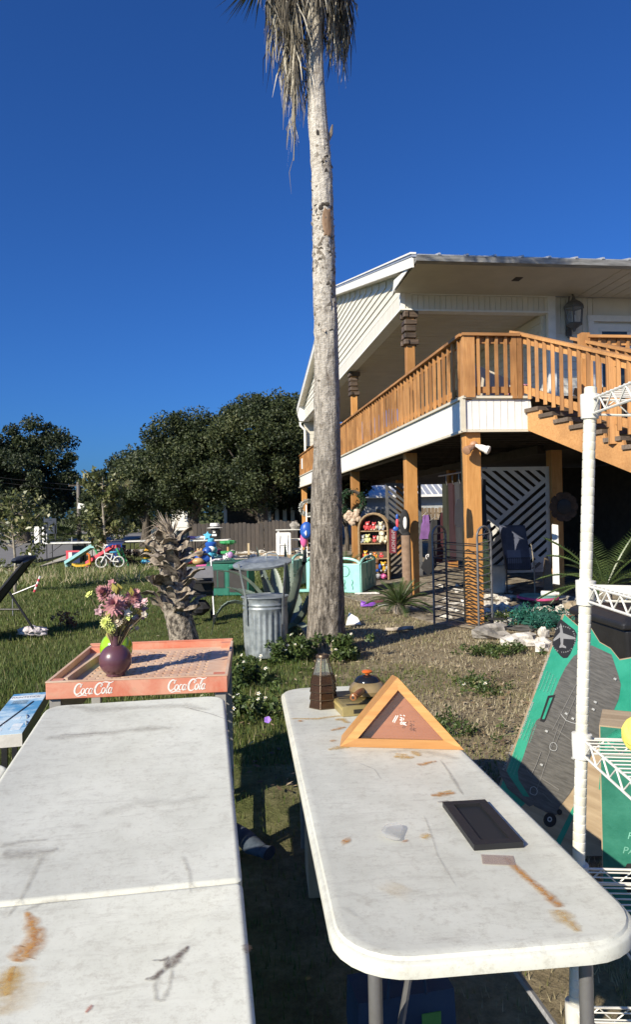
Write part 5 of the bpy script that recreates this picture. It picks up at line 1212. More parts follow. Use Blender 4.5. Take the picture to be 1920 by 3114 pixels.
pr([(1667,2115),(1690,2112),(1684,2130),(1660,2190),(1655,2196),(1643,2192),(1645,2180)], blackp, 'printed_handle'); pr([(1672,2122),(1681,2120),(1656,2186),(1649,2186)], teal, 'printed_handle_gap')
pr([(1516,2322),(1522,2318),(1530,2322),(1550,2360),(1592,2420),(1622,2424),(1625,2445),(1610,2452),(1545,2398),(1520,2350)], bagm, 'printed_strap')
def disc(u, v, r, m):
    c = face(u, v); return pr([(c[0]+math.cos(g)*r, c[1]+math.sin(g)*r*1.1) for g in np.linspace(0, 6.283, 18, endpoint=False)], m, 'printed_wheel', True)
disc(1673,2492,.030,blackp); disc(1672,2490,.011,pale); disc(1672,2490,.006,blackp); disc(1702,2468,.012,blackp)
def line(pts_, m=pale, wd=.0035):
    lay[0] += 1; b = MB(); P = [face(*p) for p in pts_]; stroke(b, P, [wd]*len(P), .0008+.00035*lay[0], None, 2); b.build('printed_line', m, car)
dk = mat('printed_highlight', (.17,.165,.155), bmp=0)
line([(1762,2060),(1680,2220)], dk); line([(1700,2200),(1640,2380),(1630,2400)], dk); line([(1758,2100),(1690,2260)], dk); line([(1706,2170),(1722,2190),(1752,2200)], pale); line([(1690,2215),(1750,2260)], dk); line([(1645,2285),(1616,2355),(1600,2330)], dk); line([(1700,2400),(1640,2360)], dk); line([(1680,2440),(1650,2410)], dk)
for cu, cv in ((1678,2268),(1618,2402)): line([(cu-4,cv-8),(cu+6,cv-12),(cu+16,cv),(cu+10,cv+14),(cu-6,cv+8),(cu-4,cv-8)], pale, .0025)
for cu, cv in ((1720,2165),(1740,2180),(1645,2320),(1740,2300),(1660,2218),(1802,2152),(1868,2060),(1808,2130)): pr([(cu,cv),(cu+6,cv+3),(cu+4,cv+9),(cu-3,cv+5)], pale, 'scuff')
txt = ['HARD-SIDED TRAVEL BAG','Protects your gear in the','air and on the road with','a durable rigid base and','padded interior walls.']; txt2 = ['SAC DE TRANSPORT RIGIDE','Protege votre equipement','lors de vos voyages avec','une base rigide durable']; txt3 = ['FUNDA PARA VIAJE','Protege su equipo durante','los viajes con una base','duradera y resistente']
for (u, v), tl in (((1640,2040),txt), ((1588,2190),txt2), ((1540,2285),txt3)):
    c = face(u, v)
    for i, s_ in enumerate(tl): text(s_, .015 if i == 0 else .010, pale if i == 0 else palegr, car, T(c[0]+.022+i*.0165, c[1]-.085, .0045)@RZ(R(90)), ext=.0001)
MC2 = T(1.085,2.76,0)@RZ(R(-25)); car2 = thing('luggage_carton', 'brown and teal carton standing in shade behind the wire shelf', 'carton', M=MC2)
MB().box((.32,.12,.40),(.64,.24,.80)).build('carton_body', kraft, car2)
b = MB(); b.prism([(.004,.02),(.635,.02),(.635,.795),(.004,.795)], 0, .0015, XZ(-.0015)); b.build('teal_panel', mat('shaded_teal_print', (.010,.13,.085), (.03,.19,.13), scale=9, rough=.6), car2)  # teal made darker in colour to stand in for shade from the shelf
b = MB(); b.prism([(-.0,.68),(.10,.79),(.06,.79),(0,.73)], 0, .0015, XZ(-.0015)); b.build('teal_stripe', teal, car2)
XZt = lambda x, z: Matrix(((1,0,0,x),(0,0,-1,-.003),(0,1,0,z),(0,0,0,1)))
for i, s_ in enumerate(('HARD TRAVEL BAG','SAC DE TRANSPORT','PARA PALOS','FUNDA','PARA VIAJE')): text(s_, .038, palegr, car2, XZt(.145-.018*i, .55-i*.058), shear=.25)
b = MB(); b.prism([(.06,.22),(.09,.17),(.20,.20),(.22,.27),(.18,.30),(.09,.28)], 0, .003, XZ(-.003)); b.build('badge', blackp, car2)
# ------------------------------------------------------------------ paint tool box left of the table
pa = onz(67,2230,.56); pbx = onz(146,2104,.56); d = (pbx-pa); BL = d.length; d.normalize(); s = d.cross(Vector((0,0,1))).normalized()
MPB = F3(pa-s*.20, s, d, Vector((0,0,1))); sb = thing('paint_tool_box', 'long blue and white paint tool box lying beside the white table', 'box', M=MPB)
blueprint = mat('blue_sky_print', (.10,.30,.52), (.50,.66,.76), scale=5, rough=.4, bmp=0, lo=.40, hi=.55)
MB().box((.10,BL/2,-.032),(.20,BL,.064)).build('box_body', [mat('box_white', (.62,.60,.55), var=.1)], sb)
MB().box((.10,BL/2,.0006),(.198,BL-.004,.0012)).build('printed_top', blueprint, sb)
MB().box((.2006,BL/2,-.032),(.001,BL-.004,.062)).build('printed_side', mat('navy_print', (.02,.03,.05), rough=.4, bmp=0), sb)
MB().box((.10,BL-.10,.0016),(.19,.085,.0008)).build('title_band', mat('white_band', (.66,.70,.72), bmp=0), sb)
text('PAINTSTICK', .034, blackp, sb, T(.008,BL-.115,.0022)@Matrix.Diagonal((.88,1.3,1,1)))
for i in range(5): MB().box((.075,BL-.18-.018*i,.0016),(.09-.01*(i%2),.005,.0006)).build('printed_line', prn, sb)
MB().bar((.05,.10,.003),(.15,BL-.22,.003),.008,.002).build('printed_pole', prn, sb)
for x, y, w_, h_ in ((.05,.22,.06,.08),(.05,.09,.07,.05),(.15,.13,.05,.12),(.12,.30,.04,.06)): MB().box((x,y,.0016),(w_,h_,.0006)).build('printed_picture', mat('print_white_blue', (.45,.58,.68), (.7,.74,.76), scale=30, bmp=0), sb)
MB().box((.06,-.0006,-.03),(.035,.001,.022)).build('barcode', mat('barcode_grey', (.25,.23,.21), bmp=0), sb)
b = MB()
for q in ((.165,.30),(.185,.17)): b.tube([(q[0],q[1]+.05,.003),(q[0]+.005,q[1],.010),(q[0]+.01,q[1]-.03,.004)], .003, 5)
b.build('cable_tie', pale, sb)
M_ = MPB@T(.10,BL*.62,0); 
stl = thing('plastic_stool', 'small dark plastic stool carrying the paint tool box', 'stool', M=T(M_.translation.x, M_.translation.y, 0)@RZ(math.atan2(d.y,d.x)-math.pi/2))
MB().box((0,0,.483),(.17,.34,.025)).build('seat', blackplastic, stl)
for x in (-.065,.065):
    for y in (-.14,.14): MB().box((x,y,.235),(.03,.03,.47)).build('leg', blackplastic, stl)
# ------------------------------------------------------------------ under and between the tables
denim = mat('denim', (.03,.045,.065), (.07,.09,.12), scale=20, rough=.9)
pj = G(770,2600); b = MB(); b.tube([pj+Vector((-.14,.22,.05)), pj+Vector((-.06,.10,.05)), pj+Vector((.0,.0,.045)), pj+Vector((.05,-.04,.04))], [.035,.05,.052,.038], 14, flat=.7)
b.tube([pj+Vector((.048,-.038,.04)), pj+Vector((.085,-.065,.04))], [.036,.046], 14, flat=.65); tag(b.build('denim_trouser_leg', denim, smooth=True), 'crumpled blue denim trouser leg on the ground between the tables', 'clothes')
p = G(940,2740); tag(MB().prism([(0,0),(.34,.03),(.32,.30),(-.02,.27)], 0, .26).build('cardboard_box', kraft, M=T(p.x+.0,p.y+.02,0), bevel=.004), 'plain brown cardboard box in shadow under the narrow table', 'box')
p = G(1090,3150); tote = thing('blue_shopping_bag', 'blue reusable shopping bag with green print under the narrow table', 'bag', M=T(.22,2.10,0)@RZ(.2)@Matrix.Scale(.72,4)); tb_ = mat('blue_bag', (.012,.035,.075), (.022,.055,.11), scale=5, rough=.6); b = MB(); b.rings([[(x*k,y*k,z) for x, y in ((-.2,-.09),(.2,-.09),(.2,.09),(-.2,.09))] for z, k in ((0,.85),(.02,.98),(.20,1.03),(.36,1.0))]); b.build('bag_body', tb_, tote)
MB().box((.10,-.0945,.20),(.08,.004,.16)).build('green_print', mat('green_bag_print', (.09,.26,.06), bmp=0), tote); MB().tube([(-.08,-.095,.36),(-.07,-.095,.46),(.07,-.095,.46),(.08,-.095,.36)], .008, 6).build('handle', tb_, tote)
vio = mat('violet_petal', (.26,.14,.50), var=.2, rough=.6, bmp=0); p = G(815,2225); pf_ = thing('wild_petunia', 'single purple wildflower growing in the shade between the tables', 'flower', (p.x,p.y,0)); b = MB(); pet(b, T(0,0,.09)@RX(R(50)), 5, .030, .017, .006); pet(b, T(0,0,.09)@RX(R(60)), 5, .026, .015, .012, off=.6); b.build('flower', vio, pf_); MB().tube([(0,0,-.02),(0,0,.09)], .003, 5).build('stem', palmgreen, pf_)
p = G(722,2172); jar = thing('glass_jar', 'clear glass jar lying beside the folding table', 'jar', (p.x,p.y+.02,.055)); MB().lathe([(.05,-.09),(.055,-.08),(.055,.05),(.04,.08),(.04,.10),(.036,.10),(.036,.08),(.05,.05),(.05,-.08)], 20, RY(R(90))).build('glass_body', glass('jar_glass', (.7,.74,.74), .05, .22), jar, smooth=True)
# tall round vase of grass seed under the table's right end
bt_ = thing('storage_bin', 'low black lidded storage bin standing behind the wire shelf', 'bin', M=T(2.80,5.6,0)@RZ(R(5)))
b = MB(); b.rings([[(x*k,y*k,z) for x, y in ((-.62,-.42),(.9,-.42),(.9,.42),(-.62,.42))] for z, k in ((0,.88),(.75,1.0))]); b.build('bin_body', blackplastic, bt_, bevel=.02)
b = MB(); b.rings([[(x*k,y*k,z) for x, y in ((-.62,-.42),(.9,-.42),(.9,.42),(-.62,.42))] for z, k in ((.75,1.05),(.80,1.05),(.84,.94),(.86,.80))]); b.build('lid', blackplastic, bt_, bevel=.015)
for i in range(5): MB().box((.14,-.30+.15*i,.862),(1.15,.03,.012)).build('lid_rib', blackplastic, bt_)
# ------------------------------------------------------------------ background buildings and street things
nb_ = thing('neighbour_building', 'white neighbouring building with slender porch columns behind the fence', 'building', (px(800,41),41,0))
MB().box((.6,3,1.6),(6,4,3.2)).build('wall', whitepaint, nb_); MB().box((.6,.85,2.75),(6.6,.5,.25)).build('porch_beam', whitepaint, nb_)
MB().box((.6,.98,1.3),(5.6,.06,2.6)).build('porch_shade', darkboard, nb_)  # dark sheet on the wall stands in for the shade inside the porch
for i in range(5): MB().box((-.14+i*.46,.5,1.35),(.22,.12,2.7)).build('column', whitepaint, nb_)
b = MB(); b.add([(-2.8,-.2,2.95),(4,-.2,2.95),(4,3,4.2),(-2.8,3,4.2),(-2.8,6,2.95),(4,6,2.95)], [(0,1,2,3),(3,2,5,4),(0,3,4),(1,5,2)]); b.build('roof', roofmetal, nb_)
sh = thing('metal_roof_shed', 'long low shed with ribbed grey metal roof seen beneath the raised house', 'shed', (2.6,44,0), .06)
MB().box((6,3.1,1.2),(15,5.6,2.4)).build('wall', mat('grey_wall', (.36,.38,.39), var=.1), sh)
b = MB(); b.add([(-1.8,-.3,2.55),(14,-.3,2.55),(14,3,3.7),(-1.8,3,3.7),(14,6.3,2.5),(-1.8,6.3,2.5)], [(0,1,2,3),(3,2,4,5)]); rfs = b.build('roof', roofmetal, sh)
for i in range(40): b = MB(); x = -1.7+i*.4; b.bar((x,-.32,2.565),(x,3,3.715),.05,.04); b.build('roof_rib', whitepaint, rfs)
MB().box((6,-.33,2.52),(15.8,.06,.14)).build('fascia', whitepaint, sh)
for i in range(22): MB().box((3.2+i*.2,-1.2,.95),(.17,.04,1.5)).build('fence_sheet', whitepaint, sh)
fence_shaded = wood('shade_darkened_fence_wood', (.020,.014,.010), (.058,.042,.030), 2, dark=.6); fencelit = wood('tan_fence_wood', (.22,.16,.10), (.34,.26,.17), 2)  # picket wood darkened in colour to stand in for the oaks' shade
def fence(label, a, c, n, ht, m, jig=.03):
    a, c = Vector(a), Vector(c); L = (c-a).length; t = thing('picket_fence', label, 'fence', a, math.atan2((c-a).y, (c-a).x)); w_ = L/n
    pk = None
    for i in range(n):
        k = ht+random.uniform(-jig, jig); b = MB(); b.prism([(-w_*.46,-.03),(w_*.46,-.03),(w_*.46,k-.05),(w_*.3,k),(-w_*.3,k),(-w_*.46,k-.05)], -.011, .011, T((i+.5)*w_,random.uniform(-.006,.006),0)@RX(R(90))); b.build('picket', m, t)
    for z in (.3, ht-.3): MB().box((L/2,.035,z),(L,.04,.09)).build('rail', m, t)
    for i in range(int(L/2.4)+1): MB().box((min(i*2.4,L-.05),.10,ht/2),(.09,.09,ht)).build('post', m, t)
fence('weathered wooden picket fence under the oak trees', (px(585,31),31.2,0), (px(800,29.5),29.7,0), 17, 1.25, fence_shaded)
fence('shorter wooden fence section in front of the white porch columns', (px(803,29.4),29.5,0), (px(905,28.8),28.9,0), 9, 1.32, fence_shaded)
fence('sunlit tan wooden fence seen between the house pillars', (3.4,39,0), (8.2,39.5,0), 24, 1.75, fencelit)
up_ = thing('utility_pole', 'grey wooden utility pole beside the road', 'utility pole', (px(240,44),44,0)); b = MB(); b.tube([(0,0,-.2),(0,0,3.9)], [.14,.11], 10); b.build('pole', mat('grey_pole', (.16,.145,.13), var=.2), up_); MB().box((-.25,-.15,2.3),(.4,.1,.35), RY(.2)).build('meter_box', whitepaint, up_)
MB().bar((-.6,0,3.6),(.6,0,3.6),.09,.1).build('crossarm', bark, up_)
for dz, dx in ((0,-.5),(-.35,-.1)):
    a = Vector((px(240,44)+dx,44,3.65+dz)); c = Vector((-34,40,9.5+dz)); b = MB(); b.tube([a.lerp(c, i/12)+Vector((0,0,-1.2*math.sin(math.pi*i/12))) for i in range(13)], .018, 4); tag(b.build('power_line', blackplastic), 'thin black power line running to the utility pole', 'power line', 'power lines')
sg = thing('street_notice', 'dark blue notice board on two posts across the road', 'notice board', (px(152,42),42,0)); MB().box((0,0,1.15),(.75,.06,.9)).build('board', mat('navy_board', (.02,.03,.05)), sg)
for x in (-.3,.3): MB().box((x,0,.6),(.07,.06,1.2)).build('post', blackplastic, sg)
gb = thing('gate_pillar', 'white painted gate pillars at the far side of the road', 'gate', (px(120,45),45,0))
for x in (-.15,.35): MB().box((x,0,.55),(.3,.3,1.1)).build('pillar', whitepaint, gb)
mbx = thing('letterbox_post', 'white box shaped letterbox post beside the brick driveway', 'letterbox', (px(471,39),39,0)); MB().box((0,0,.4),(.34,.34,.8)).build('post', whitepaint, mbx); b = MB(); b.prism([(-.25,.8),(.25,.8),(0,1.02)], -.24, .24, RX(R(90))); b.build('roof', whitepaint, mbx); MB().tube([(0,-.18,.6),(0,-.165,.6)], .06, 12).build('slot', blackplastic, mbx)
for i, x in enumerate((548,566)):
    wbn = thing('wheelie_bin', 'dark grey wheeled bin beside the driveway under the oaks', 'bin', (px(x,38),38,0), group='wheelie bins'); b = MB(); b.rings([[(a*k,c*k,z) for a, c in ((-.2,-.2),(.2,-.2),(.2,.2),(-.2,.2))] for z, k in ((0,.8),(.75,1))]); b.build('body', mat('bin_grey', (.09,.10,.10)), wbn); MB().box((0,.02,.79),(.44,.46,.06)).build('lid', blackplastic, wbn)
tag(MB().box((0,0,1.3),(1.2,.1,2.6)).box((0,-.06,1.5),(.7,.04,1.2)).build('white_shed_wall', whitepaint, M=T(px(553,43),43,0)), 'white end wall of an outbuilding behind the wheelie bins', 'wall')
# ------------------------------------------------------------------ yard sale tables
def ftable(label, u, v, wpx, d, yaw=0, m=None):
    p = at(u, v, d); w_ = wpx/FPX*d; t = thing('sale_table', label, 'table', (p.x, p.y, 0), yaw, 'folding tables across the yard')
    slab(w_, .7, .06, [(.01,0),(0,-.01),(0,-.04),(.01,-.045)], T(0,0,.75)).build('table_top', m or dirtywhite, t, smooth=True)
    for x in (.2, w_-.2):
        b = MB()
        for y in (.08,.62): b.tube([(x,y,.71),(x,y,0)], .016, 8)
        b.tube([(x,.08,.1),(x,.62,.1)], .012, 6); b.build('leg', blackmetal, t); b = MB(); b.tube([(x,.35,.35),(x+(.5 if x < w_/2 else -.5),.35,.70)], .010, 6); b.build('leg_brace', blackmetal, t)
    return t
T1 = ftable('white folding table standing beside the toy slides', 122, 1651, 158, 25.3)
T2 = ftable('thin legged folding table between bicycle and cut palm', 378, 1646, 100, 25.6)
T3 = ftable('folding table covered in small goods near the wooden fence', 567, 1645, 130, 25.0)
tag(MB().box((0,0,.02),(.32,.05,.04)).box((-.14,0,.12),(.03,.05,.18)).build('table_frame_bracket', greymetal, M=T(*(at(225,1650,25.5)+Vector((0,.2,-.02))))), 'small metal bracket standing on the white folding table', 'bracket')
cols = {k: mat(k+'_plastic', c, var=.1, rough=.4, bmp=0) for k, c in dict(aqua=(.28,.54,.55), mint=(.30,.62,.55), red=(.64,.08,.11), yellow=(.72,.42,.03), blue=(.02,.09,.38), sky=(.08,.42,.62), green=(.05,.30,.10), orange=(.6,.18,.03), pink=(.65,.12,.32), violet=(.25,.08,.5), white=(.74,.73,.70), navy=(.02,.03,.09), tan=(.45,.30,.14), lav=(.35,.2,.4)).items()}
# slides
def slide(label, u, v, c1, c2, wd):
    p = G(u, v); t = thing('toy_slide', label, 'slide', p, R(-6), 'toddler slides'); L = 1.05
    rs = []
    for f in np.linspace(0, 1, 9):
        x = L*f; z = .10+.62*f if f < .85 else .627+.02*math.sin((f-.85)*20); z = .08+.02*(1-f) if f < .1 else z
        y = wd/2; rs.append([(x,-y,z-.02),(x,y,z-.02),(x,y,z+.09),(x,y-.03,z+.09),(x,y-.035,z+.01),(x,-y+.035,z+.01),(x,-y+.03,z+.09),(x,-y,z+.09)])
    b = MB(); b.rings(rs); b.build('chute', c1, t)
    for y in (-wd/2+.03, wd/2-.03): b = MB(); b.bar((L,y,.62),(L+.28,y,0),.06,.05); b.build('ladder_rail', c2, t)
    for z in (.15,.32,.48): b = MB(); x = L+.28-(z/.62)*.28; b.bar((x,-wd/2,z),(x,wd/2,z),.05,.04); b.build('ladder_rung', c2, t)
    b = MB(); b.bar((.03,-wd*.3,.0),(.03,wd*.3,.0),.1,.17); b.build('foot', c1, t)
slide('aqua toddler slide with green ladder on the lawn', 205, 1722, cols['aqua'], cols['green'], .46)
slide('red toddler slide with green ladder next to the bicycle', 268, 1724, cols['red'], cols['green'], .40)
p = G(235,1727); t = thing('toy_rocker', 'yellow and orange plastic rocker toy between the slides', 'toy', p); b = MB(); b.rings([[(x,y*k,z) for y, z in ((-.12,z0),(.12,z0),(.12,z0+.06),(-.12,z0+.06))] for x, z0, k in ((-.15,.10,.6),(0,.04,1),(.25,.05,1),(.45,.12,.7))]); b.build('seat', cols['yellow'], t); MB().tube([(.42,0,.1),(.40,0,.42),(.32,0,.46)], .04, 8).build('backrest', cols['orange'], t)
p = G(222,1712); t = thing('toy_box', 'red white and blue printed toy box under the folding table', 'box', p); MB().box((0,.15,.22),(.5,.3,.44)).build('box_body', cols['navy'], t); MB().box((-.13,-.002,.28),(.2,.004,.3)).build('printed_panel', cols['white'], t); MB().box((0,-.003,.42),(.5,.004,.06)).build('red_band', cols['red'], t); MB().box((-.2,-.006,.25),(.08,.004,.4)).build('red_band', cols['red'], t)
p = G(240,1708); tag(MB().box((0,.1,.34),(.42,.3,.66)).box((.02,.1,.68),(.3,.25,.06)).build('black_speaker', blackplastic, M=T(p.x,p.y,0)), 'black boxy cabinet standing behind the aqua slide', 'cabinet')
p = G(352,1710); t = thing('toy_easel', 'dark blue plastic play easel behind the small bicycle', 'easel', p); b = MB()
MB().box((0,0,.34),(.56,.06,.68), RX(R(14))).build('panel', cols['blue'], t); MB().box((0,.22,.34),(.54,.06,.66), RX(R(-14))).build('panel', cols['navy'], t); MB().box((0,.1,.70),(.6,.22,.07)).build('tray', cols['navy'], t)
# bicycle
bp = G(332,1727); bi = thing('child_bicycle', 'small white child bicycle with white tyres on the lawn', 'bicycle', bp, R(8))
wt = mat('white_tyre', (.6,.6,.57), rough=.7); 
for x in (-.24,.30):
    wh = MB(); ring = [(x+math.cos(g)*.165, 0, .19+math.sin(g)*.165) for g in np.linspace(0, 2*math.pi, 24)]; wh.tube(ring, .024, 8, cap=False); wh = wh.build('wheel', wt, bi, smooth=True)
    s = MB()
    for k in range(10): g = k*math.pi/5; s.tube([(x,0,.19),(x+math.cos(g)*.15,0,.19+math.sin(g)*.15)], .004, 4)
    s.build('spokes', greymetal, wh); MB().tube([(x,-.04,.19),(x,.04,.19)], .025, 8).build('hub', greymetal, wh)
b = MB(); hd = Vector((-.15,0,.50))
for a, c in (((-.13,0,.44),(.05,0,.25)),((-.14,0,.48),(.12,0,.42)),((.05,0,.25),(.12,0,.46)),((.05,.03,.22),(.30,.04,.19)),((.12,.03,.42),(.30,.04,.19)),((.05,-.03,.22),(.30,-.04,.19)),((-.12,0,.42),(-.15,0,.62)),((-.12,.05,.40),(-.24,.05,.19)),((-.12,-.05,.40),(-.24,-.05,.19))): b.tube([a, c], .018, 8)
b.build('frame', cols['white'], bi, smooth=True)
MB().tube([(.02,-.25,.74),(-.10,-.2,.74),(-.16,-.09,.60),(-.15,0,.60),(-.16,.09,.60),(-.10,.2,.74),(.02,.25,.74)], .016, 8).build('handlebar', cols['white'], bi, smooth=True)
b = MB(); b.blob((.14,0,.50), (.13,.07,.03), 10, 6); b.build('saddle', cols['sky'], bi, smooth=True); MB().tube([(.05,-.1,.18),(.05,-.1,.22),(.05,.1,.22),(.05,.1,.27)], .012, 6).build('pedal_crank', greymetal, bi)
# bee toy
p = G(450,1712); t = thing('bee_ride_toy', 'yellow and black striped bee toy on an aqua base', 'toy', p)
MB().lathe([(.24,0),(.26,.05),(.22,.12),(.1,.13)], 16).build('base', cols['sky'], t, smooth=True)
for i, z in enumerate((.16,.22,.28,.34,.40)): b = MB(); b.blob((0,0,z+.02), (.24-abs(i-2)*.03,.22-abs(i-2)*.03,.055), 14, 6); b.build('body_stripe', cols['yellow'] if i % 2 == 0 else blackplastic, t, smooth=True)
b = MB(); b.blob((.02,-.03,.53), .11, 12, 8); b.build('head', cols['yellow'], t, smooth=True); b = MB(); b.tube([(0,0,.6),(-.06,0,.7)], .012, 5); b.build('antenna', blackplastic, t); b = MB(); b.tube([(.04,0,.6),(.09,0,.7)], .012, 5); b.build('antenna', blackplastic, t)
p = G(485,1712); t = thing('push_cart', 'black folded push cart lying behind the bee toy', 'cart', p); 
for a, c in (((-.3,0,.1),(.5,0,.45)),((-.3,.25,.1),(.5,.25,.45)),((-.2,.12,.4),(.5,.12,.15))): MB().tube([a, c], .025, 6).build('frame_tube', greymetal, t)
b = MB(); b.blob((.1,.12,.22), (.4,.2,.2), 10, 6, .3); b.build('canopy', blackfabric, t)
for x in (-.25,.4): MB().tube([(x,-.04,.1),(x,0,.1)], .1, 12).build('wheel', blackplastic, t)
def bush(label, u, v, r, hh, m, nc=24, per=40, size=.035, tb=.5, name='dry_bush'):
    p = G(u, v); t = thing(name, label, 'bush', p); cen = np.array([(rng.normal(0, r*.5), rng.normal(0, r*.5), hh*rng.random()) for i in range(nc)]); leaves('foliage', cen, np.full((nc,3), r*.25), per, size, m, t, tb=tb)
    b = MB()
    for c in cen[::2]: b.tube([(0,0,-.03), tuple(c)], .005, 4)
    b.build('stems', bark, t)
brownleaf = leafmat('brown_leaf', [(0,(.03,.02,.015)),(.6,(.10,.06,.035)),(1,(.26,.15,.07))], .8, .1)
bush('dark withered bush between the bicycle and the far table', 378, 1712, .5, .42, brownleaf, 30, 60, .04)
bush('clump of dead orange and cream flowers in the grass', 208, 1905, .20, .20, leafmat('dead_flower', [(0,(.10,.03,.015)),(.55,(.30,.10,.04)),(1,(.60,.48,.28))], .8, .1), 18, 22, .022, .55, 'dead_flower_clump')
# toys on and before the third table
def blobtoy(name, label, cat, u, v, parts, group=None, z=0, d=None):
    p = onz(u, v, z) if d is None else at(u, v, d); t = thing(name, label, cat, p, group=group)
    for nm, m, bl in parts:
        b = MB()
        for c, r in bl: b.blob(c, r, 10, 7)
        b.build(nm, m, t, smooth=True)
    return t
p3 = T3.location
blobtoy('clothes_bundle', 'plum and white clothes heaped on the goods table', 'clothes', 585, 1638, [('cloth', cols['lav'], [((-.05,0,.04),(.15,.1,.06)),((.08,.03,.04),(.1,.1,.05))]), ('white_cloth', cols['white'], [((.32,0,.04),(.2,.12,.055)),((.2,-.05,.03),(.1,.08,.04))])], d=25.35)
bpz = T3.location; 
tag(MB().lathe([(.03,0),(.035,.10),(.03,.13),(.015,.13)], 12).build('small_bottle', cols['white'], M=T(p3.x+.60,p3.y+.3,.75)), 'small white bottle standing on the goods table', 'bottle')
t = thing('black_cooker', 'black upright cooker wearing a white hat on the goods table', 'cooker', (p3.x+.98,p3.y+.36,.75)); MB().lathe([(.16,0),(.19,.05),(.19,.30),(.17,.36),(.12,.40)], 20).build('drum', blackplastic, t, smooth=True); MB().box((-.02,-.19,.16),(.17,.02,.07)).build('white_label', cols['white'], t); MB().box((-.02,-.185,.26),(.09,.02,.05)).build('white_label', cols['white'], t)
ht_ = thing('white_hat', 'white brimmed hat with black lettering on the black cooker', 'hat', (p3.x+.96,p3.y+.34,1.15)); MB().lathe([(.27,0),(.28,.015),(.20,.03),(.17,.035),(.165,.16),(.15,.18),(.02,.185)], 24).build('hat_body', cols['white'], ht_, smooth=True); MB().lathe([(.172,.04),(.170,.075)], 24).build('hat_band', blackplastic, ht_)
t = thing('toy_tower', 'tall blue stacking toy with star top standing on the lawn', 'toy', G(643,1712))
for r, z, hgt_, c in ((.26,.0,.10,'white'),(.24,.10,.14,'aqua'),(.20,.24,.12,'sky'),(.22,.36,.20,'sky'),(.20,.56,.16,'blue'),(.12,.72,.12,'sky')): MB().lathe([(r*.9,z),(r,z+hgt_*.3),(r,z+hgt_*.7),(r*.75,z+hgt_)], 16).build('tower_ring', cols[c], t, smooth=True)
b = MB(); o_ = [(math.cos(k*math.pi/5+.3)*(.16 if k % 2 == 0 else .085), math.sin(k*math.pi/5+.3)*(.16 if k % 2 == 0 else .085)) for k in range(10)]; b.prism(o_, -.05, .05, T(-.1,-.05,.92)@RX(R(80))); b.build('star_top', cols['sky'], t, bevel=.015); b = MB(); b.blob((.03,-.19,.48),(.13,.05,.10),10,6); b.build('white_face', cols['white'], t, smooth=True)
t = thing('tiered_toy_stand', 'green tiered toy stand with scalloped trays on the lawn', 'toy', G(695,1712)); 
for z, r, c in ((.62,.26,'green'),(.28,.24,'green'),(.02,.20,'mint')): b = MB(); n=30; b.rings([[(math.cos(k*2*math.pi/n)*(r*q+.015*math.cos(k*2*math.pi*10/n)), math.sin(k*2*math.pi/n)*(r*q+.015*math.cos(k*2*math.pi*10/n)), z+dz_) for k in range(n)] for q, dz_ in ((.6,0),(1,.05),(1,.12),(.85,.13),(.7,.08))]); b.build('tray', cols[c], t, smooth=True)
MB().tube([(0,0,0),(0,0,.66)], .045, 10).build('stem', cols['tan'], t)
blobtoy('ride_on_whale', 'blue plastic whale ride on toy on the lawn', 'toy', 622, 1716, [('body', cols['blue'], [((0,0,.20),(.34,.22,.20)),((.10,0,.42),(.16,.15,.16)),((-.36,0,.28),(.12,.14,.05))]), ('fin', cols['sky'], [((.2,-.1,.30),(.1,.06,.1))])])
blobtoy('red_ride_on_toy', 'red toy car with white seat on the lawn', 'toy', 575, 1716, [('body', cols['red'], [((0,0,.13),(.30,.2,.13)),((.26,0,.30),(.10,.12,.14))]), ('seat', cols['white'], [((-.08,0,.32),(.22,.16,.10))])])
blobtoy('tan_plush', 'tan plush animal lying between red and blue toys', 'plush toy', 603, 1718, [('body', cols['tan'], [((0,0,.12),(.2,.15,.12)),((.05,0,.38),(.13,.12,.12)),((.0,0,.5),(.04,.03,.05)),((.11,0,.5),(.04,.03,.05))])])
blobtoy('printed_cushion', 'white cushion with pink and black print leaning on toys', 'cushion', 680, 1716, [('cover', mat('patchy_print', (.04,.04,.05), (.75,.70,.72), scale=14, bmp=0, lo=.42, hi=.5), [((-.12,0,.10),(.34,.18,.10)),((.14,0,.22),(.16,.1,.16))]), ('pink_patch', cols['lav'], [((.24,-.05,.30),(.10,.06,.12))])])
blobtoy('purple_saddle_toy', 'dark plum ride on seat beside the blue toy tower', 'toy', 665, 1708, [('seat', mat('plum_plastic', (.12,.03,.08), rough=.3, bmp=0), [((0,0,.34),(.18,.14,.11))]), ('base', cols['aqua'], [((0,0,.12),(.24,.18,.14))])])
p = G(645,1722); tag(MB().prism([(-.5,-.05),(.6,-.08),(.75,.3),(-.3,.34)], 0, .05).build('pink_play_mat', cols['pink'], M=T(p.x,p.y,0)), 'bright pink play mat lying behind the green pet crate', 'mat')
p = G(715,1722); tag(MB().prism([(-.3,0),(.45,0),(.4,.25),(-.25,.3)], 0, .10).build('mint_toy_lid', cols['mint'], M=T(p.x,p.y,0), bevel=.02), 'mint green toy lid lying behind the green pet crate', 'toy')
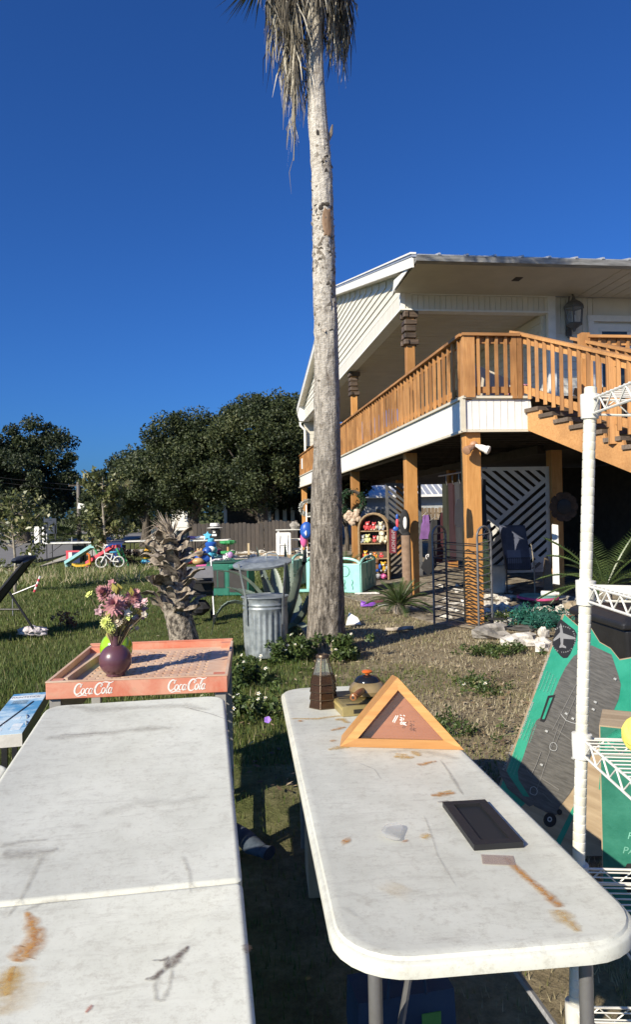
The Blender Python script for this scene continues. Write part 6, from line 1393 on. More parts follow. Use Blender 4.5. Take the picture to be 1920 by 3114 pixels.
# ------------------------------------------------------------------ stroller
sp = G(606,1892); stv = thing('folded_stroller', 'black and grey child stroller standing behind the cut palm', 'stroller', sp, R(12))
b = MB(); rs = []
for i in range(9): a = R(-10+i*22); rs.append([(x*.98, -.18+math.cos(a)*.23, .66+math.sin(a)*.21) for x in (-.21,-.1,0,.1,.21)]+[(x*.9, -.18+math.cos(a)*.21, .66+math.sin(a)*.19) for x in (.21,.1,0,-.1,-.21)])
b.rings(rs); b.build('canopy', mat('grey_canopy', (.16,.16,.17), rough=.85), stv, smooth=True)
b = MB(); b.box((0,0,.44),(.38,.34,.06)); b.box((0,.18,.62),(.38,.06,.40)); b.box((0,-.16,.55),(.40,.05,.22)); b.build('seat', blackfabric, stv, bevel=.02)
for x in (-.21,.21):
    for a, c in (((x,-.30,.08),(x,.16,.98)),((x,.30,.08),(x,-.22,.62))): MB().tube([a, c], .014, 8).build('frame_tube', greymetal, stv)
    for y in (-.30,.30): MB().tube([(x-.02,y,.075),(x+.02,y,.075)], .075, 16).build('wheel', blackplastic, stv)
MB().tube([(-.21,.16,.98),(-.15,.18,1.03),(.15,.18,1.03),(.21,.16,.98)], .018, 8).build('handle', blackplastic, stv); MB().tube([(-.21,-.2,.58),(-.2,-.36,.64),(.2,-.36,.64),(.21,-.2,.58)], .018, 8).build('bumper_bar', blackplastic, stv)
b = MB(); b.blob((0,.02,.22),(.18,.2,.12),10,6,.2); b.build('basket', blackfabric, stv)
# ------------------------------------------------------------------ green pet crate
gc = G(628,1812); gcm = mat('green_canvas', (.010,.115,.075), (.02,.16,.11), scale=4, rough=.8); crt = thing('pet_crate', 'dark green fabric pet crate with mesh windows on the lawn', 'pet crate', (gc.x,gc.y,0), R(-6)); cw, cd_, ch = .88, .62, .64
def arch(w_, h_, r=.06): return [(-w_/2,-h_/2),(w_/2,-h_/2)]+[(w_/2-r+r*math.cos(R(a)), h_/2-r+r*math.sin(R(a))) for a in range(0,91,30)]+[(-w_/2+r-r*math.sin(R(a)), h_/2-r+r*math.cos(R(a))) for a in range(0,91,30)]
MB().box((cw/2,cd_/2,ch/2),(cw,cd_,ch)).build('body', gcm, crt, bevel=.02)
mesh_ = mat('dark_mesh', (.035,.032,.030), rough=.7)
b = MB(); b.prism(arch(.26,.34), 0, .004, T(.24,-.004,.34)@RX(R(90))@T(0,0,0)); b.build('mesh_window', mesh_, crt); b = MB(); b.prism(arch(.30,.38), 0, .002, T(.24,-.001,.34)@RX(R(90))); b.build('window_border', mat('dark_green_trim', (.006,.05,.035)), crt); MB().box((.24,-.009,.34),(.012,.004,.34)).build('zip', gcm, crt)
MB().box((.66,-.002,.32),(.36,.004,.50)).build('open_door', mesh_, crt); MB().box((.455,-.004,.32),(.02,.008,.62)).build('seam', gcm, crt)
b = MB(); b.tube([(.5,-.02,.58),(.6,-.06,.60),(.72,-.05,.58),(.86,-.02,.60)], .05, 8); b.build('rolled_flap', gcm, crt, smooth=True); b = MB(); b.prism([(0,0),(cw*.95,.06),(cw,.5),(.05,.58)], 0, .03, T(.02,.0,ch+.005)@RY(R(-2))); b.build('top_flap', mat('green_mesh_top', (.012,.07,.05), rough=.7), crt); MB().tube([(.3,.2,ch+.03),(.36,.2,ch+.09),(.5,.2,ch+.09),(.56,.2,ch+.03)], .012, 6).build('handle', gcm, crt)
p = G(757,1705); tag(MB().box((0,0,.30),(.07,.05,.62)).box((.0,0,.02),(.16,.12,.04)).build('wooden_stake', wood('pale_stake', (.42,.33,.2), (.55,.45,.3), 2), M=T(p.x,p.y,0)), 'pale wooden stake standing upright in the grass by the gravel', 'stake')
# planks and rubble on the gravel bed
for i, (u, v, L, a) in enumerate(((860,1695,1.4,.1),(835,1688,1.5,.05),(905,1700,1.2,-.1),(880,1685,1.4,.0),(720,1692,1.5,.6))): p = G(u, v); tag(MB().box((0,0,.035),(L,.16,.07)).build('grey_plank', fencelit, M=T(p.x,p.y,.028)@RZ(a), bevel=.01), 'weathered grey plank lying on the gravel bed', 'plank', 'planks on the gravel bed')
stone_m = mat('pale_stone', (.36,.33,.28), (.72,.69,.63), scale=8, rough=.9, bmp=.6, bs=14, bd=.03); greystone = mat('grey_stone', (.15,.14,.125), (.36,.335,.30), scale=6, rough=.9, bmp=.6, bs=14, bd=.03)
def rock(u, v, r, label, group=None, m=None, z=0, rz=None):
    p = G(u, v); b = MB(); b.blob((0,0,0), r, 12, 8, .55, sc=1.6)
    b.v = [(x, y, max(zz, -r[2]*.5)) for x, y, zz in b.v]; mn = min(q[2] for q in b.v)
    M_ = T(p.x, p.y, -mn-.012+z)@RZ(random.uniform(0,6.28) if rz is None else rz); tag(b.build('rock', m or stone_m, M=M_), label, 'rock', group)
for i in range(46): rock(random.uniform(700,930), random.uniform(1674,1702), (random.uniform(.08,.2),random.uniform(.08,.16),random.uniform(.05,.1)), 'pale rubble stone in the gravel bed before the fence', 'rubble stones in the gravel bed')
# white folded tables and frame by the pillar
p = G(868,1692); t = thing('folded_table', 'white folded plastic tables leaning beside the grey planks', 'table', p, R(-3))
for i in range(3):
    b = MB(); slab(.50,.88,.05,[(.006,0),(0,.006),(0,.045),(.006,.05)]).build('table_half', cols['white'], t, smooth=True, M=T(-.27-.035*i,-.10+.07*i,.02)@RX(R(84)))
for x in (-.20,.10): 
    b = MB(); b.tube([(x,-.16,.05),(x,-.13,.84)], .016, 6); b.build('moulded_rib', whitepaint, t)
b = MB(); b.tube([(-.2,-.16,.45),(.12,-.16,.45)], .014, 6); b.build('moulded_rib', whitepaint, t)
p = G(892,1690); t = thing('white_trestle', 'white wooden trestle with planked top beside the folded tables', 'trestle', p, 0)
for x in (-.55,.34): 
    for y in (0,.35): MB().box((x,y,.49),(.06,.05,.98)).build('leg', dirtywhite, t)
for y in (0,.35):
    for z in (.25,.62): MB().box((-.10,y-.03,z),(.9,.025,.06)).build('rail', dirtywhite, t)
MB().box((-.10,.17,.995),(1.1,.48,.03)).build('top', dirtywhite, t)
b = MB(); b.blob((0,0,.13),(.20,.15,.17),12,8,.4); tag(b.build('stone_ornament', greystone, M=T(p.x+.08,p.y+.18,1.00)), 'rounded grey stone ornament on the white trestle', 'ornament')
t = thing('white_ladder', 'white painted step ladder leaning by the far pillar with bags', 'ladder', at(938,1700,24)-Vector((0,0,at(938,1700,24).z)))
for x in (-.04,.34): b = MB(); b.bar((x,0,0),(x,.5,1.9),.04,.05); b.build('stile', whitepaint, t)
for z in (.3,.6,.9,1.2,1.5): MB().box((.15,z*.263,z),(.4,.06,.03)).build('rung', whitepaint, t)
blobtoy('backpack', 'royal blue backpack hanging on the white ladder', 'backpack', 933, 1613, [('body', cols['blue'], [((0,-.14,0),(.22,.14,.30)),((0,-.22,-.12),(.17,.1,.15))]), ('tag', cols['white'], [((-.02,-.33,-.08),(.03,.01,.09))])], d=24)
blobtoy('pink_bag', 'bright pink bag hanging under the blue backpack', 'bag', 925, 1640, [('body', cols['pink'], [((0,0,0),(.13,.1,.28))])], d=24.1)
def wreath(label, u, v, d, r, ms, n=40, drop=0, w_=.0):
    t = thing('wreath', label, 'wreath', at(u, v, d)); ring = MB(); ring.tube([(math.cos(g)*r,0,math.sin(g)*r) for g in np.linspace(0,2*math.pi,20)], r*.16, 6, cap=False); ring.build('ring', bark, t)
    cen = np.array([(math.cos(g)*r, rng.normal(0,r*.1), math.sin(g)*r) for g in rng.uniform(0,6.28,n)]); leaves('greenery', cen, np.full((n,3), r*.35), 30, r*.16, ms, t, asp=.25, tb=.5); return t
wr = wreath('green pine wreath with cream ribbon hanging on the timber pillar', 1072, 1528, 19.3, .30, oakm if False else leafmat('pine_green', [(0,(.01,.03,.012)),(1,(.04,.10,.04))], .5, .1), 60)
b = MB()
for i in range(12): b.blob((random.uniform(-.2,.15), -.12, -.35+random.uniform(-.22,.1)), (.09,.05,.08), 8, 5, .3)
b.build('ribbon', mat('cream_ribbon', (.40,.27,.18), (.62,.50,.38), scale=12, bmp=0), wr)
wreath('white flower wreath hanging on the far timber pillar', 938, 1545, 29.5, .30, leafmat('white_flowers', [(0,(.08,.1,.06)),(.5,(.5,.5,.45)),(1,(.8,.8,.75))], .6, .1), 50)
# ------------------------------------------------------------------ mint play panels
def panel(label, pL, pR, ht, name='play_panel'):
    pL, pR = Vector((pL[0],pL[1],0)), Vector((pR[0],pR[1],0)); L = (pR-pL).length; t = thing(name, label, 'play panel', pL, math.atan2((pR-pL).y,(pR-pL).x), 'mint play yard panels'); m = cols['mint']
    XZp = lambda y: Matrix(((1,0,0,0),(0,0,-1,y),(0,1,0,0),(0,0,0,1)))
    MB().box((L/2,0,ht*.42),(L,.045,ht*.84)).build('board', m, t, bevel=.012)
    b = MB(); n=10; arc = [(L*f, ht*.84+ht*.15*math.sin(math.pi*f)**.6) for f in np.linspace(0,1,n)]; b.tube([(x,0,z) for x, z in arc], .028, 8); b.build('top_handle', m, t, smooth=True)
    for x in np.linspace(L*.25, L*.75, 3): b = MB(); b.tube([(x+.012*math.sin(k*1.3),-.026,ht*.10+k*ht*.035) for k in range(9)], .011, 6); b.build('wavy_slot', mat('mint_groove', (.14,.36,.31), rough=.5, bmp=0) if 'mint_groove' not in bpy.data.materials else bpy.data.materials['mint_groove'], t)
    b = MB(); b.tube([(L*.5+math.cos(g)*L*.16,-.026,ht*.62+math.sin(g)*L*.16) for g in np.linspace(0,6.28,14)], .010, 6); b.build('circle_groove', bpy.data.materials['mint_groove'], t)
q = [G(u, v) for u, v in ((1060,1790),(1078,1797),(1098,1803),(1140,1797),(900,1775),(928,1768),(928,1785),(962,1790))]
panel('mint green play yard panel facing the palm trunk', q[1]-Vector((.5,.1,0)), q[2], .70)
panel('mint green play yard panel turned towards the wicker shelf', q[2], q[2]+Vector((.42,1.5,0)), .70)
panel('mint green play yard panel behind the agave leaves', (px(885,15.6),15.6), (px(925,16.6),16.6), .70)
panel('mint green play yard panel close to the left of the trunk', (px(930,15.2),15.2), (px(990,14.6),14.6), .72)
p = G(905,1800); tag(MB().prism([(-.2,-.1),(.35,-.06),(.38,.12),(-.15,.1)], 0, .05).build('mint_play_part', cols['mint'], M=T(p.x,p.y,0), bevel=.01), 'mint plastic play part lying flat behind the agave', 'toy')
# ------------------------------------------------------------------ wicker arch shelf with toys
wick = mat('wicker', (.17,.105,.05), (.42,.30,.17), scale=30, rough=.8, bmp=.6, bs=60, bd=.01, stretch=(1,1,3)); p = G(1095,1762); WS = thing('wicker_shelf', 'arched wicker shelf crowded with plush toys under the house', 'shelf', (p.x,p.y,0), R(-12)); sw_, sh_, sd_ = .70, 1.58, .30
def archp(y, r=0.0, n=9): 
    rr_ = sw_/2-r; return [(r,y,0),(r,y,sh_*.4),(r,y,sh_-sw_/2)]+[(sw_/2-rr_*math.cos(a), y, sh_-sw_/2+rr_*math.sin(a)) for a in np.linspace(.25,math.pi-.25,n)]+[(sw_-r,y,sh_-sw_/2),(sw_-r,y,sh_*.4),(sw_-r,y,0)]
for y in (0, sd_): b = MB(); b.tube(archp(y), .028, 8); b.build('arch_frame', wick, WS, smooth=True)
b = MB(); A_, B_ = archp(.01,.008), archp(sd_-.01,.008); A2_, B2_ = archp(.01,.026), archp(sd_-.01,.026)
b.add([*A_, *B_, *A2_, *B2_], [(i, i+1, len(A_)+i+1, len(A_)+i) for i in range(len(A_)-1)]+[(2*len(A_)+i, 3*len(A_)+i, 3*len(A_)+i+1, 2*len(A_)+i+1) for i in range(len(A_)-1)]); b.build('woven_side', wick, WS)
pa_ = archp(sd_-.004,.03); b = MB(); b.add(pa_, [tuple(range(len(pa_)))]); b.build('woven_back', mat('dark_wicker', (.05,.035,.02), (.12,.085,.05), scale=20), WS)
SZ = (.17,.50,.86,1.16)
for z in SZ: MB().box((sw_/2,sd_/2,z),(sw_-.05,sd_-.02,.025)).build('shelf_board', wick, WS)
for i in range(5): MB().tube([(.0,.03+i*.06,.02),(.0,.03+i*.06,sh_-.4)], .014, 5).build('cane', wick, WS)
MW = T(p.x,p.y,0)@RZ(R(-12))
def plush(label, x, z, s, c1, c2=None, y=.10, name='plush_toy', ears=True):
    t = thing(name, label, 'plush toy', M=MW@T(x,y,z+.0128)@Matrix.Scale(s,4)@RZ(random.uniform(-.4,.4)), group='plush toys on the wicker shelf'); c1 = cols[c1] if isinstance(c1, str) else c1; c2 = cols[c2] if isinstance(c2, str) else (c2 or c1)
    b = MB(); b.blob((0,0,.075),(.075,.065,.08),10,7); b.blob((0,-.01,.185),(.062,.058,.058),10,7)
    if ears:
        for e in (-1,1): b.blob((e*.05,0,.235),(.022,.014,.024),8,5)
    b.build('body', c1, t, smooth=True); b = MB()
    for e in (-1,1): MB().blob((e*.085,-.03,.10),(.028,.028,.055),8,5).build('arm', c2, t, smooth=True); MB().blob((e*.05,-.075,.03),(.032,.055,.032),8,5).build('leg', c2, t, smooth=True)
    b = MB(); b.blob((0,-.062,.175),(.025,.018,.02),8,5); b.build('muzzle', cols['white'], t, smooth=True)
G_ = mat('grey_plush', (.35,.36,.38), rough=.9); CR = mat('cream_plush', (.62,.56,.40), rough=.9); BR = mat('brown_plush', (.20,.09,.04), rough=.9); YP = mat('pale_yellow_plush', (.60,.58,.25), rough=.9); GO = mat('gold_plush', (.62,.36,.04), rough=.9); RW = mat('red_knit', (.45,.03,.04), (.62,.10,.10), scale=14, rough=.9)
plush('red dressed doll lying on the top wicker shelf', .20, SZ[3], .9, RW, RW); plush('red and tan plush in the middle of the top wicker shelf', .36, SZ[3], .8, RW, CR); plush('white and grey plush at the right of the top wicker shelf', .52, SZ[3], .85, CR, G_)
plush('pale yellow teddy on the second wicker shelf', .20, SZ[2], .85, YP); plush('red brown teddy in the middle of the second wicker shelf', .37, SZ[2], .7, RW, BR); plush('large cream fluffy teddy on the second wicker shelf', .55, SZ[2], 1.2, CR, CR, .05); plush('grey teddy at the dark left end of the second wicker shelf', .08, SZ[2], .8, G_)
plush('golden plush with red hat on the third wicker shelf', .14, SZ[1], .7, GO, RW); plush('orange plush beside the white cup on the wicker shelf', .36, SZ[1], .55, 'orange', 'yellow'); plush('flat red plush at the right of the third wicker shelf', .52, SZ[1], .5, RW, RW)
plush('yellow and pink plush on the lowest wicker shelf', .10, SZ[0], .85, 'yellow', 'pink'); plush('grey rabbit plush on the lowest wicker shelf', .22, SZ[0], 1.0, G_); plush('blue trousered doll with brown hair on the lowest wicker shelf', .40, SZ[0], 1.3, BR, 'blue', .02); plush('gold bear plush on the lowest wicker shelf', .57, SZ[0], .95, GO, G_, .06); plush('silver plush behind the doll on the lowest wicker shelf', .30, SZ[0], .95, G_, G_, .17); plush('brown plush at the end of the lowest wicker shelf', .62, SZ[0], .95, BR, GO, .16)
t = MB().lathe([(.022,0),(.032,.11),(.030,.11),(.02,.004)], 16); tag(t.build('white_cup', cols['white'], smooth=True, M=MW@T(.27,.06,SZ[1]+.0128)), 'white cup on the third shelf of the wicker unit', 'cup')
for i in range(5): b = MB(); b.blob((0,0,.06),(.09,.07,.06),10,6,.4); tag(b.build('shoe_toy', (CR,BR,cols['white'],G_,cols['pink'])[i], smooth=True, M=MW@T(.10+i*.12,-.04+.03*(i%2),.022)), ('cream','brown','white','grey','pink')[i]+' soft toy on the ground below the wicker shelf', 'plush toy')
# banner, rolled rug and hanging things by the second pillar
bn = thing('team_banner', 'long dark red banner with vertical lettering hanging by the wicker shelf', 'banner', at(1196,1608,15.2), R(-4)); b = MB(); b.rings([[(-.075+.02*math.sin(z*2),-.004,z),(.075+.02*math.sin(z*2),-.004,z),(.075+.02*math.sin(z*2),.004,z),(-.075+.02*math.sin(z*2),.004,z)] for z in np.linspace(-.52,0,9)]); b.build('cloth', mat('maroon_cloth', (.16,.02,.03), rough=.9), bn)
text('SMIRNOFF', .105, mat('banner_grey', (.35,.33,.34), bmp=0), bn, Matrix(((0,1,0,-.035),(0,0,-1,-.006),(-1,0,0,-.015),(0,0,0,1))))
p = G(1233,1800); rg = thing('rolled_rug', 'tall brown rolled rug leaning against the timber pillar', 'rug', (px(1236,13.5),13.5,0)); b = MB(); n=20; b.rings([[(math.cos(k*2*math.pi/n)*.095*(1-.05*math.cos(k*4*math.pi/n))+dx, math.sin(k*2*math.pi/n)*.08, z) for k in range(n)] for z, dx in ((0,0),(.5,-.01),(1.1,-.015),(1.17,-.02))]); b.build('roll', mat('brown_rug', (.20,.13,.085), (.28,.19,.13), scale=12, rough=.95), rg, smooth=True); MB().lathe([(.06,1.165),(.05,1.175)], 16).build('inner_coil', darkboard, rg)
def hang(label, u, v, d, w_, h_, m, cat='clothes', flare=1.3, name='hanging_garment'):
    t = thing(name, label, cat, at(u, v, d), R(7)); b = MB(); rs = []
    for i in range(8):
        f = i/7; k = w_/2*(.55+.45*min(1,f*4) if f < .25 else 1+(flare-1)*(f-.25)/.75)*(.8 if .2 < f < .4 else 1); n=16
        rs.append([(math.cos(g)*k*(1+.10*math.sin(g*5+f*3)), math.sin(g)*.06*(1+.3*math.sin(g*4)), -f*h_) for g in np.linspace(0,2*math.pi,n,endpoint=False)])
    b.rings(rs); b.build('cloth', m, t, smooth=True); b = MB(); b.tube([(-w_*.4,0,-.02),(0,0,.06),(w_*.4,0,-.02)], .008, 5); b.tube([(0,0,.06),(0,0,.12),(.03,0,.15),(0,0,.18)], .005, 5); b.build('hanger', greymetal, t)
    rail = None
hang('purple child dress hanging in the shade under the house', 1298, 1566, 15.5, .22, .52, mat('purple_dress', (.16,.07,.22), var=.2, rough=.8), flare=1.6)
for i, (m_, lab) in enumerate(((blackfabric,'black long coat'),(mat('navy_cloth', (.012,.015,.03), rough=.9),'navy long coat'),(mat('brown_cloth', (.03,.018,.012), rough=.9),'brown long coat'),(mat('charcoal_cloth', (.025,.025,.028), rough=.9),'charcoal long coat'),(mat('maroon_dress_cloth', (.022,.006,.009), rough=.9),'maroon long dress'),(mat('olive_cloth', (.02,.022,.012), rough=.9),'olive long coat'))):  # coats and their rail added along here to keep sun off the lattice
    pc = H(.72,1.25+i*.36,2.12); tt_ = thing('hanging_garment', lab+' on the added clothes rail behind the corner pillar', 'clothes', pc, HA+R(78)); b = MB(); rs = []
    for k in range(8):
        f = k/7; q = .21*(.5+.5*min(1,f*4))*(1+.15*f); rs.append([(math.cos(g)*q*(1+.08*math.sin(g*5+f*3)), math.sin(g)*.07*(1+.3*math.sin(g*4)), -f*1.35) for g in np.linspace(0,2*math.pi,16,endpoint=False)])
    b.rings(rs); b.build('cloth', m_, tt_, smooth=True); b = MB(); b.tube([(-.18,0,-.03),(0,0,.05),(.18,0,-.03)], .007, 5); b.tube([(0,0,.05),(0,0,.16)], .005, 5); b.build('hanger', greymetal, tt_)
hang('long dark red coat hanging under the house', 1355, 1560, 14.5, .34, 1.0, mat('dark_red_cloth', (.05,.01,.015), rough=.9)); hang('black dress hanging beside the corner pillar', 1378, 1545, 13.5, .34, 1.0, blackfabric); hang('dark jacket hanging deep under the house', 1325, 1580, 15.0, .3, .8, blackfabric)
for u, d_ in ((1335,14.6),): 
    a, c = H(.72,1.0,2.29), H(.72,3.5,2.29); tag(MB().tube([a, c], .015, 8).build('added_clothes_rail', greymetal), 'added metal clothes rail slung under the deck joists', 'rail')
blobtoy('hanging_pouch', 'black and white pouch hanging on the second timber pillar', 'bag', 1232, 1590, [('body', blackfabric, [((0,0,0),(.10,.06,.26)),((.02,0,-.25),(.08,.05,.14))]), ('white_panel', cols['white'], [((.0,-.06,.0),(.04,.02,.12))])], d=13.55)
blobtoy('flag_bundle', 'small red and blue flag bundle hanging by the banner', 'flag', 1209, 1590, [('red_cloth', cols['red'], [((0,0,0),(.03,.02,.10))]), ('blue_cloth', cols['blue'], [((0,0,.12),(.03,.02,.06)),((-.03,0,-.12),(.06,.02,.05))])], d=14.2)
# ------------------------------------------------------------------ iron rack in front of the corner pillar
q0, q1 = G(1322,1898), G(1458,1925); gr = thing('iron_rack', 'tall grey and black tubular iron rack in front of the corner pillar', 'rack', (q0.x,q0.y,0)); dx = Vector((q1.x-q0.x, q1.y-q0.y, 0)); yv = Vector((.62,.42,0)).normalized()*.26; RH = 1.42
gt = mat('grey_tube', (.10,.10,.105), (.17,.17,.175), scale=8, rough=.45, metal=.3)
def loopf(o):
    o = Vector(o); n = 9; P = [o, o+Vector((0,0,RH-.14))]+[o+yv*.5-yv*.5*math.cos(a)+Vector((0,0,RH-.14+.13*math.sin(a))) for a in np.linspace(.3,math.pi-.3,n)]+[o+yv+Vector((0,0,RH-.14)), o+yv]; b = MB(); b.tube(P, .016, 10); return b
loopf((0,0,0)).build('end_loop', gt, gr, smooth=True); loopf(dx).build('end_loop', gt, gr, smooth=True)
for o in (Vector((0,0,0)), dx):
    for i in range(12): z = .10+i*.108; b = MB(); b.tube([o+Vector((0,0,z)), o+yv+Vector((0,0,z+.035))], .009, 6); b.build('cross_rung', gt, gr)
for i in range(11):
    z = .12+i*.105
    for y_ in (0,1): b = MB(); b.tube([yv*y_+Vector((0,0,z)), dx+yv*y_+Vector((0,0,z-.02))], .0085, 6); b.build('long_bar', blackmetal, gr)
cl_ = thing('black_apron', 'black cloth with white mark draped over the end of the iron rack', 'cloth', M=T(*at(1308,1700,10.3))@RZ(R(5))); b = MB(); b.prism([(.07,.27),(-.14,-.12),(-.03,-.24),(.10,-.10)], 0, .012, Matrix(((1,0,0,0),(0,0,-1,0),(0,1,0,0),(0,0,0,1)))); b.build('cloth', blackfabric, cl_); b = MB(); stroke(b, [(-.05,.0),(-.06,.05),(-.02,.07),(-.03,.03)], [.012]*4, .014, Matrix(((1,0,0,0),(0,0,-1,0),(0,1,0,0),(0,0,0,1)))); b.build('white_mark', scr, cl_)
b = MB(); b.prism([(-.045,-.20),(.045,-.20),(.06,-.15),(.05,.10),(.03,.19),(0,.21),(-.03,.19),(-.06,.10),(-.07,-.16)], -.012, .012, T(*at(1398,1560,10.0))@RZ(R(12))@RX(R(90))); tag(b.build('paddle_blade', mat('charcoal_blade', (.035,.035,.04), rough=.6)), 'charcoal paddle blade hung on the left of the corner pillar', 'paddle')
# ------------------------------------------------------------------ clutter round the lattice
ckp = at(1716,1541,13.05); ck = thing('wall_clock', 'round clock with dark petal frame hanging on the inner pillar', 'clock', M=T(*ckp)@RZ(HA)@RX(R(90))); rusty = mat('rusty_petal', (.035,.022,.014), (.09,.055,.035), scale=9, rough=.7)
for k in range(10): g = k*2*math.pi/10; b = MB(); b.prism([(.10,-.04),(.20,-.085),(.265,-.06),(.28,0),(.265,.06),(.20,.085),(.10,.04)], -.012, .0+.002*(k%2), RZ(g)); b.build('petal', rusty, ck)
MB().lathe([(.135,-.01),(.14,.015),(.12,.02)], 32).build('rim', blackmetal, ck, smooth=True); MB().lathe([(.121,.004),(.121,.012),(.001,.012)], 32).build('dial', mat('clock_dial', (.42,.42,.40), bmp=0), ck)
for k in range(12): g = k*math.pi/6; MB().box((.098,0,.0135),(.026,.007,.002), RZ(g)).build('hour_mark', blackplastic, ck)
MB().box((.03,0,.0165),(.07,.008,.002), RZ(R(-20))).build('hour_hand', blackplastic, ck); MB().box((.035,0,.0195),(.095,.006,.002), RZ(R(20))).build('minute_hand', blackplastic, ck)
wp0, wp1 = at(1692,1752,11.3), at(1685,1600,11.9); b = MB(); b.bar((wp0.x,wp0.y,.42),(wp1.x+.02,wp1.y,1.35),.10,.025,(0,1,0)); tag(b.build('white_board', whitepaint), 'white painted board leaning on the inner pillar', 'board')
p = G(1668,1808); b = MB(); b.prism([(-.10,0),(.10,0),(.085,.55),(.03,.72),(-.02,.70),(-.06,.4)], -.03, .03, T(p.x,p.y,0)@RZ(R(5))@RX(R(84))); tag(b.build('weathered_plank', wood('sun_bleached_wood', (.22,.17,.12), (.40,.33,.25), 1)), 'weathered tapering plank standing beside the inner pillar', 'plank')
cg = thing('shopping_cart', 'folded wire shopping cart with navy bag leaning on the lattice', 'cart', G(1577,1812), R(-6)); navy = mat('navy_bag', (.05,.06,.10), (.10,.115,.17), scale=4, rough=.7)
b = MB(); b.rings([[(x+ox, y+oy, z) for x, y in ((-.24,-.11),(.24,-.11),(.22,.11),(-.22,.11))] for z, ox, oy in ((.50,0,.0),(.9,-.03,.06),(1.32,-.08,.14))]); b.build('bag', navy, cg, bevel=.02); b = MB(); b.prism([(-.19,.62),(.06,.62),(.02,1.22),(-.22,1.22)], 0, .006, Matrix(((1,0,0,0),(0,.26,1,-.28),(0,1,0,0),(0,0,0,1)))); b.build('bag_panel', mat('pale_panel', (.18,.20,.27), bmp=0), cg)
for x in (-.22,.28): b = MB(); b.tube([(x,-.12,.02),(x,-.12,.55),(x-.03,0,.98)], .014, 6); b.build('frame_tube', mat('pale_stick', (.30,.27,.22)) if x > 0 else darkboard, cg)
b = MB()
for i in range(9): b.tube([(.30+.016*i,-.12,.18),(.30+.016*i,-.10,.62)], .004, 4)
for z in (.18,.29,.40,.51,.62): b.tube([(.29,-.12,z),(.44,-.10,z)], .004, 4)
b.build('wire_basket', mat('rusty_wire', (.32,.24,.20)), cg); b = MB()
for i in range(12): b.tube([(-.2+.037*i,-.135,.50),(-.2+.037*i,-.135,.72)], .004, 4)
for z in (.5,.72): b.tube([(-.2,-.135,z),(.22,-.135,z)], .005, 4)
b.build('front_basket', blackmetal, cg)
p = G(1500,1805); b = MB(); b.rings([[(x*k, y, z) for x, y in ((-.2,-.1),(.2,-.1),(.2,.15),(-.2,.15))] for z, k in ((0,.8),(.35,1),(.55,1.0))]); tag(b.build('cream_bucket', mat('cream_tub', (.55,.52,.45), rough=.5), M=T(p.x+.05,p.y,0), bevel=.04), 'cream plastic tub standing beside the shopping cart', 'tub')
hang('yellow green towel hanging behind the iron rack', 1474, 1640, 10.9, .16, .75, mat('yellow_towel', (.50,.46,.10), (.62,.60,.22), scale=6, rough=.9), 'towel', 1.0, 'hanging_towel')
bb_ = thing('boogie_board', 'teal and magenta boogie board lying on the rubble', 'boogie board', M=T(*(G(1640,1848)+Vector((0,.05,.17))))@RZ(R(-8))@RX(R(8))@RY(R(2))); out = [(math.cos(g)*.34, math.sin(g)*.20) for g in np.linspace(0,6.283,24,endpoint=False)]; b = MB(); b.prism(out, -.02, .02); b.build('rim', mat('magenta_foam', (.45,.03,.16), (.6,.10,.25), scale=8), bb_, bevel=.012); b = MB(); b.prism([(x*.9,y*.86) for x, y in out], .021, .026); b.build('deck', mat('teal_foam', (.10,.27,.25), (.2,.38,.35), scale=8), bb_); b = MB(); b.prism(out, -.06, -.021); b.build('underside', blackplastic, bb_)
wb = thing('white_bottle', 'white bottle lying on the boogie board', 'bottle', M=bb_.matrix_basis@T(.04,-.02,.07)@RY(R(90))); MB().lathe([(.04,0),(.045,.02),(.045,.22),(.03,.25),(.03,.29),(.001,.29)], 16).build('body', cols['white'], wb, smooth=True); MB().lathe([(.03,.29),(.03,.33),(.001,.33)], 12).build('cap', blackplastic, wb)
# rubble stones: each stone separate
for i in range(84):
    u = random.uniform(1470,1725); v = random.uniform(1815,1895); rock(u, v, (random.uniform(.06,.19),random.uniform(.05,.11),random.uniform(.03,.07)), 'pale broken stone in the rubble below the boogie board', 'rubble below the boogie board')
for i in range(44): rock(random.uniform(1330,1560), random.uniform(1780,1885), (random.uniform(.05,.14),random.uniform(.04,.10),random.uniform(.02,.05)), 'pale broken stone under the deck behind the iron rack', 'rubble behind the iron rack')
rock(1500,1935,(.26,.17,.12),'large grey flat rock at the foot of the iron rack',None,greystone,0,.2); rock(1588,1958,(.24,.14,.10),'white slab rock in dry grass beside the large grey rock',None,stone_m,0,.1); rock(1648,1975,(.10,.12,.10),'rounded white rock beside the teal carton',None,stone_m); rock(1655,1935,(.06,.07,.09),'upright white stone near the green netting',None,stone_m); rock(1590,1915,(.22,.10,.05),'dark slate slab beside the white rock',None,mat('slate', (.045,.042,.04), (.09,.085,.08), scale=5, rough=.9),0,-.3)
rock(1745,1870,(.20,.16,.14),'tan boulder at the edge of the rubble by the wire shelf',None,mat('tan_rock', (.24,.19,.12), (.40,.33,.24), scale=8, rough=.9)); rock(1760,1895,(.16,.14,.11),'brown boulder behind the teal carton',None,mat('brown_rock', (.16,.09,.055), (.26,.16,.10), scale=8, rough=.9)); rock(1735,1840,(.25,.18,.10),'grey flat boulder beside the inner pillar',None,greystone)
b = MB(); 
for i in range(7): x = -.09+.03*i; b.tube([(x,-.02,.0),(x,-.02,.05)], .006, 5)
b.box((0,0,.012),(.22,.06,.024)); p = G(1510,1922); tag(b.build('iron_comb', blackmetal, M=T(p.x,p.y,.165)@RZ(-.2)), 'small black iron rake head lying on the grey rock', 'rake')
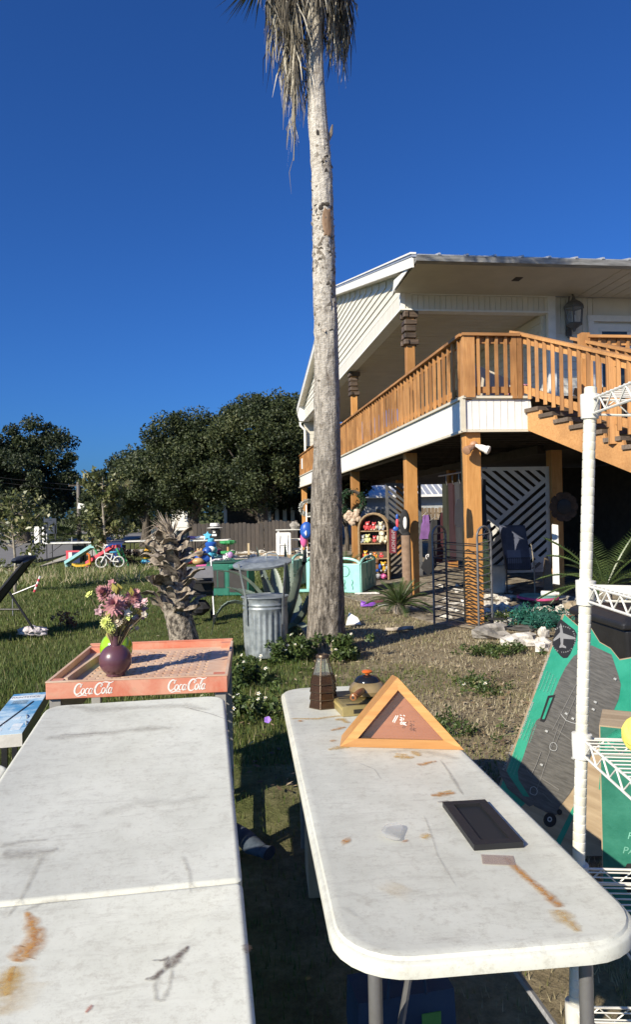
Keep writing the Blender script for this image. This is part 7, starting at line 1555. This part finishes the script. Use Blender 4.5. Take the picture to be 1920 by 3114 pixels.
netm = leafmat('green_netting', [(0,(.008,.06,.045)),(.6,(.02,.14,.10)),(1,(.05,.24,.18))], .6, .2); p = G(1645,1905); nt_ = thing('netting_heap', 'heap of dark teal garden netting among the stones', 'netting', p); cen = np.array([(rng.normal(0,.22), rng.normal(0,.14), .05+.22*rng.random()) for i in range(34)]); leaves('net_folds', cen, np.full((34,3),.09), 60, .024, netm, nt_, asp=.3, tb=.5)
b = MB(); b.blob((0,0,.10),(.30,.20,.12),14,8,.5); b.build('net_core', mat('teal_net_core', (.010,.07,.05), rough=.9), nt_)
# ------------------------------------------------------------------ shoes, cloth and litter on the dry grass
p = G(1122,1842); sh_ = thing('clog_shoe', 'purple rubber clog lying on the dry grass', 'shoe', (p.x,p.y,0), R(10)); b = MB(); b.rings([[(x, y*k, z) for y, z in ((-.05,0),(.05,0),(.05,hh*.6),(.02,hh),(-.02,hh),(-.05,hh*.6))] for x, k, hh in ((-.14,.6,.06),(-.11,.9,.075),(-.03,1,.05),(.03,1.05,.085),(.09,1,.07),(.135,.6,.035))]); b.build('upper', cols['violet'], sh_, smooth=True); MB().tube([(-.03,-.055,.05),(-.13,-.04,.09),(-.13,.04,.09),(-.03,.055,.05)], .008, 6).build('strap', cols['violet'], sh_)
p = G(1152,1832); tag(MB().prism([(-.12,-.05),(.10,.02),(.16,.10),(.02,.12),(-.10,.03)], 0, .04).build('pink_toy_shovel', cols['pink'], M=T(p.x,p.y,0)@RZ(.3), bevel=.01), 'bright pink toy shovel beside the purple clog', 'toy'); p = G(1165,1842); tag(MB().prism([(-.1,-.03),(.12,.0),(.14,.05),(-.08,.04)], 0, .03).build('white_toy_rail', cols['white'], M=T(p.x,p.y,0)@RZ(.4), bevel=.006), 'white toy rail lying beside the pink shovel', 'toy')
p = G(1112,1806); tag(MB().box((0,0,.015),(.42,.06,.03)).box((.24,0,.02),(.07,.08,.04)).build('toy_rake', cols['white'], M=T(p.x,p.y,0)@RZ(.1)), 'white toy rake with flat head lying before the mint panel', 'toy')
p = G(1068,1900); b = MB(); b.prism([(-.08,-.12),(.14,-.10),(.10,.03),(-.02,.14)], 0, .02, RX(R(35))); tag(b.build('white_card', whitepaint, M=T(p.x,p.y,.07)), 'white card scrap propped right of the palm foot', 'card')
p = G(1215,1918); b = MB(); b.rings([[(x, y*k, z+.02*math.sin(x*9)) for y, z in ((-.05,.02),(0,.055),(.05,.02),(0,.0))] for x, k in ((-.20,.1),(-.1,.8),(.0,1.3),(.1,1.1),(.2,.3))]); tag(b.build('fallen_frond_base', bootm, M=T(p.x,p.y,.0)@RZ(-.35), smooth=True), 'curled dark fallen palm leaf base on the dry grass', 'leaf')
p = G(1040,1968); 
# ------------------------------------------------------------------ lounge chair at the left edge
lc0 = G(85,1908); lc = thing('lounge_chair', 'dark navy reclining lounge chair with black frame in the grass', 'chair', (lc0.x,lc0.y,0)); nv = mat('navy_sling', (.018,.026,.045), var=.15, rough=.85); L0 = at(0,1900,10.2)-lc.location
def lcp(u, v, d): return at(u, v, d)-lc.location
top_f, top_b = lcp(70,1712,9.7), lcp(108,1690,10.5); bot_f, bot_b = lcp(-110,1925,9.3), lcp(-60,1905,10.2)
b = MB(); b.add([top_f, top_b, bot_b, bot_f]+[q-Vector((.02,0,.03)) for q in (top_f, top_b, bot_b, bot_f)], [(0,1,2,3),(7,6,5,4),(0,4,5,1),(1,5,6,2),(2,6,7,3),(3,7,4,0)]); b.build('sling_back', nv, lc)
b = MB(); b.tube([bot_f, top_f, top_b, bot_b], .02, 8); b.build('back_frame', blackmetal, lc); b = MB(); b.blob((top_f+top_b)*.5+Vector((-.08,0,.0)), (.10,.38,.06), 10, 6); b.build('headrest', nv, lc, smooth=True)
for d_ in (9.5,10.3): b = MB(); b.tube([lcp(28,1800,d_), lcp(102,1912,d_)], .017, 8); b.build('leg', blackmetal, lc); b = MB(); b.tube([lcp(-120,1853,d_), lcp(62,1853,d_)], .014, 8); b.build('side_bar', blackmetal, lc)
b = MB(); b.add([bot_f, bot_b, bot_b+Vector((-.6,0,.02)), bot_f+Vector((-.6,0,.02))]+[q-Vector((0,0,.02)) for q in (bot_f, bot_b, bot_b+Vector((-.6,0,.02)), bot_f+Vector((-.6,0,.02)))], [(0,1,2,3),(7,6,5,4),(0,4,5,1),(1,5,6,2),(2,6,7,3),(3,7,4,0)]); b.build('sling_seat', nv, lc)
p = G(100,1935); b = MB()
for i in range(7): b.blob((random.uniform(-.14,.14), random.uniform(-.06,.06), .07+random.uniform(0,.04)), (.10,.07,.06), 12, 8, .6)
tag(b.build('plastic_bag', mat('pale_plastic_bag', (.45,.40,.42), (.62,.57,.58), scale=9, rough=.35, bmp=.8, bs=25, bd=.02), M=T(p.x,p.y,-.01)), 'crumpled pale plastic bag on the grass by the lounge chair', 'bag')
a, c, e = at(38,1808,12.2), at(112,1778,12.2), at(122,1752,12.2); st_ = thing('striped_garden_stake', 'grey rod with red and white striped handle standing in the grass', 'stake', (a.x,a.y,0)); o = st_.location
MB().tube([a-o, c-o], .014, 6).build('rod', greymetal, st_); hb_ = at(104,1800,12.2)
for k in range(6): MB().tube([(hb_.lerp(e, k/6))-o, (hb_.lerp(e, (k+1)/6))-o], .020, 8).build('stripe', cols['red'] if k % 2 == 0 else cols['white'], st_)
MB().tube([a-o, Vector((0,0,-.05))], .012, 6).build('support', greymetal, st_)
